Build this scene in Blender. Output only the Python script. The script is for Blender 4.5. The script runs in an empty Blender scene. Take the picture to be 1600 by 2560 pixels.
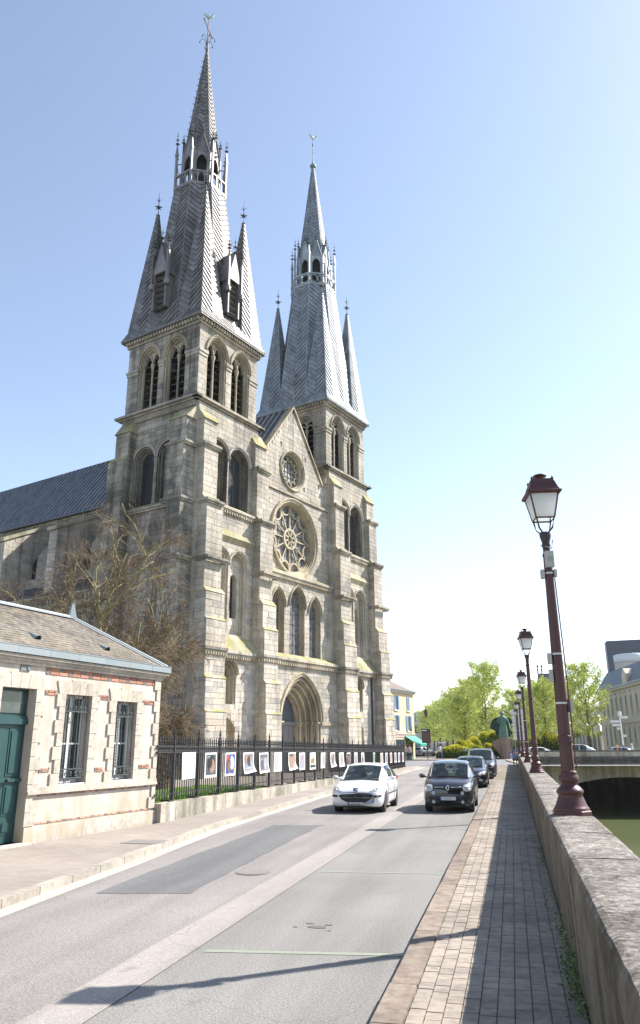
import bpy, bmesh, math, random
from mathutils import Vector, Matrix
R_ = math.radians
rnd = random.Random(7)
S = bpy.context.scene
COL = S.collection

# ------------------------------------------------------------------ camera
cam_d = bpy.data.cameras.new('camera'); cam = bpy.data.objects.new('camera', cam_d); COL.objects.link(cam)
cam_d.sensor_fit = 'VERTICAL'; cam_d.sensor_height = 36.0; cam_d.sensor_width = 24.0
cam_d.lens = 1871.0/2560.0*36.0
cam_d.clip_start = 0.1; cam_d.clip_end = 6000.0
YAW, PIT, ROLL = R_(13.7), R_(17.13), R_(0.3)
CAMPOS = Vector((0, 0, 2.16))
fw = Vector((-math.sin(YAW)*math.cos(PIT), math.cos(YAW)*math.cos(PIT), math.sin(PIT)))
rt = Vector((math.cos(YAW), math.sin(YAW), 0)); up = rt.cross(fw)
RT = rt*math.cos(ROLL)-up*math.sin(ROLL); UP = up*math.cos(ROLL)+rt*math.sin(ROLL)
m3 = Matrix((RT, UP, -fw)).transposed()
cam.matrix_world = Matrix.Translation(CAMPOS) @ m3.to_4x4()
S.camera = cam
S.render.resolution_x = 640; S.render.resolution_y = 1024

# ------------------------------------------------------------------ sky, sun, exposure
SUN_DIR = Vector((0.80, 0.64, 1.0)).normalized()
SUN_EL = math.asin(SUN_DIR.z); SUN_AZ = math.atan2(SUN_DIR.x, SUN_DIR.y)
W = bpy.data.worlds.new('World'); S.world = W; W.use_nodes = True
wn = W.node_tree; wn.nodes.clear()
sky = wn.nodes.new('ShaderNodeTexSky'); sky.sky_type = 'NISHITA'; sky.sun_disc = False
sky.sun_elevation = SUN_EL; sky.sun_rotation = SUN_AZ
sky.altitude = 80; sky.air_density = 1.0; sky.dust_density = .45; sky.ozone_density = 1.3
bg = wn.nodes.new('ShaderNodeBackground'); bg.inputs['Strength'].default_value = 0.12
wo = wn.nodes.new('ShaderNodeOutputWorld')
hsv = wn.nodes.new('ShaderNodeHueSaturation'); hsv.inputs['Saturation'].default_value = .83
wn.links.new(sky.outputs[0], hsv.inputs['Color']); wn.links.new(hsv.outputs[0], bg.inputs['Color']); wn.links.new(bg.outputs[0], wo.inputs['Surface'])
sun_d = bpy.data.lights.new('sun', 'SUN'); sun_d.energy = 5.0; sun_d.angle = R_(0.53); sun_d.color = (1.0, 0.945, 0.87)
sun = bpy.data.objects.new('sun', sun_d); COL.objects.link(sun)
sun.rotation_euler = (-SUN_DIR).to_track_quat('-Z', 'Y').to_euler()
S.view_settings.view_transform = 'Standard'; S.view_settings.look = 'None'
S.view_settings.exposure = 1.12; S.view_settings.gamma = 1.0
S.view_settings.use_curve_mapping = False
S.render.engine = 'CYCLES'
S.cycles.use_denoising = True
S.cycles.max_bounces = 6; S.cycles.diffuse_bounces = 3; S.cycles.glossy_bounces = 3
S.cycles.transparent_max_bounces = 8; S.cycles.transmission_bounces = 4
S.cycles.caustics_reflective = False; S.cycles.caustics_refractive = False

# ------------------------------------------------------------------ object helpers
def prop(o, label=None, cat=None, group=None, kind=None):
    if label: o['label'] = label
    if cat: o['category'] = cat
    if group: o['group'] = group
    if kind: o['kind'] = kind
    return o
def empty(name, loc=(0, 0, 0), rz=0.0, label=None, cat=None, group=None, parent=None):
    o = bpy.data.objects.new(name, None); COL.objects.link(o)
    o.location = loc; o.rotation_euler = (0, 0, rz); o.empty_display_size = .2
    if parent: o.parent = parent
    return prop(o, label, cat, group)
def link_mesh(name, me, parent=None):
    o = bpy.data.objects.new(name, me); COL.objects.link(o)
    if parent: o.parent = parent
    return o
def copy_tree(o, parent=None):
    c = o.copy(); COL.objects.link(c)
    c.parent = parent
    for ch in list(o.children): copy_tree(ch, c)
    return c

class MB:
    """collects faces and links them as one mesh object"""
    def __init__(s): s.marks = []; s.v = []; s.f = []; s.mi = []; s.cur = 0; s.smooth = set()
    def add(s, vs, fs, smooth=False):
        b = len(s.v); s.v.extend(tuple(p) for p in vs)
        for f in fs:
            if smooth: s.smooth.add(len(s.f))
            s.f.append(tuple(b+i for i in f)); s.mi.append(s.cur)
        return s
    def box(s, x0, x1, y0, y1, z0, z1, M=None):
        vs = [Vector((x, y, z)) for x in (x0, x1) for y in (y0, y1) for z in (z0, z1)]
        if M is not None: vs = [M @ p for p in vs]
        return s.add(vs, [(0, 1, 3, 2), (4, 6, 7, 5), (0, 4, 5, 1), (2, 3, 7, 6), (0, 2, 6, 4), (1, 5, 7, 3)])
    def cbox(s, c, d, M=None):
        return s.box(c[0]-d[0]/2, c[0]+d[0]/2, c[1]-d[1]/2, c[1]+d[1]/2, c[2]-d[2]/2, c[2]+d[2]/2, M)
    def quad(s, a, b, c, d): return s.add([a, b, c, d], [(0, 1, 2, 3)])
    def poly(s, pts): return s.add(pts, [tuple(range(len(pts)))])
    def prism(s, pts, ext):
        n = len(pts); e = Vector(ext); vs = [Vector(p) for p in pts]+[Vector(p)+e for p in pts]
        fs = [tuple(range(n))[::-1], tuple(range(n, 2*n))]+[(i, (i+1) % n, n+(i+1) % n, n+i) for i in range(n)]
        return s.add(vs, fs)
    def lathe(s, prof, c=(0, 0, 0), n=12, M=None, cap=True, rot=0.0, smooth=True, flute=0.0):
        vs = []
        for r, z in prof:
            for k in range(n):
                a = 2*math.pi*k/n+rot; rr = r*(1-(flute if k % 2 else 0))
                p = Vector((c[0]+rr*math.cos(a), c[1]+rr*math.sin(a), c[2]+z)); vs.append(M @ p if M is not None else p)
        fs = []
        for i in range(len(prof)-1):
            for k in range(n):
                fs.append((i*n+k, i*n+(k+1) % n, (i+1)*n+(k+1) % n, (i+1)*n+k))
        s.add(vs, fs, smooth)
        if cap:
            b = len(vs)
            s.add([vs[k] for k in range(n)], [tuple(range(n))[::-1]]); s.add([vs[b-n+k] for k in range(n)], [tuple(range(n))])
        return s
    def tube(s, pts, r, n=6, r2=None, smooth=True, closed=False):
        P = [Vector(p) for p in pts]; m = len(P); vs = []
        for i, p in enumerate(P):
            if closed: t = P[(i+1) % m]-P[i-1]
            else: t = P[min(i+1, m-1)]-P[max(i-1, 0)]
            if t.length < 1e-9: t = Vector((0, 0, 1))
            t.normalize(); a = Vector((0, 0, 1)) if abs(t.z) < .9 else Vector((1, 0, 0))
            x = t.cross(a).normalized(); y = t.cross(x)
            rr = r if r2 is None else r+(r2-r)*i/max(m-1, 1)
            if isinstance(r, (list, tuple)): rr = r[i]
            for k in range(n):
                an = 2*math.pi*k/n; vs.append(p+x*rr*math.cos(an)+y*rr*math.sin(an))
        fs = []
        for i in range(m if closed else m-1):
            j = (i+1) % m
            for k in range(n): fs.append((i*n+k, i*n+(k+1) % n, j*n+(k+1) % n, j*n+k))
        s.add(vs, fs, smooth)
        if not closed: s.add(vs[:n], [tuple(range(n))]); s.add(vs[-n:], [tuple(range(n))[::-1]])
        return s
    def sphere(s, c, r, n=8, m=6, sc=(1, 1, 1)):
        prof = [(math.sin(math.pi*i/m), -math.cos(math.pi*i/m)) for i in range(m+1)]
        M = Matrix.Translation(c) @ Matrix.Diagonal((r*sc[0], r*sc[1], r*sc[2], 1))
        prof[0] = (.001, -1); prof[-1] = (.001, 1)
        return s.lathe(prof, n=n, M=M, cap=False)
    def mesh(s, name, mats):
        me = bpy.data.meshes.new(name); me.from_pydata(s.v, [], s.f)
        for m in (mats if isinstance(mats, (list, tuple)) else [mats]): me.materials.append(m)
        if any(s.mi): me.polygons.foreach_set('material_index', s.mi)
        if s.smooth:
            me.polygons.foreach_set('use_smooth', [i in s.smooth for i in range(len(s.f))])
        me.update(); return me
    def build(s, name, mats, parent=None): return link_mesh(name, s.mesh(name, mats), parent)
    def mark(s): s.marks.append((len(s.v), len(s.f)))
    def build_each(s, name, mats, parent=None):
        """one object per marked piece"""
        ms = s.marks+[(len(s.v), len(s.f))]
        if ms[0][1] > 0: ms = [(0, 0)]+ms
        for (va, fa), (vb, fb) in zip(ms, ms[1:]):
            if fb > fa: MB().add(s.v[va:vb], [tuple(i-va for i in f) for f in s.f[fa:fb]]).build(name, mats, parent)

UNIT = {}
def unit_box(mat):
    if mat.name not in UNIT: UNIT[mat.name] = MB().box(-.5, .5, -.5, .5, -.5, .5).mesh('block', mat)
    return UNIT[mat.name]
CORN = [Vector((x, y, z)) for x in (-.5, .5) for y in (-.5, .5) for z in (-.5, .5)]
CF = [(0, 1, 3, 2), (4, 6, 7, 5), (0, 4, 5, 1), (2, 3, 7, 6), (0, 2, 6, 4), (1, 5, 7, 3)]
def seen_size(p, area):
    d = p-CAMPOS; z = d.dot(fw)
    if z < .5: return 0
    x = 1871*d.dot(RT)/z; y = 1871*d.dot(UP)/z
    if abs(x) > 830 or abs(y) > 1310: return 0
    return area/(z*z)
def blocks(name, mats4, mat, parent, keep=300, rest='masonry', wm=None):
    """unit boxes by matrix (parent space): the KEEP that show largest become objects, the rest one stuff mesh"""
    wm = wm or (parent.matrix_basis if parent and not parent.parent else (parent.parent.matrix_basis if parent else Matrix()))
    def wt(M):
        s = sorted(M.col[i].to_3d().length for i in range(3))
        return seen_size(wm @ M.translation, s[1]*s[2])
    order = sorted(range(len(mats4)), key=lambda i: -wt(mats4[i]))
    me = unit_box(mat)
    for i in order[:keep]:
        o = link_mesh(name, me, parent); o.matrix_local = mats4[i]
    if len(order) > keep:
        mb = MB()
        for i in order[keep:]: mb.add([mats4[i] @ c for c in CORN], CF)
        o = mb.build(rest, mat, parent); o['kind'] = 'stuff'
def shards(name, plist, mat, parent, keep=300, rest='pieces', wm=None):
    """free-form pieces (verts, faces)"""
    wm = wm or Matrix()
    def wt(p):
        c = sum((Vector(v) for v in p[0]), Vector())/len(p[0]); e = max((Vector(v)-c).length for v in p[0])
        return seen_size(wm @ c, e*e)
    order = sorted(range(len(plist)), key=lambda i: -wt(plist[i]))
    for i in order[:keep]:
        MB().add(*plist[i]).build(name, mat, parent)
    if len(order) > keep:
        mb = MB()
        for i in order[keep:]: mb.add(*plist[i])
        o = mb.build(rest, mat, parent); o['kind'] = 'stuff'
def TS(c, d, rz=0.0):
    return Matrix.Translation(c) @ Matrix.Rotation(rz, 4, 'Z') @ Matrix.Diagonal((d[0], d[1], d[2], 1))

# ------------------------------------------------------------------ materials
class NT:
    def __init__(s, name):
        s.m = bpy.data.materials.new(name); s.m.use_nodes = True; s.t = s.m.node_tree; s.t.nodes.clear()
        s.o = s.n('ShaderNodeOutputMaterial'); s.b = s.n('ShaderNodeBsdfPrincipled'); s.l(s.b.outputs[0], s.o.inputs[0])
    def n(s, t, **k):
        x = s.t.nodes.new(t)
        for a, v in k.items(): setattr(x, a, v)
        return x
    def l(s, a, b): s.t.links.new(a, b)
    def pos(s):
        if not hasattr(s, '_g'): s._g = s.n('ShaderNodeNewGeometry')
        return s._g.outputs['Position']
    def rand(s):
        s.pos(); oi = s.n('ShaderNodeObjectInfo')
        return s.math('FRACT', s.math('ADD', s._g.outputs['Random Per Island'], oi.outputs['Random']))
    def math(s, op, a, b=None, c=None, clamp=False):
        x = s.n('ShaderNodeMath', operation=op); x.use_clamp = clamp
        for i, v in enumerate((a, b, c)):
            if v is None: continue
            if hasattr(v, 'links'): s.l(v, x.inputs[i])
            else: x.inputs[i].default_value = v
        return x.outputs[0]
    def mapv(s, vec, sc):
        x = s.n('ShaderNodeVectorMath', operation='MULTIPLY'); s.l(vec, x.inputs[0]); x.inputs[1].default_value = sc
        return x.outputs[0]
    def noise(s, scale, detail=4, vec=None, rough=.55):
        x = s.n('ShaderNodeTexNoise'); x.inputs['Scale'].default_value = scale; x.inputs['Detail'].default_value = detail
        x.inputs['Roughness'].default_value = rough
        s.l(vec if vec is not None else s.pos(), x.inputs['Vector']); return x.outputs[0]
    def ramp(s, f, stops, interp='LINEAR'):
        x = s.n('ShaderNodeValToRGB'); x.color_ramp.interpolation = interp; e = x.color_ramp.elements
        while len(e) < len(stops): e.new(.5)
        for i, (p, c) in enumerate(stops):
            e[i].position = p; e[i].color = (c, c, c, 1) if isinstance(c, (int, float)) else (c[0], c[1], c[2], 1)
        s.l(f, x.inputs[0]); return x.outputs[0]
    def mix(s, f, a, b, mode='MIX'):
        x = s.n('ShaderNodeMix', data_type='RGBA', blend_type=mode)
        for i, v in ((0, f), (6, a), (7, b)):
            if hasattr(v, 'links'): s.l(v, x.inputs[i])
            elif i == 0: x.inputs[0].default_value = v
            else: x.inputs[i].default_value = (v[0], v[1], v[2], 1)
        return x.outputs[2]
    def scale(s, col, f):
        x = s.n('ShaderNodeVectorMath', operation='SCALE')
        if hasattr(col, 'links'): s.l(col, x.inputs[0])
        else: x.inputs[0].default_value = col
        if hasattr(f, 'links'): s.l(f, x.inputs['Scale'])
        else: x.inputs['Scale'].default_value = f
        return x.outputs[0]
    def lin(s, f, lo, hi):   # maps 0..1 to lo..hi
        return s.math('MULTIPLY_ADD', f, hi-lo, lo)
    def bump(s, h, strength=.3, dist=.02):
        x = s.n('ShaderNodeBump'); x.inputs['Strength'].default_value = strength; x.inputs['Distance'].default_value = dist
        s.l(h, x.inputs['Height']); s.l(x.outputs[0], s.b.inputs['Normal'])
    def set(s, col=None, rough=.7, metal=0.0, spec=None):
        if col is not None:
            if hasattr(col, 'links'): s.l(col, s.b.inputs['Base Color'])
            else: s.b.inputs['Base Color'].default_value = (col[0], col[1], col[2], 1)
        if hasattr(rough, 'links'): s.l(rough, s.b.inputs['Roughness'])
        else: s.b.inputs['Roughness'].default_value = rough
        s.b.inputs['Metallic'].default_value = metal
        if spec is not None: s.b.inputs['Specular IOR Level'].default_value = spec
        return s.m
MATS = {}
def mat(name, col, rough=.7, metal=0.0, vary=.12, scale=3.0, isl=0.0, bump=0.0, bscale=30.0, spec=None):
    if name in MATS: return MATS[name]
    t = NT(name); f = t.lin(t.noise(scale, 5), 1-vary, 1+vary)
    if isl: f = t.math('MULTIPLY', f, t.lin(t.rand(), 1-isl, 1+isl))
    c = t.scale(col, f)
    if bump: t.bump(t.noise(bscale, 4), bump)
    MATS[name] = t.set(c, rough, metal, spec); return MATS[name]
def stone(name, tones, grime=.45, streak=.35, moss=.6, gs=.35, mosscol=(.24, .22, .07), bump=.25, fine=6.0, weather=0.0):
    t = NT(name); n = len(tones)
    c = t.ramp(t.rand(), [(i/n, tn) for i, tn in enumerate(tones)], 'CONSTANT')
    c = t.mix(t.ramp(t.noise(fine, 6), [(.3, 0), (.7, .45)]), c, (.42, .38, .30))
    g = t.ramp(t.noise(gs, 6), [(.38, 1-grime), (.58, 1)])
    st = t.ramp(t.noise(1.0, 5, t.mapv(t.pos(), (1.6, 1.6, .13))), [(.36, 1-streak), (.55, 1)])
    fn = t.ramp(t.noise(9.0, 6), [(.30, .78), (.55, 1.08)])
    if weather:   # the upper stages are greyer than the cleaned lower ones
        szz = t.n('ShaderNodeSeparateXYZ'); t.l(t.pos(), szz.inputs[0])
        wz = t.math('MULTIPLY', t.ramp(t.math('MULTIPLY_ADD', t.noise(.25, 5), 14.0, t.math('SUBTRACT', szz.outputs[2], 7.0)), [(0.0, 0), (1.0, 1)]), 1.0)
        wz = t.math('MULTIPLY', t.math('DIVIDE', t.math('MULTIPLY_ADD', t.noise(.25, 5), 16.0, t.math('SUBTRACT', szz.outputs[2], 10.0)), 18.0, None, True), weather)
        c = t.mix(wz, c, (.27, .25, .21))
    if weather:
        rn = t.ramp(t.noise(1.0, 4, t.mapv(t.pos(), (2.6, 2.6, .07))), [(.58, 1), (.70, .42)]); rm_ = t.ramp(t.noise(.16, 4), [(.42, 0), (.60, 1)])
        c = t.mix(rm_, c, t.mix(1, c, rn, 'MULTIPLY'))
    c = t.mix(1, c, g, 'MULTIPLY'); c = t.mix(1, c, st, 'MULTIPLY'); c = t.mix(1, c, fn, 'MULTIPLY')
    if moss:
        geo = t._g; sx = t.n('ShaderNodeSeparateXYZ'); t.l(geo.outputs['True Normal'], sx.inputs[0])
        up_ = t.ramp(sx.outputs[2], [(.25, 0), (.6, 1)])
        mk = t.math('MULTIPLY', up_, t.ramp(t.noise(1.3, 5), [(.4, 0), (.6, moss)]))
        pat = t.math('MULTIPLY', t.ramp(t.noise(.6, 6), [(.66, 0), (.76, .4)]), t.ramp(t.noise(4, 5), [(.4, 0), (.6, 1)]))
        c = t.mix(t.math('MAXIMUM', mk, pat), c, mosscol)
    t.bump(t.noise(14, 6), bump, .03)
    MATS[name] = t.set(c, .9, 0, .25); return MATS[name]
# ------------------------------------------------------------------ the materials of the place
STONE = stone('church limestone', [(.68, .605, .515), (.57, .53, .475), (.72, .655, .575), (.62, .535, .435), (.46, .435, .40), (.74, .67, .585), (.58, .53, .47), (.66, .57, .465)], grime=.28, streak=.24, weather=.42)
MORTAR = stone('church mortar', [(.66, .61, .53)], grime=.35, streak=.3, moss=.4, weather=.3)
STONED = stone('black crusted and shade darkened limestone', [(.48, .445, .39), (.37, .35, .315), (.54, .50, .43), (.31, .295, .27), (.43, .39, .335), (.25, .24, .22)], grime=.5, streak=.5, weather=.25)  # darker stone and mortar for the shaded face: black crust plus painted shade
MORTARD = stone('black crusted and shade darkened mortar', [(.44, .41, .36)], grime=.45, streak=.5, moss=.4, weather=.25)
CARVED = stone('carved warm limestone', [(.62, .52, .36), (.58, .50, .37), (.65, .57, .44), (.54, .47, .36)], grime=.35, streak=.3, moss=.5, weather=.35)
DARKST = stone('weathered dark limestone', [(.36, .34, .29), (.43, .40, .33), (.30, .28, .25), (.48, .43, .34)], grime=.45, streak=.4, moss=.8)
MOSSY = stone('mossy weathering stone', [(.46, .42, .28), (.50, .45, .32), (.40, .38, .26)], grime=.35, streak=.3, moss=.9)
def lead(name, base, isl, metal=.35):
    t = NT(name); f = t.math('MULTIPLY', t.lin(t.rand(), 1-isl, 1+isl), t.ramp(t.noise(1.2, 6), [(.3, .75), (.7, 1.12)]))
    f = t.math('MULTIPLY', f, t.ramp(t.noise(1.0, 4, t.mapv(t.pos(), (3, 3, .4))), [(.35, .78), (.55, 1.05)]))
    t.bump(t.noise(9, 4), .2, .02)
    MATS[name] = t.set(t.scale(base, f), .55, metal); return MATS[name]
LEAD = lead('aged lead sheet', (.19, .179, .177), .32, .1)
LEAD2 = lead('newer lead sheet', (.25, .28, .315), .18, .1)
LEADTRIM = lead('lead trim', (.25, .243, .245), .1, .1)
LEADTRIM2 = lead('pale lead trim', (.36, .40, .43), .1, .1)
ZINC = lead('dark zinc roof', (.085, .096, .112), .1, .15)
ZINCSEAM = lead('zinc standing seam', (.33, .36, .40), .05, .3)
IRON = mat('dark wrought iron', (.028, .028, .032), .55, .2, .2)
GREENIRON = mat('verdigris iron finial', (.05, .06, .05), .6, .2, .3)
COPPER = mat('verdigris copper', (.42, .62, .52), .6, .1, .2)
def glassmat(name, col, rough=.08, vary=.5):
    t = NT(name); f = t.ramp(t.noise(3.0, 4), [(.3, 1-vary), (.7, 1+vary)])
    t.bump(t.noise(2.5, 2), .06, .05)
    MATS[name] = t.set(t.scale(col, t.math('MULTIPLY', f, t.lin(t.rand(), .7, 1.3))), rough, 0, .6); return MATS[name]
CHGLASS = mat('leaded church glass', (.035, .037, .045), .45, 0, .3, 2, .2, 0, 30, .25)
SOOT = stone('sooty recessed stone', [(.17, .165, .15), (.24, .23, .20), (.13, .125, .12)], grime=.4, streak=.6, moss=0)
LANGLASS = glassmat('grimy lancet glass', (.15, .145, .15), .5, .3)
PALEGLASS = glassmat('pale rose glass', (.29, .27, .265), .6, .25)
BLACK = mat('unlit interior', (.012, .012, .013), .9, 0, .2)
LOUVRE = mat('slate louvre', (.10, .095, .09), .8, 0, .3, 4, .2)
DOORWOOD = mat('weathered door planks', (.21, .195, .19), .8, 0, .2, 5, .15, .2, 20)
def asphalt(name, base, big=.12, speck=.35, crack=True):
    t = NT(name)
    c = t.scale(base, t.math('MULTIPLY', t.ramp(t.noise(.35, 5), [(.3, 1-big), (.7, 1+big)]), t.ramp(t.noise(45, 5, None, .7), [(.32, 1-speck*1.3), (.68, 1+speck*1.3)])))
    st = t.ramp(t.noise(1.0, 4, t.mapv(t.pos(), (1.6, .12, 1))), [(.35, .86), (.6, 1.05)])
    c = t.mix(1, c, st, 'MULTIPLY')
    spots = t.ramp(t.noise(1.1, 3), [(.70, 1), (.78, .62)])
    c = t.mix(1, c, spots, 'MULTIPLY')
    if crack:
        v = t.n('ShaderNodeTexVoronoi', feature='DISTANCE_TO_EDGE'); v.inputs['Scale'].default_value = .22
        dv = t.n('ShaderNodeVectorMath', operation='ADD'); nz = t.n('ShaderNodeTexNoise'); nz.inputs['Scale'].default_value = 1.4; nz.inputs['Detail'].default_value = 6
        t.l(t.pos(), nz.inputs['Vector']); t.l(t.pos(), dv.inputs[0]); t.l(nz.outputs['Color'], dv.inputs[1]); t.l(dv.outputs[0], v.inputs['Vector'])
        c = t.mix(1, c, t.ramp(v.outputs[0], [(0.0, .82), (.004, 1)]), 'MULTIPLY')
    t.bump(t.noise(90, 3), .5, .012)
    MATS[name] = t.set(c, .88, 0, .3); return MATS[name]
ROADPINK = asphalt('worn pinkish asphalt', (.224, .207, .197))
ROADGREY = asphalt('grey parking lane asphalt', (.205, .198, .185))
PATCH = asphalt('darker asphalt patch', (.135, .135, .138), .06, .25, False)
CONC = asphalt('concrete channel', (.29, .265, .242), .1, .2)
GUTTER = asphalt('pale gutter concrete', (.40, .37, .335), .1, .2, False)
FARROAD = asphalt('square asphalt', (.19, .19, .20), .1, .2, False)
def sidewalk():
    t = NT('small sidewalk pavers'); b = t.n('ShaderNodeTexBrick'); b.inputs['Scale'].default_value = 1.0
    b.inputs['Color1'].default_value = (.262, .225, .198, 1); b.inputs['Color2'].default_value = (.305, .268, .236, 1); b.inputs['Mortar'].default_value = (.24, .21, .185, 1)
    b.inputs['Brick Width'].default_value = .22; b.inputs['Row Height'].default_value = .11; b.inputs['Mortar Size'].default_value = .006; b.inputs['Bias'].default_value = 0
    t.l(t.pos(), b.inputs['Vector'])
    c = t.mix(1, b.outputs['Color'], t.ramp(t.noise(.5, 6), [(.3, .82), (.7, 1.1)]), 'MULTIPLY')
    c = t.mix(1, c, t.ramp(t.noise(40, 4), [(.3, .85), (.7, 1.12)]), 'MULTIPLY')
    t.bump(b.outputs['Fac'], .3, .01); MATS['sw'] = t.set(c, .9, 0, .3); return t.m
SIDEWALK = sidewalk()
PAVER = stone('footpath paver', [(.30, .252, .218), (.275, .235, .206), (.325, .276, .238), (.255, .222, .20), (.29, .243, .206)], grime=.2, streak=.1, moss=0, gs=.8)
PAVERDARK = stone('footpath paver joint', [(.155, .14, .125)], grime=.3, streak=.1, moss=.3)
KERB = stone('kerb stone', [(.195, .145, .12), (.22, .17, .14), (.18, .138, .117)], grime=.25, streak=.1, moss=0)
KERBL = stone('pale kerb stone', [(.33, .30, .27), (.37, .34, .30), (.35, .31, .27)], grime=.25, streak=.1, moss=0)
def parapetmat():
    t = NT('lichened parapet stone')
    c = t.ramp(t.math('ADD', t.math('MULTIPLY', t.noise(22, 7, None, .7), .7), t.math('MULTIPLY', t.noise(4, 5), .3)), [(.36, (.085, .075, .065)), (.46, (.20, .178, .155)), (.54, (.33, .30, .265)), (.64, (.50, .47, .43))])
    c = t.mix(1, c, t.ramp(t.noise(1.2, 5), [(.35, .7), (.65, 1.1)]), 'MULTIPLY')
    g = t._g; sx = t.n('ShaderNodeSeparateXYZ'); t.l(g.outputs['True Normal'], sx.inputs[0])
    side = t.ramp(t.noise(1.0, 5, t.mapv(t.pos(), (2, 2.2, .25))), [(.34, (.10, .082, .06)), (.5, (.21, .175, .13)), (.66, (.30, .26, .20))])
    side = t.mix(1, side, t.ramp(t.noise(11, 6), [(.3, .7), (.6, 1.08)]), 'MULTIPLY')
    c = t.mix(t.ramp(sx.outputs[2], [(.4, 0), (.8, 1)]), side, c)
    t.bump(t.noise(16, 8, None, .7), 1.0, .05)
    return t.set(c, .95, 0, .2)
PARAPET = parapetmat()
QUAY = stone('quay wall stone', [(.33, .29, .22), (.28, .25, .2), (.36, .32, .25)], grime=.4, streak=.5, moss=.5)
BRIDGEST = stone('bridge limestone', [(.62, .55, .44), (.58, .52, .41), (.65, .58, .47)], grime=.3, streak=.4, moss=0, gs=.6)
BRIDGEDK = stone('blackened cornice and shade darkened vault', [(.075, .07, .065), (.10, .09, .085), (.06, .055, .05)], grime=.3, streak=.3, moss=.2)
HOUSEST = stone('house ashlar', [(.50, .445, .38), (.545, .485, .415), (.47, .42, .355)], grime=.18, streak=.15, moss=0, gs=.8, bump=.12)
def render_wall():
    t = NT('old lime render'); n1 = t.noise(1.0, 6, t.mapv(t.pos(), (4, 4, .7)))
    c = t.mix(t.ramp(n1, [(.35, 0), (.65, 1)]), (.44, .39, .335), (.57, .52, .46))
    c = t.mix(t.ramp(t.noise(2.2, 6), [(.45, 0), (.7, .5)]), c, (.36, .29, .215))
    sz = t.n('ShaderNodeSeparateXYZ'); t.l(t.pos(), sz.inputs[0])
    low = t.math('MULTIPLY', t.ramp(t.math('MULTIPLY', sz.outputs[2], .6), [(.1, 1), (.75, 0)]), t.ramp(t.noise(2.5, 6), [(.35, 0), (.6, 1)]))
    c = t.mix(t.math('MULTIPLY', low, .7), c, (.36, .31, .20))
    t.bump(t.noise(25, 6), .15, .02); return t.set(c, .92, 0, .2)
RENDER = render_wall()
BRICK = mat('orange brick', (.36, .17, .112), .85, 0, .2, 8, .3)
BRICKDK = mat('dark glazed brick', (.16, .14, .15), .6, 0, .2, 8, .2)
BRICKPALE = mat('faded brick', (.42, .26, .19), .85, 0, .25, 6, .25)
SLATE = stone('weathered roof slate', [(.122, .105, .104), (.10, .088, .088), (.138, .118, .115), (.115, .098, .095), (.088, .078, .08)], grime=.3, streak=.1, moss=.25, gs=.8, mosscol=(.26, .22, .13))
ZINCPALE = mat('pale zinc flashing', (.25, .285, .295), .5, .2, .1, 2, .06)
PINKTRIM = mat('painted metal edge', (.30, .17, .17), .6)
TEAL = mat('dark teal paint', (.018, .062, .062), .4, 0, .25, 3)
WHITEPAINT = mat('white paint', (.72, .72, .72), .5, 0, .05)
GRILLE = mat('grey painted ironwork', (.065, .08, .08), .5, .3, .15)
DARKGLASS = glassmat('dark window glass', (.035, .05, .05), .04)
GRASS = mat('lawn soil', (.10, .16, .03), .95, 0, .3, 4)
GRASSBLADE = mat('grass blade', (.20, .34, .05), .7, 0, .3, 2, .3)
LAMPRED = mat('oxblood lamp paint', (.075, .024, .023), .42, .1, .15, 6)
LAMPDK = mat('dark lamp metal', (.045, .03, .03), .5, .2, .2)
def opal():
    t = NT('frosted lantern pane'); b = t.b
    t.set((.78, .80, .82), .3, 0, .4); tr = t.n('ShaderNodeBsdfTranslucent'); tr.inputs['Color'].default_value = (.86, .88, .9, 1); mx = t.n('ShaderNodeMixShader'); mx.inputs[0].default_value = .65
    t.l(b.outputs[0], mx.inputs[1]); t.l(tr.outputs[0], mx.inputs[2]); t.l(mx.outputs[0], t.o.inputs[0]); return t.m
OPAL = opal()
GREYBOX = mat('grey plastic box', (.42, .40, .38), .6)
STRAP = mat('steel strap', (.55, .54, .53), .45, .3)
# ------------------------------------------------------------------ ground, road, pavements, river
def sheet(name, pts, z, m, thick=0):
    mb = MB()
    if thick: mb.prism([(x, y, z-thick) for x, y in pts], (0, 0, thick))
    else: mb.poly([(x, y, z) for x, y in pts])
    o = mb.build(name, m); o['kind'] = 'structure'; return o
KL = [(-5.6, -8), (-6.3, 0), (-6.96, 10), (-7.23, 14.1), (-7.75, 20), (-8.0, 33), (-8.0, 71)]
def kx(y, off=0.0):
    for (xa, ya), (xb, yb) in zip(KL, KL[1:]):
        if ya <= y <= yb: return xa+(xb-xa)*(y-ya)/(yb-ya)+off
    return KL[-1][0]+off
sheet('ground', [(-3000, -60), (.6, -60), (.6, 95), (3000, 95), (3000, 4000), (-3000, 4000)], -.02, FARROAD)
sheet('parking_lane', [(-3.55, -8), (-1.1, -8), (-1.1, 78), (-3.55, 78)], 0.0, ROADGREY)
sheet('driving_lane', [(-3.95, -8), (-3.95, 74)]+[(x-.02, y) for x, y in KL[::-1]], 0.004, ROADPINK)
sheet('concrete_channel', [(-4.06, -8), (-3.53, -8), (-3.53, 72), (-4.06, 72)], 0.009, CONC)
sheet('gutter_strip', [(x, y) for x, y in KL]+[(x+.30, y) for x, y in KL[::-1]], 0.008, GUTTER)
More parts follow.
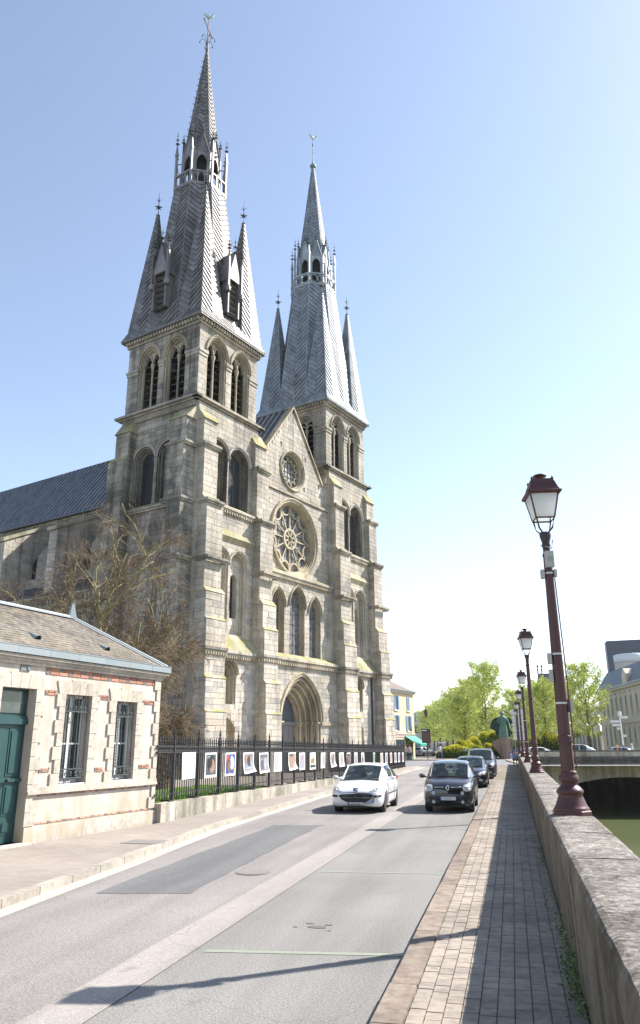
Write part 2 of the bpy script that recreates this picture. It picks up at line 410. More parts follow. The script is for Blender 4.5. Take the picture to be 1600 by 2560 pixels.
sheet('asphalt_patch', [(-6.27, 11.3), (-5.8, 11.36), (-5.3, 11.5), (-4.85, 11.58)]+[(-4.9-.02*k+rnd.uniform(-.03, .03), 12.1+k*.6) for k in range(16)]+[(-5.1, 21.5), (-5.9, 21.25), (-6.55, 21.2)]+[(-6.5+.012*k+rnd.uniform(-.03, .03), 20.6-k*.6) for k in range(15)], 0.008, PATCH)
sheet('cross_street', [(-70, 74), (1.2, 76), (60, 84), (60, 97), (-3, 97.2), (-70, 97.2)], -.008, FARROAD)
o = sheet('sidewalk', [(x-.16, y) for x, y in KL]+[(-9.0, 71), (-9.4, 19.8), (-10.6, 13), (-12.6, -8)], .12, SIDEWALK, .2)
sheet('square_pavement', [(-60, 97.4), (-6, 97.4), (-4.5, 103), (-9, 125), (-60, 125)], .10, SIDEWALK, .15)
sheet('footpath', [(-1.0, -8), (.42, -8), (.42, 76.5), (-1.0, 76.5)], .104, PAVERDARK, .2)
# painted green lines, manhole covers
GREENPAINT = mat('faded green paint', (.225, .25, .195), .8, 0, .2, 10)
for a, b, w in (((-3.42, 8.62), (-1.24, 8.93), .05), ((-3.42, 13.96), (-1.22, 14.2), .045), ((-3.42, 21.1), (-1.22, 21.3), .04)):
    sheet('painted_line', [(a[0], a[1]-w), (b[0], b[1]-w), (b[0], b[1]+w), (a[0], a[1]+w)], .004, GREENPAINT)
def manhole(x, y, z, r, label, sq=False):
    e = empty('manhole_cover', (x, y, z), 0, label, 'manhole cover')
    mb = MB()
    if sq: mb.box(-r, r, -r*.8, r*.8, -.02, .006)
    else: mb.lathe([(r, -.02), (r, .006)], n=20, smooth=False)
    mb.build('rim', mat('cast iron rim', (.17, .155, .145), .75), e)
    mb = MB()
    if sq: mb.box(-r*.9, r*.9, -r*.7, r*.7, -.02, .010)
    else: mb.lathe([(r*.86, -.02), (r*.86, .010)], n=20, smooth=False)
    mb.build('lid', mat('worn iron lid', (.19, .175, .165), .75, 0, .2), e)
manhole(-4.55, 13.6, .008, .30, 'round iron manhole cover in the driving lane beside the dark patch')
manhole(-7.9, 16.2, .12, .42, 'square brownish cover set in the left sidewalk before the small house', True)
manhole(-.28, 20.4, .12, .28, 'square iron cover in the shaded footpath by the parapet', True)
# oil spots on the parking lane
OIL = mat('oil stain', (.115, .108, .10), .6, 0, .3)
mb = MB()
for cx_, cy_, r_ in ((-2.49, 9.95, .11), (-2.62, 10.12, .05), (-2.38, 10.08, .045), (-2.75, 9.9, .03), (-2.3, 9.8, .025)):
    mb.poly([(cx_+r_*(1+.3*rnd.random())*math.cos(k*.7), cy_+.55*r_*(1+.3*rnd.random())*math.sin(k*.7), .0045) for k in range(9)])
o = mb.build('oil_stain', OIL); o['kind'] = 'stuff'
# kerbs: stones laid one by one
kerb = empty('kerb', (0, 0, 0), 0, 'reddish kerb of long stones along the right hand footpath', 'kerb')
blocks('kerb_stone', [TS((-1.09+rnd.uniform(-.004, .004), -3+i*1.0, .055), (.24, .988, .13+rnd.uniform(0, .006))) for i in range(80)], KERB, kerb, 60, 'far_kerb_stones')
kerbl = empty('kerb', (0, 0, 0), 0, 'low pale kerb along the left sidewalk past house and fence', 'kerb')
ms = []
y = -4
while y < 70:
    x0, x1 = kx(y), kx(y+1); a = math.atan2(x1-x0, 1.0)
    ms.append(TS(((x0+x1)/2-.08, y+.5, .05), (.17, .985, .145+rnd.uniform(0, .006)), -a)); y += 1
blocks('kerb_stone', ms, KERBL, kerbl, 60, 'far_kerb_stones')
# footpath pavers
pav = bpy.data.objects['footpath']; ms = []
cw_ = 1.365/10
for c in range(10):
    y = -1+rnd.random()*.2
    while y < 44:
        ms.append(TS((-.955+cw_*(c+.5), y+.0875, .098+rnd.uniform(-.003, .003)), (cw_-.009, .166, .05), rnd.uniform(-.02, .02))); y += .175
blocks('paving_stone', ms, PAVER, pav, 300, 'paving_stones')
# river, quay walls, parapet
def watermat():
    t = NT('green river water'); c = t.mix(t.ramp(t.noise(.12, 3), [(.3, 0), (.7, 1)]), (.11, .13, .06), (.135, .155, .07))
    t.bump(t.noise(2.2, 3, t.mapv(t.pos(), (1, .5, 1))), .05, .05); return t.set(c, .12, 0, .5)
o = MB().quad((.9, -60, -4.4), (46, -60, -4.4), (46, 140, -4.4), (.9, 140, -4.4)).build('river', watermat()); o['kind'] = 'structure'
o = MB().box(.44, .9, -60, 140, -6, .10).build('river_wall', QUAY); o['kind'] = 'structure'
o = MB().box(46, 48, -60, 82.9, -6, 0.3).build('river_wall', QUAY); o['kind'] = 'structure'
o = MB().box(-.5, 60, 139, 140, -6, -.1).build('river_wall', QUAY); o['kind'] = 'structure'  # added wall across the river, unseen, keeps the arch tunnel dark
sheet('far_bank', [(48, -60), (3000, -60), (3000, 94.9), (48, 94.9)], -.02, SIDEWALK)
par = empty('parapet_wall', (0, 0, 0), 0, 'long low stone parapet wall with lichened coping beside the river', 'wall')
mb = MB(); Y = -6.0
prof = [(.425, .06), (.42, .5), (.405, 1.02), (.93, 1.02), (.93, .06)]
ys = [-6+i*.6 for i in range(139)]
vs = []; n = len(prof)
for yy in ys:
    for (x, z) in prof: vs.append((x+rnd.uniform(-.006, .006), yy, z))
mb.add(vs, [(i*n+k, i*n+(k+1) % n, (i+1)*n+(k+1) % n, (i+1)*n+k) for i in range(len(ys)-1) for k in range(n)])
mb.build('wall_body', PARAPET, par)
y = -6.0
while y < 77:
    L = rnd.uniform(1.5, 2.1); xo = rnd.uniform(-.003, .003); zt = 1.28+rnd.uniform(-.002, .002)
    nn = 17; vs = []
    pr = [(.372, 1.03), (.362, 1.12), (.366, 1.235), (.385, 1.27), (.42, 1.284), (.64, 1.29), (.88, 1.284), (.92, 1.262), (.94, 1.2), (.94, 1.03)]
    for i in range(nn):
        yy = y+.003+(L-.006)*i/(nn-1)
        for (x, z) in pr: vs.append((x+xo+rnd.uniform(-.004, .004)+(rnd.uniform(0, .016) if x < .37 and rnd.random() < .12 else 0), yy, z+zt-1.28+rnd.uniform(-.004, .004)))
    m_ = len(pr)
    fs = [(i*m_+k, i*m_+(k+1) % m_, (i+1)*m_+(k+1) % m_, (i+1)*m_+k) for i in range(nn-1) for k in range(m_)]
    fs += [tuple(range(m_)), tuple(range(len(vs)-m_, len(vs)))[::-1]]
    MB().add(vs, fs).build('coping_stone', PARAPET, par)
    y += L
# weeds at the parapet foot
WEED = mat('weed leaf', (.085, .13, .03), .7, 0, .3, 8, .35)
mb = MB()
for i in range(900):
    y = rnd.choice([7.1, 7.3, 7.5, 7.2, 7.6, 8.1, 8.4, 9.6, 11.5, 14.8, 16.5])+rnd.gauss(0, .28); h = abs(rnd.gauss(0, .22 if y < 7.9 else .13))+.02; x = .41-abs(rnd.gauss(0, .055))-h*.15
    a = rnd.uniform(0, 6.28); l = rnd.uniform(.02, .05)
    d = Vector((math.cos(a), math.sin(a), rnd.uniform(-.4, .8)))*l; e = Vector((-math.sin(a), math.cos(a), rnd.uniform(-.4, .4)))*l*.35; p = Vector((x, y, .12+h))
    mb.add([p-e*.2, p+d*.5+e, p+d, p+d*.5-e], [(0, 1, 2, 3)])
o = mb.build('wall_weeds', WEED); prop(o, kind='stuff', label='low green weeds growing at the foot of the parapet wall')
# road bridge over the river
BR = 5.0
br = empty('bridge', (.93, 80, 0), R_(BR), 'stone road bridge with one wide arch and blackened cornice over the river', 'bridge')
xc, rad, zc = 9.7, 20.0, -1.14
mb = MB(); vt = MB(); xs = [-.4+i*.6 for i in range(80)]
def zarch(x):
    d = rad*rad-(x-xc)**2
    return max(-6.0, zc-rad+math.sqrt(d)) if d > 0 and abs(x-xc) < 11.2 else -6.0
for a, b in zip(xs, xs[1:]):
    mb.quad((a, 0, zarch(a)), (b, 0, zarch(b)), (b, 0, .14), (a, 0, .14))
    if abs((a+b)/2-xc) < 11.2: vt.quad((a, 0, zarch(a)), (b, 0, zarch(b)), (b, 17, zarch(b)), (a, 17, zarch(a)))
mb.box(-.4, 47, .6, 17, .0, .10)
mb.build('arch_face', BRIDGEST, br); vt.build('arch_vault', BRIDGEDK, br)  # vault in the cornice's dark stone, shade under the arch put into colour
mb = MB()
for i in range(34):
    a0 = -.57+i*1.14/34; a1 = a0+1.14/34-.002
    pts = [(xc+r*math.sin(a), -.03, zc-rad+r*math.cos(a)) for r, a in ((rad, a0), (rad, a1), (rad+.42, a1), (rad+.42, a0))]
    m_ = MB().prism(pts, (0, .1, 0)).build('voussoir', BRIDGEST, br)
MB().box(-.4, 47, -.16, .5, .14, .46).box(-.4, 47, -.24, .5, .46, .74).build('cornice', BRIDGEDK, br)
for i in range(24):
    MB().box(-.4+i*1.98, -.4+i*1.98+1.97, -.02+rnd.uniform(-.008, .008), .42, .74, 1.2).build('parapet_stone', BRIDGEST, br)
for i in range(24):
    MB().box(-.4+i*1.98, -.4+i*1.98+1.972, -.08, .5, 1.2, 1.32+rnd.uniform(-.008, .008)).build('coping_stone', BRIDGEDK, br)
# ------------------------------------------------------------------ the church
CH_RZ = R_(70.7)
church = empty('church', (-18.76, 42.33, 0), CH_RZ, 'tall twin towered romanesque and gothic stone church with lead spires', 'church')
CM = Matrix.Translation((-18.76, 42.33, 0)) @ Matrix.Rotation(CH_RZ, 4, 'Z')
def cpart(name, parent=None):
    e = bpy.data.objects.new(name, None); COL.objects.link(e); e.parent = parent or church; e.empty_display_size = .2; return e
class Fr:   # a wall frame: s along the wall, d into the wall, z up
    def __init__(s, o, sd, dd): s.o = Vector(o); s.s = Vector(sd); s.d = Vector(dd)
    def __call__(s, a, d, z): return s.o+s.s*a+s.d*d+Vector((0, 0, z))
    def M(s): return Matrix((s.s, s.d, Vector((0, 0, 1)))).transposed().to_4x4()
def front(v, u=0): return Fr((u, v, 0), (1, 0, 0), (0, 1, 0))
def left(u): return Fr((u, 0, 0), (0, 1, 0), (1, 0, 0))
def right(u): return Fr((u, 0, 0), (0, 1, 0), (-1, 0, 0))
class Op:
    def __init__(s, c, w, z0, zs, rise=None, pointed=False):
        s.c, s.w, s.z0, s.zs, s.p = c, w, z0, zs, pointed; s.r = rise if rise is not None else w
    def half(s, z, off=0.0):
        w, r = s.w+off, s.r+off
        if z < s.z0-.001 or z > s.zs+r: return None
        if z <= s.zs: return w
        t = z-s.zs
        if s.p:
            Rr = (w*w+r*r)/(2*w); return max(0, math.sqrt(max(0, Rr*Rr-t*t))-(Rr-w))
        return w*math.sqrt(max(0, 1-(t/r)**2))
    def span(s, z):
        h = s.half(z)
        return None if h is None else (s.c-h, s.c+h)
    def path(s, n=9, jamb=True):
        pts = []
        if jamb: pts.append((s.c-s.w, s.z0))
        arc = []
        for i in range(n+1):
            if s.p:
                Rr = (s.w**2+s.r**2)/(2*s.w); amax = math.asin(min(1, s.r/Rr)); a = amax*i/n
                arc.append((Rr*math.cos(a)-(Rr-s.w), s.zs+Rr*math.sin(a)))
            else:
                a = math.pi/2*i/n; arc.append((s.w*math.cos(a), s.zs+s.r*math.sin(a)))
        pts += [(s.c-x, z) for x, z in arc]+[(s.c+x, z) for x, z in arc[::-1][1:]]
        if jamb: pts.append((s.c+s.w, s.z0))
        return pts
class Circ:
    def __init__(s, c, zc, r): s.c, s.zc, s.r, s.z0, s.zs, s.w = c, zc, r, zc-r, zc, r
    def half(s, z, off=0.0):
        d = (s.r+off)**2-(z-s.zc)**2
        return math.sqrt(d) if d > 0 else None
    def span(s, z):
        h = s.half(z); return None if h is None else (s.c-h, s.c+h)
    def path(s, n=40): return [(s.c-s.r*math.cos(2*math.pi*i/n), s.zc+s.r*math.sin(2*math.pi*i/n)) for i in range(n)]
def free(s0, s1, z, h, ops):
    sp = [(s0, s1)]
    for o in ops:
        a = None
        for zz in (z+.01, z+h*.5, z+h-.01):
            q = o.span(zz)
            if q: a = q if a is None else (min(a[0], q[0]), max(a[1], q[1]))
        if a is None: continue
        nx = []
        for x0, x1 in sp:
            if a[1] <= x0 or a[0] >= x1: nx.append((x0, x1)); continue
            if a[0]-x0 > .02: nx.append((x0, a[0]))
            if x1-a[1] > .02: nx.append((a[1], x1))
        sp = nx
    return sp
def wall(fr, s0, s1, z0, z1, ops=(), back=None, stones=None, course=.36, limit=None, lens=(.42, .95), depth=.02):
    """mortar sheet with true openings plus coursed blocks standing proud of it"""
    z = z0; st = .07
    while z < z1-1e-4 and back is not None:
        h = min(st, z1-z); a, b = (s0, s1) if limit is None else limit(z+h/2)
        if b-a > .01:
            for x0, x1 in free(a, b, z, h, ops):
                back.quad(fr(x0, depth, z), fr(x1, depth, z), fr(x1, depth, z+h), fr(x0, depth, z+h))
        z += h
    z = z0
    while z < z1-.05 and stones is not None:
        h = course*rnd.uniform(.8, 1.2)
        if z1-z-h < .18: h = z1-z
        a, b = (s0, s1)
        if limit is not None:
            a, b = limit(z); a2, b2 = limit(z+h); a, b = max(a, a2), min(b, b2)
        if b-a > .15:
            for x0, x1 in free(a, b, z, h, ops):
                x = x0
                while x < x1-.03:
                    L = rnd.uniform(*lens)
                    if x1-x-L < .25: L = x1-x
                    pr = rnd.uniform(.0, .014)+(.012 if rnd.random() < .1 else 0)
                    c = fr(x+L/2, (.04-pr)/2, z+h/2)
                    stones.append(Matrix.Translation(c) @ fr.M() @ Matrix.Diagonal((L-.022, .04+pr, h-.022, 1)))
                    x += L
        z += h
def sweep(mb, fr, path, prof, closed=False, smooth=False):
    """carries a profile of (outward offset, depth) along a path of (s, z)"""
    m = len(path); vs = []; n = len(prof)
    for i, p in enumerate(path):
        a = path[(i-1) % m] if (closed or i > 0) else p; b = path[(i+1) % m] if (closed or i < m-1) else p
        def nrm(p, q):
            dx, dz = q[0]-p[0], q[1]-p[1]; l = math.hypot(dx, dz)
            return (-dz/l, dx/l) if l > 1e-9 else None
        n1, n2 = nrm(a, p), nrm(p, b); n1 = n1 or n2; n2 = n2 or n1
        nx, nz = n1[0]+n2[0], n1[1]+n2[1]; l = math.hypot(nx, nz); nx, nz = nx/l, nz/l
        k = 1/max(.35, nx*n1[0]+nz*n1[1])
        for off, d in prof: vs.append(fr(p[0]+nx*off*k, d, p[1]+nz*off*k))
    fs = [(i*n+k, i*n+k+1, ((i+1) % m)*n+k+1, ((i+1) % m)*n+k) for i in range(m if closed else m-1) for k in range(n-1)]
    mb.add(vs, fs, smooth)
def circ_prof(o, d, r, n=7): return [(o+r*math.cos(2*math.pi*k/n), d+r*math.sin(2*math.pi*k/n)) for k in range(n+1)]
def fan(mb, fr, op, d, off=0.0):
    pts = op.path(); c = (op.c, op.zs)
    for a, b in zip(pts, pts[1:]): mb.add([fr(c[0], d, c[1]), fr(a[0], d, a[1]), fr(b[0], d, b[1])], [(0, 1, 2)])
    if isinstance(op, Op): mb.add([fr(c[0], d, c[1]), fr(pts[-1][0], d, pts[-1][1]), fr(pts[0][0], d, pts[0][1])], [(0, 1, 2)])
    else: mb.add([fr(c[0], d, c[1]), fr(pts[-1][0], d, pts[-1][1]), fr(pts[0][0], d, pts[0][1])], [(0, 1, 2)])
def portal_orders(par, fr, op, orders, m=CARVED, hood=.2, caps=True, capw=.16, ring=.0, name='arch_moulding'):
    """stepped reveals with a roll at each step, capitals at the springing, hood mould; returns the innermost opening and its depth"""
    mb = MB(); d = 0.0; o = op
    for (dw, dd) in orders:
        sweep(mb, fr, o.path(), [(0.0, d), (0, d+dd)])
        inner = Op(o.c, o.w-dw, o.z0, o.zs, o.r-dw if o.r > dw else o.r, o.p)
        if dw > 0:
            sweep(mb, fr, o.path(), [(0, d+dd), (-dw, d+dd)])
            r = min(dw, dd)*.40
            sweep(mb, fr, o.path(), circ_prof(-dw*.45, d+dd-r*.9, r), smooth=True)
            if caps:
                for sg in (-1, 1):
                    x = o.c+sg*(o.w-dw*.45); w_ = min(capw, dw*.62)
                    M = Matrix.Translation(fr(x, d+dd-r*.9, o.zs-.16)) @ fr.M()
                    mb.cbox((0, 0, .10), (w_*2.1, w_*2.1, .10), M); mb.lathe([(r*1.05, -.14), (r*1.2, -.1), (w_*.95, .05)], n=8, M=M)
                    mb.cbox((0, 0, -(o.zs-.16-o.z0)+.08), (w_*1.7, w_*1.7, .16), M)
        o = inner; d += dd
    mb.build(name, m, par)
    if hood:
        m = STONE if m is SOOT else m
        mb = MB(); hp = op.path(jamb=False)
        sweep(mb, fr, hp, [(.0, .01), (.0, -.05), (.05, -.07), (hood*.7, -.07), (hood*.72, -.13), (hood, -.14), (hood+.03, -.02), (hood+.03, .01)])
        mb.build('hood_mould', m, par)
    return o, d
def leadlines(par, fr, op, d, pitch=.35, diag=False):
    mb = MB(); z = op.z0+pitch
    while z < op.zs+op.r:
        h = op.half(z)
        if h and h > .06: mb.box(-h, h, -.012, .012, -.012, .012, Matrix.Translation(fr(op.c, d-.015, z)) @ fr.M())
        z += pitch
    for k in (-1, 0, 1) if op.w > .5 else (0,):
        x = k*op.w*.5; zt = op.zs+ (op.r*.85 if k == 0 else op.r*.55)
        mb.box(-.01, .01, -.01, .01, op.z0, zt, Matrix.Translation(fr(op.c+x, d-.012, 0)) @ fr.M())
    if diag:
        zz = op.z0+.3
        while zz < op.zs+op.r*.4:
            for k in (-.5, .5):
                n = 12; c = (op.c+k*op.w, zz)
                pts = [(c[0]+op.w*.40*math.cos(2*math.pi*i/n), c[1]+.30*math.sin(2*math.pi*i/n)) for i in range(n)]
                sweep(mb, fr, pts, [(-.012, d-.02), (.012, d-.02)], True)
            zz += .62
    mb.build('lead_lines', BLACKLEAD, par)
BLACKLEAD = mat('window lead', (.03, .03, .032), .6)
def course_mould(mb, fr, s0, s1, z, h, proj, ends=True, teeth=0, tooth=None):
    """moulded string course with optional row of little corbels under it"""
    e = proj if ends else 0; mb.mark()
    M = Matrix.Translation(fr(0, 0, z)) @ fr.M()
    mb.box(s0-e*.6, s1+e*.6, -proj*.6, .05, 0, h*.45, M); mb.box(s0-e, s1+e, -proj, .05, h*.45, h, M)
    if teeth and tooth is not None:
        n = max(1, int((s1-s0)/teeth))
        for i in range(n+1):
            x = s0+(s1-s0)*i/n
            tooth.box(x-teeth*.27, x+teeth*.27, -proj*.75, .03, -teeth*.75, -.003, M)
def slope(mb, fr, s0, s1, z0, z1, d0, d1):
    """sloping weathering top from (d0,z0) out front up to (d1,z1)"""
    mb.mark(); mb.add([fr(s0, d0, z0), fr(s1, d0, z0), fr(s1, d1, z1), fr(s0, d1, z1), fr(s0, d1, z0), fr(s1, d1, z0)], [(0, 1, 2, 3), (0, 3, 4), (1, 5, 2), (0, 4, 5, 1)])
STONES = []      # all blocks of the church, weighed together
tower_back = {}
def buttress(kind, stages, name='buttress', lim=None):
    """stages: (z0, z1, a0, a1, projection). kind: ('front', dv) or ('left', du)"""
    e = cpart(name); bk = MB(); ms = MB(); md = MB(); st = []
    for i, (z0, z1, a0, a1, p) in enumerate(stages):
        if kind[0] == 'front':
            f = front(kind[1]-p); fl = Fr((a0, 0, 0), (0, 1, 0), (1, 0, 0)); fr_ = Fr((a1, 0, 0), (0, 1, 0), (-1, 0, 0)); base = kind[1]
        else:
            f = left(kind[1]-p); fl = Fr((0, a0, 0), (1, 0, 0), (0, 1, 0)); fr_ = Fr((0, a1, 0), (1, 0, 0), (0, -1, 0)); base = kind[1]
        wall(f, a0, a1, z0, z1, back=bk, stones=st); wall(fl, base-p, base, z0, z1, back=bk, stones=st); wall(fr_, base-p, base, z0, z1, back=bk, stones=st)
        nxt = stages[i+1] if i+1 < len(stages) else None
        pn = nxt[4] if nxt else 0; rise = (p-pn)*1.25+.02
        if nxt and nxt[0]-z1 < .01:
            slope(ms, f, a0-.03, a1+.03, z1-.02, z1+rise, -.04, p-pn+.02)
        elif not nxt:   # saddle top
            slope(ms, f, a0-.1, a1+.1, z1, z1+1.15, -.12, p+.02)
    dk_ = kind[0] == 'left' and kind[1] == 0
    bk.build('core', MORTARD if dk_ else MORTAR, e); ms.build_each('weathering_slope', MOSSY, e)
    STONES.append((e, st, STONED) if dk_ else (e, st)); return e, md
def do_belfry_left(par_name, fr, c, w, pointed=True, round_rise=1.25):
    par = cpart(par_name)
    op = Op(c, w+.34, 24.45, 28.25, 1.35 if pointed else round_rise, pointed)
    inner, d = portal_orders(par, fr, op, [(.15, .14), (.12, .14), (0, .10)], CARVED if pointed else STONE, hood=.17)
    mb = MB()      # central shaft and pierced head
    M = Matrix.Translation(fr(c, d, 0)) @ fr.M()
    mb.lathe([(.14, 24.45), (.10, 24.6), (.08, 24.7), (.08, 27.75), (.13, 28.0), (.17, 28.15), (.17, 28.3)], n=8, M=M)
    mb.build('mullion_shaft', CARVED if pointed else STONE, par)
    mb = MB()
    for sg in (-1, 1):
        sub = Op(c+sg*inner.w/2, inner.w/2-.05, 28.0, 28.3, .72 if pointed else inner.w/2-.05, pointed)
        sweep(mb, fr, sub.path(jamb=False), [(.0, d-.1), (.1, d-.1), (.1, d+.1), (0, d+.1), (0, d-.1)])
    z = 28.3        # tympanum above the sub-arches
    while z < inner.zs+inner.r:
        h = .05; hw = inner.half(z+.02)
        if hw:
            ops = [Op(c+sg*inner.w/2, inner.w/2-.02, 27, 28.3, .7, pointed) for sg in (-1, 1)]
            for x0, x1 in free(c-hw, c+hw, z, h, ops): mb.quad(fr(x0, d, z), fr(x1, d, z), fr(x1, d, z+h), fr(x0, d, z+h))
        z += h
    mb.build('tympanum', CARVED if pointed else STONE, par)
    z = 24.75
    while z < 29.0:
        hw = inner.half(z) or .1
        m_ = MB(); M2 = Matrix.Translation(fr(c, d+.30, z)) @ fr.M() @ Matrix.Rotation(R_(34), 4, 'X')
        m_.box(-hw, hw, -.22, .22, -.03, .03, M2); m_.build('louvre', LOUVRE, par); z += .52
    mb = MB(); fan(mb, fr, Op(c, w+.36, 24.4, 28.25, 1.35 if pointed else round_rise, pointed), d+.75); mb.build('dark_interior', BLACK, par)
    return op
def do_stage2(fr, c, w, z0=17.45, zs=20.75, extra=.0):
    par = cpart('tower_window')
    op = Op(c, w, z0, zs)
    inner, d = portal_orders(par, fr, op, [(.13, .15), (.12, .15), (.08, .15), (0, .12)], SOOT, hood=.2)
    mb = MB(); fan(mb, fr, inner, d); mb.build('pane', CHGLASS, par); leadlines(par, fr, inner, d, .45)
    return op
def do_blind(fr, c, w, z0, zs, lancet=None, dshift=0):
    par = cpart('blind_arch')
    op = Op(c, w, z0, zs)
    inner, d = portal_orders(par, fr, op, [(.15, .2), (.12, .2), (0, .02)], STONE, hood=.16)
    bk = MB(); st = []; l = []
    if lancet:
        lo = Op(lancet[0], .34, lancet[1], lancet[2]-.34); l = [lo]
    wall(Fr(fr(0, d, 0), fr.s, fr.d), inner.c-inner.w-.02, inner.c+inner.w+.02, z0, zs+w, l, bk, st)
    bk.build('infill_wall', MORTAR, par); STONES.append((par, st))
    if lancet:
        f2 = Fr(fr(0, d, 0), fr.s, fr.d); mb = MB(); sweep(mb, f2, lo.path(), [(0.04, .0), (0, .03), (0, .4)]); mb.build('lancet_reveal', STONE, par)
        mb = MB(); fan(mb, f2, lo, .38); mb.build('pane', CHGLASS, par); leadlines(par, f2, lo, .38, .4)
    return op
def do_lowwin(fr, c):
    par = cpart('lower_window'); op = Op(c, .80, 4.5, 6.3)
    inner, d = portal_orders(par, fr, op, [(.16, .2), (.13, .2), (0, .2)], CARVED, hood=.18)
    mb = MB(); fan(mb, fr, inner, d); mb.build('pane', CHGLASS, par); leadlines(par, fr, inner, d, .42)
    return op
def tower(U, side_open=True, pointed=True):
    e = cpart('tower'); bk = MB(); st = []; tr = MB(); teeth = MB(); ms = MB()
    f = front(0, U); V0, V1, V2 = -.8, -.52, -.26; fA, fB, fC = front(V0, U), front(V1, U), front(V2, U)
    ops = []; oA = [do_lowwin(fA, 3.12)]; oB = []; oC = []
    pd = cpart('side_doorway'); od = Op(3.1, .85, 0.0, 2.75, .85)
    inn, d = portal_orders(pd, fA, od, [(.0, .45)], CARVED, hood=.0, caps=False)
    mb = MB(); fan(mb, fA, od, .45); mb.build('blocked_panel', STONE, pd); oA.append(od)
    oB.append(do_blind(fB, 2.28, .88, 8.8, 13.4)); oB.append(do_blind(fB, 4.24, .90, 8.8, 13.4, (4.25, 10.0, 12.9)))
    oC.append(do_stage2(fC, 2.0, 1.06)); oC.append(do_stage2(fC, 4.26, 1.06))
    for c in (1.85, 4.45): ops.append(do_belfry_left('belfry_opening', f, c, .68, pointed))
    wall(f, 0, 6.4, 24, 30.2, ops, bk, st); wall(fC, 0, 6.4, 17.0, 24, oC, bk, st); wall(fB, 0, 6.4, 7.6, 17.0, oB, bk, st); wall(fA, 0, 6.4, 0, 7.6, oA, bk, st)
    for va, vb, za, zb in ((V0, V1, 0, 7.6), (V1, V2, 7.6, 17), (V2, 0, 17, 24)):
        for uu in (U, U+6.4): bk.quad((uu, va if va < -.7 else va, za), (uu, 0, za), (uu, 0, zb), (uu, va, zb))
    lf = left(U); lops = []
    if side_open:
        for c in (2.2, 4.75): lops.append(do_belfry_left('belfry_opening', lf, c, .68, pointed))
        lops += [do_stage2(lf, 2.35, .98), do_stage2(lf, 4.6, .98)]
        lops += [do_blind(lf, 2.15, .95, 7.9, 13.1), do_blind(lf, 4.55, .95, 7.9, 13.1)]
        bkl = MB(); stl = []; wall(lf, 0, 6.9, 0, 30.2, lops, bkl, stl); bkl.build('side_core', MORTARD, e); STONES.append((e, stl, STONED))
    else:
        for c in (2.2, 4.75): lops.append(do_belfry_left('belfry_opening', lf, c, .68, pointed))
        wall(lf, 0, 6.9, 19.5, 30.2, lops, bk, st)
    rf = right(U+6.4); wall(rf, 0, 6.9, 0, 30.2, [], bk, st if not side_open else None, .5)
    bk.box(U+.05, U+6.35, 6.86, 6.9, 0, 30.2)
    # mouldings round the tower
    for fr_, a0, a1 in ((f, 0, 6.4), (lf, 0, 6.9), (Fr(rf.o, rf.s, rf.d), 0, 6.9)):
        course_mould(tr, fr_, a0, a1, 24.08, .3, .5, True, 0)
        M = Matrix.Translation(fr_(0, 0, 0)) @ fr_.M()
        tr.mark(); tr.box(a0-.02, a1+.02, -.16, .03, 23.7, 24.08, M)
        n = int((a1-a0)/.2)
        for i in range(n):   # little chequer
            for r in range(2):
                x = a0+(i+.5*(r % 2))*.2; teeth.box(x, x+.1, -.21, -.15, 23.74+r*.17, 23.86+r*.17, M)
        tr.mark(); tr.box(a0-.12, a1+.12, -.14, .02, 29.95, 30.12, M)
        n = int((a1-a0)/.27)
        for i in range(n+1):
            x = a0+(a1-a0)*i/n; teeth.box(x-.075, x+.075, -.34, -.02, 30.12, 30.36, M)
        # impost band on the piers
        ol = [o for o in (ops if fr_ is f else lops if fr_ is lf else []) if o.z0 > 24]
        for x0, x1 in free(a0, a1, 27.85, .3, [Op(o.c, o.w+.02, 24, 29) for o in ol]): tr.mark(); tr.box(x0-.06, x1+.06, -.13, .05, 27.85, 28.02, M); tr.box(x0-.02, x1+.02, -.07, .05, 27.6, 27.85, M)
    if True:   # weathered ledges on the front
        for x0, x1 in ((1.5, 5.8),): 
            course_mould(tr, fB, x0, x1, 16.95, .25, .2, False, .24, teeth); slope(ms, fB, x0, x1, 17.2, 17.5, -.2, .3)
            course_mould(tr, fA, x0-.2, x1+.6, 7.42, .34, .26, False, .22, teeth); slope(ms, fA, x0, x1+.3, 7.76, 8.85, -.26, .36)
            slope(ms, fC, x0-.1, x1, 23.3, 23.72, -.01, .3)
        ms.mark(); ms.add([fB(1.4, -.22, 15.2), fB(6.0, -.22, 15.2), fB(6.0, .02, 15.75), fB(1.4, .02, 15.75), fB(1.4, .02, 14.85), fB(6, .02, 14.85)], [(0, 1, 2, 3), (0, 4, 5, 1)])
        if side_open:
            course_mould(tr, lf, .6, 5.9, 16.95, .25, .3, False); slope(ms, lf, .6, 5.9, 17.2, 17.5, -.3, .1)
            course_mould(tr, lf, .6, 6.9, 7.42, .3, .28, False, .22, teeth); slope(ms, lf, .6, 6.9, 7.72, 8.0, -.28, .1)
    bk.build('core', MORTAR, e); tr.build_each('string_course', STONE, e); ms.build_each('weathering_slope', MOSSY, e)
    o = teeth.build('corbel_table', CARVED, e); o['kind'] = 'stuff'
    STONES.append((e, st))
    # angle buttresses
    T = MB(); D = MB()
    b1, _ = buttress(('front', 0), [(0, 3.95, U+.1, U+1.98, 1.75), (3.95, 5.9, U+.1, U+1.96, 1.65), (5.9, 9.4, U+.1, U+1.95, 1.52), (9.4, 11.1, U+.1, U+1.85, 1.42), (11.1, 16.9, U+.1, U+1.7, 1.2), (16.9, 20.8, U+.1, U+1.45, .80), (20.8, 22.7, U+.12, U+1.4, .66)])
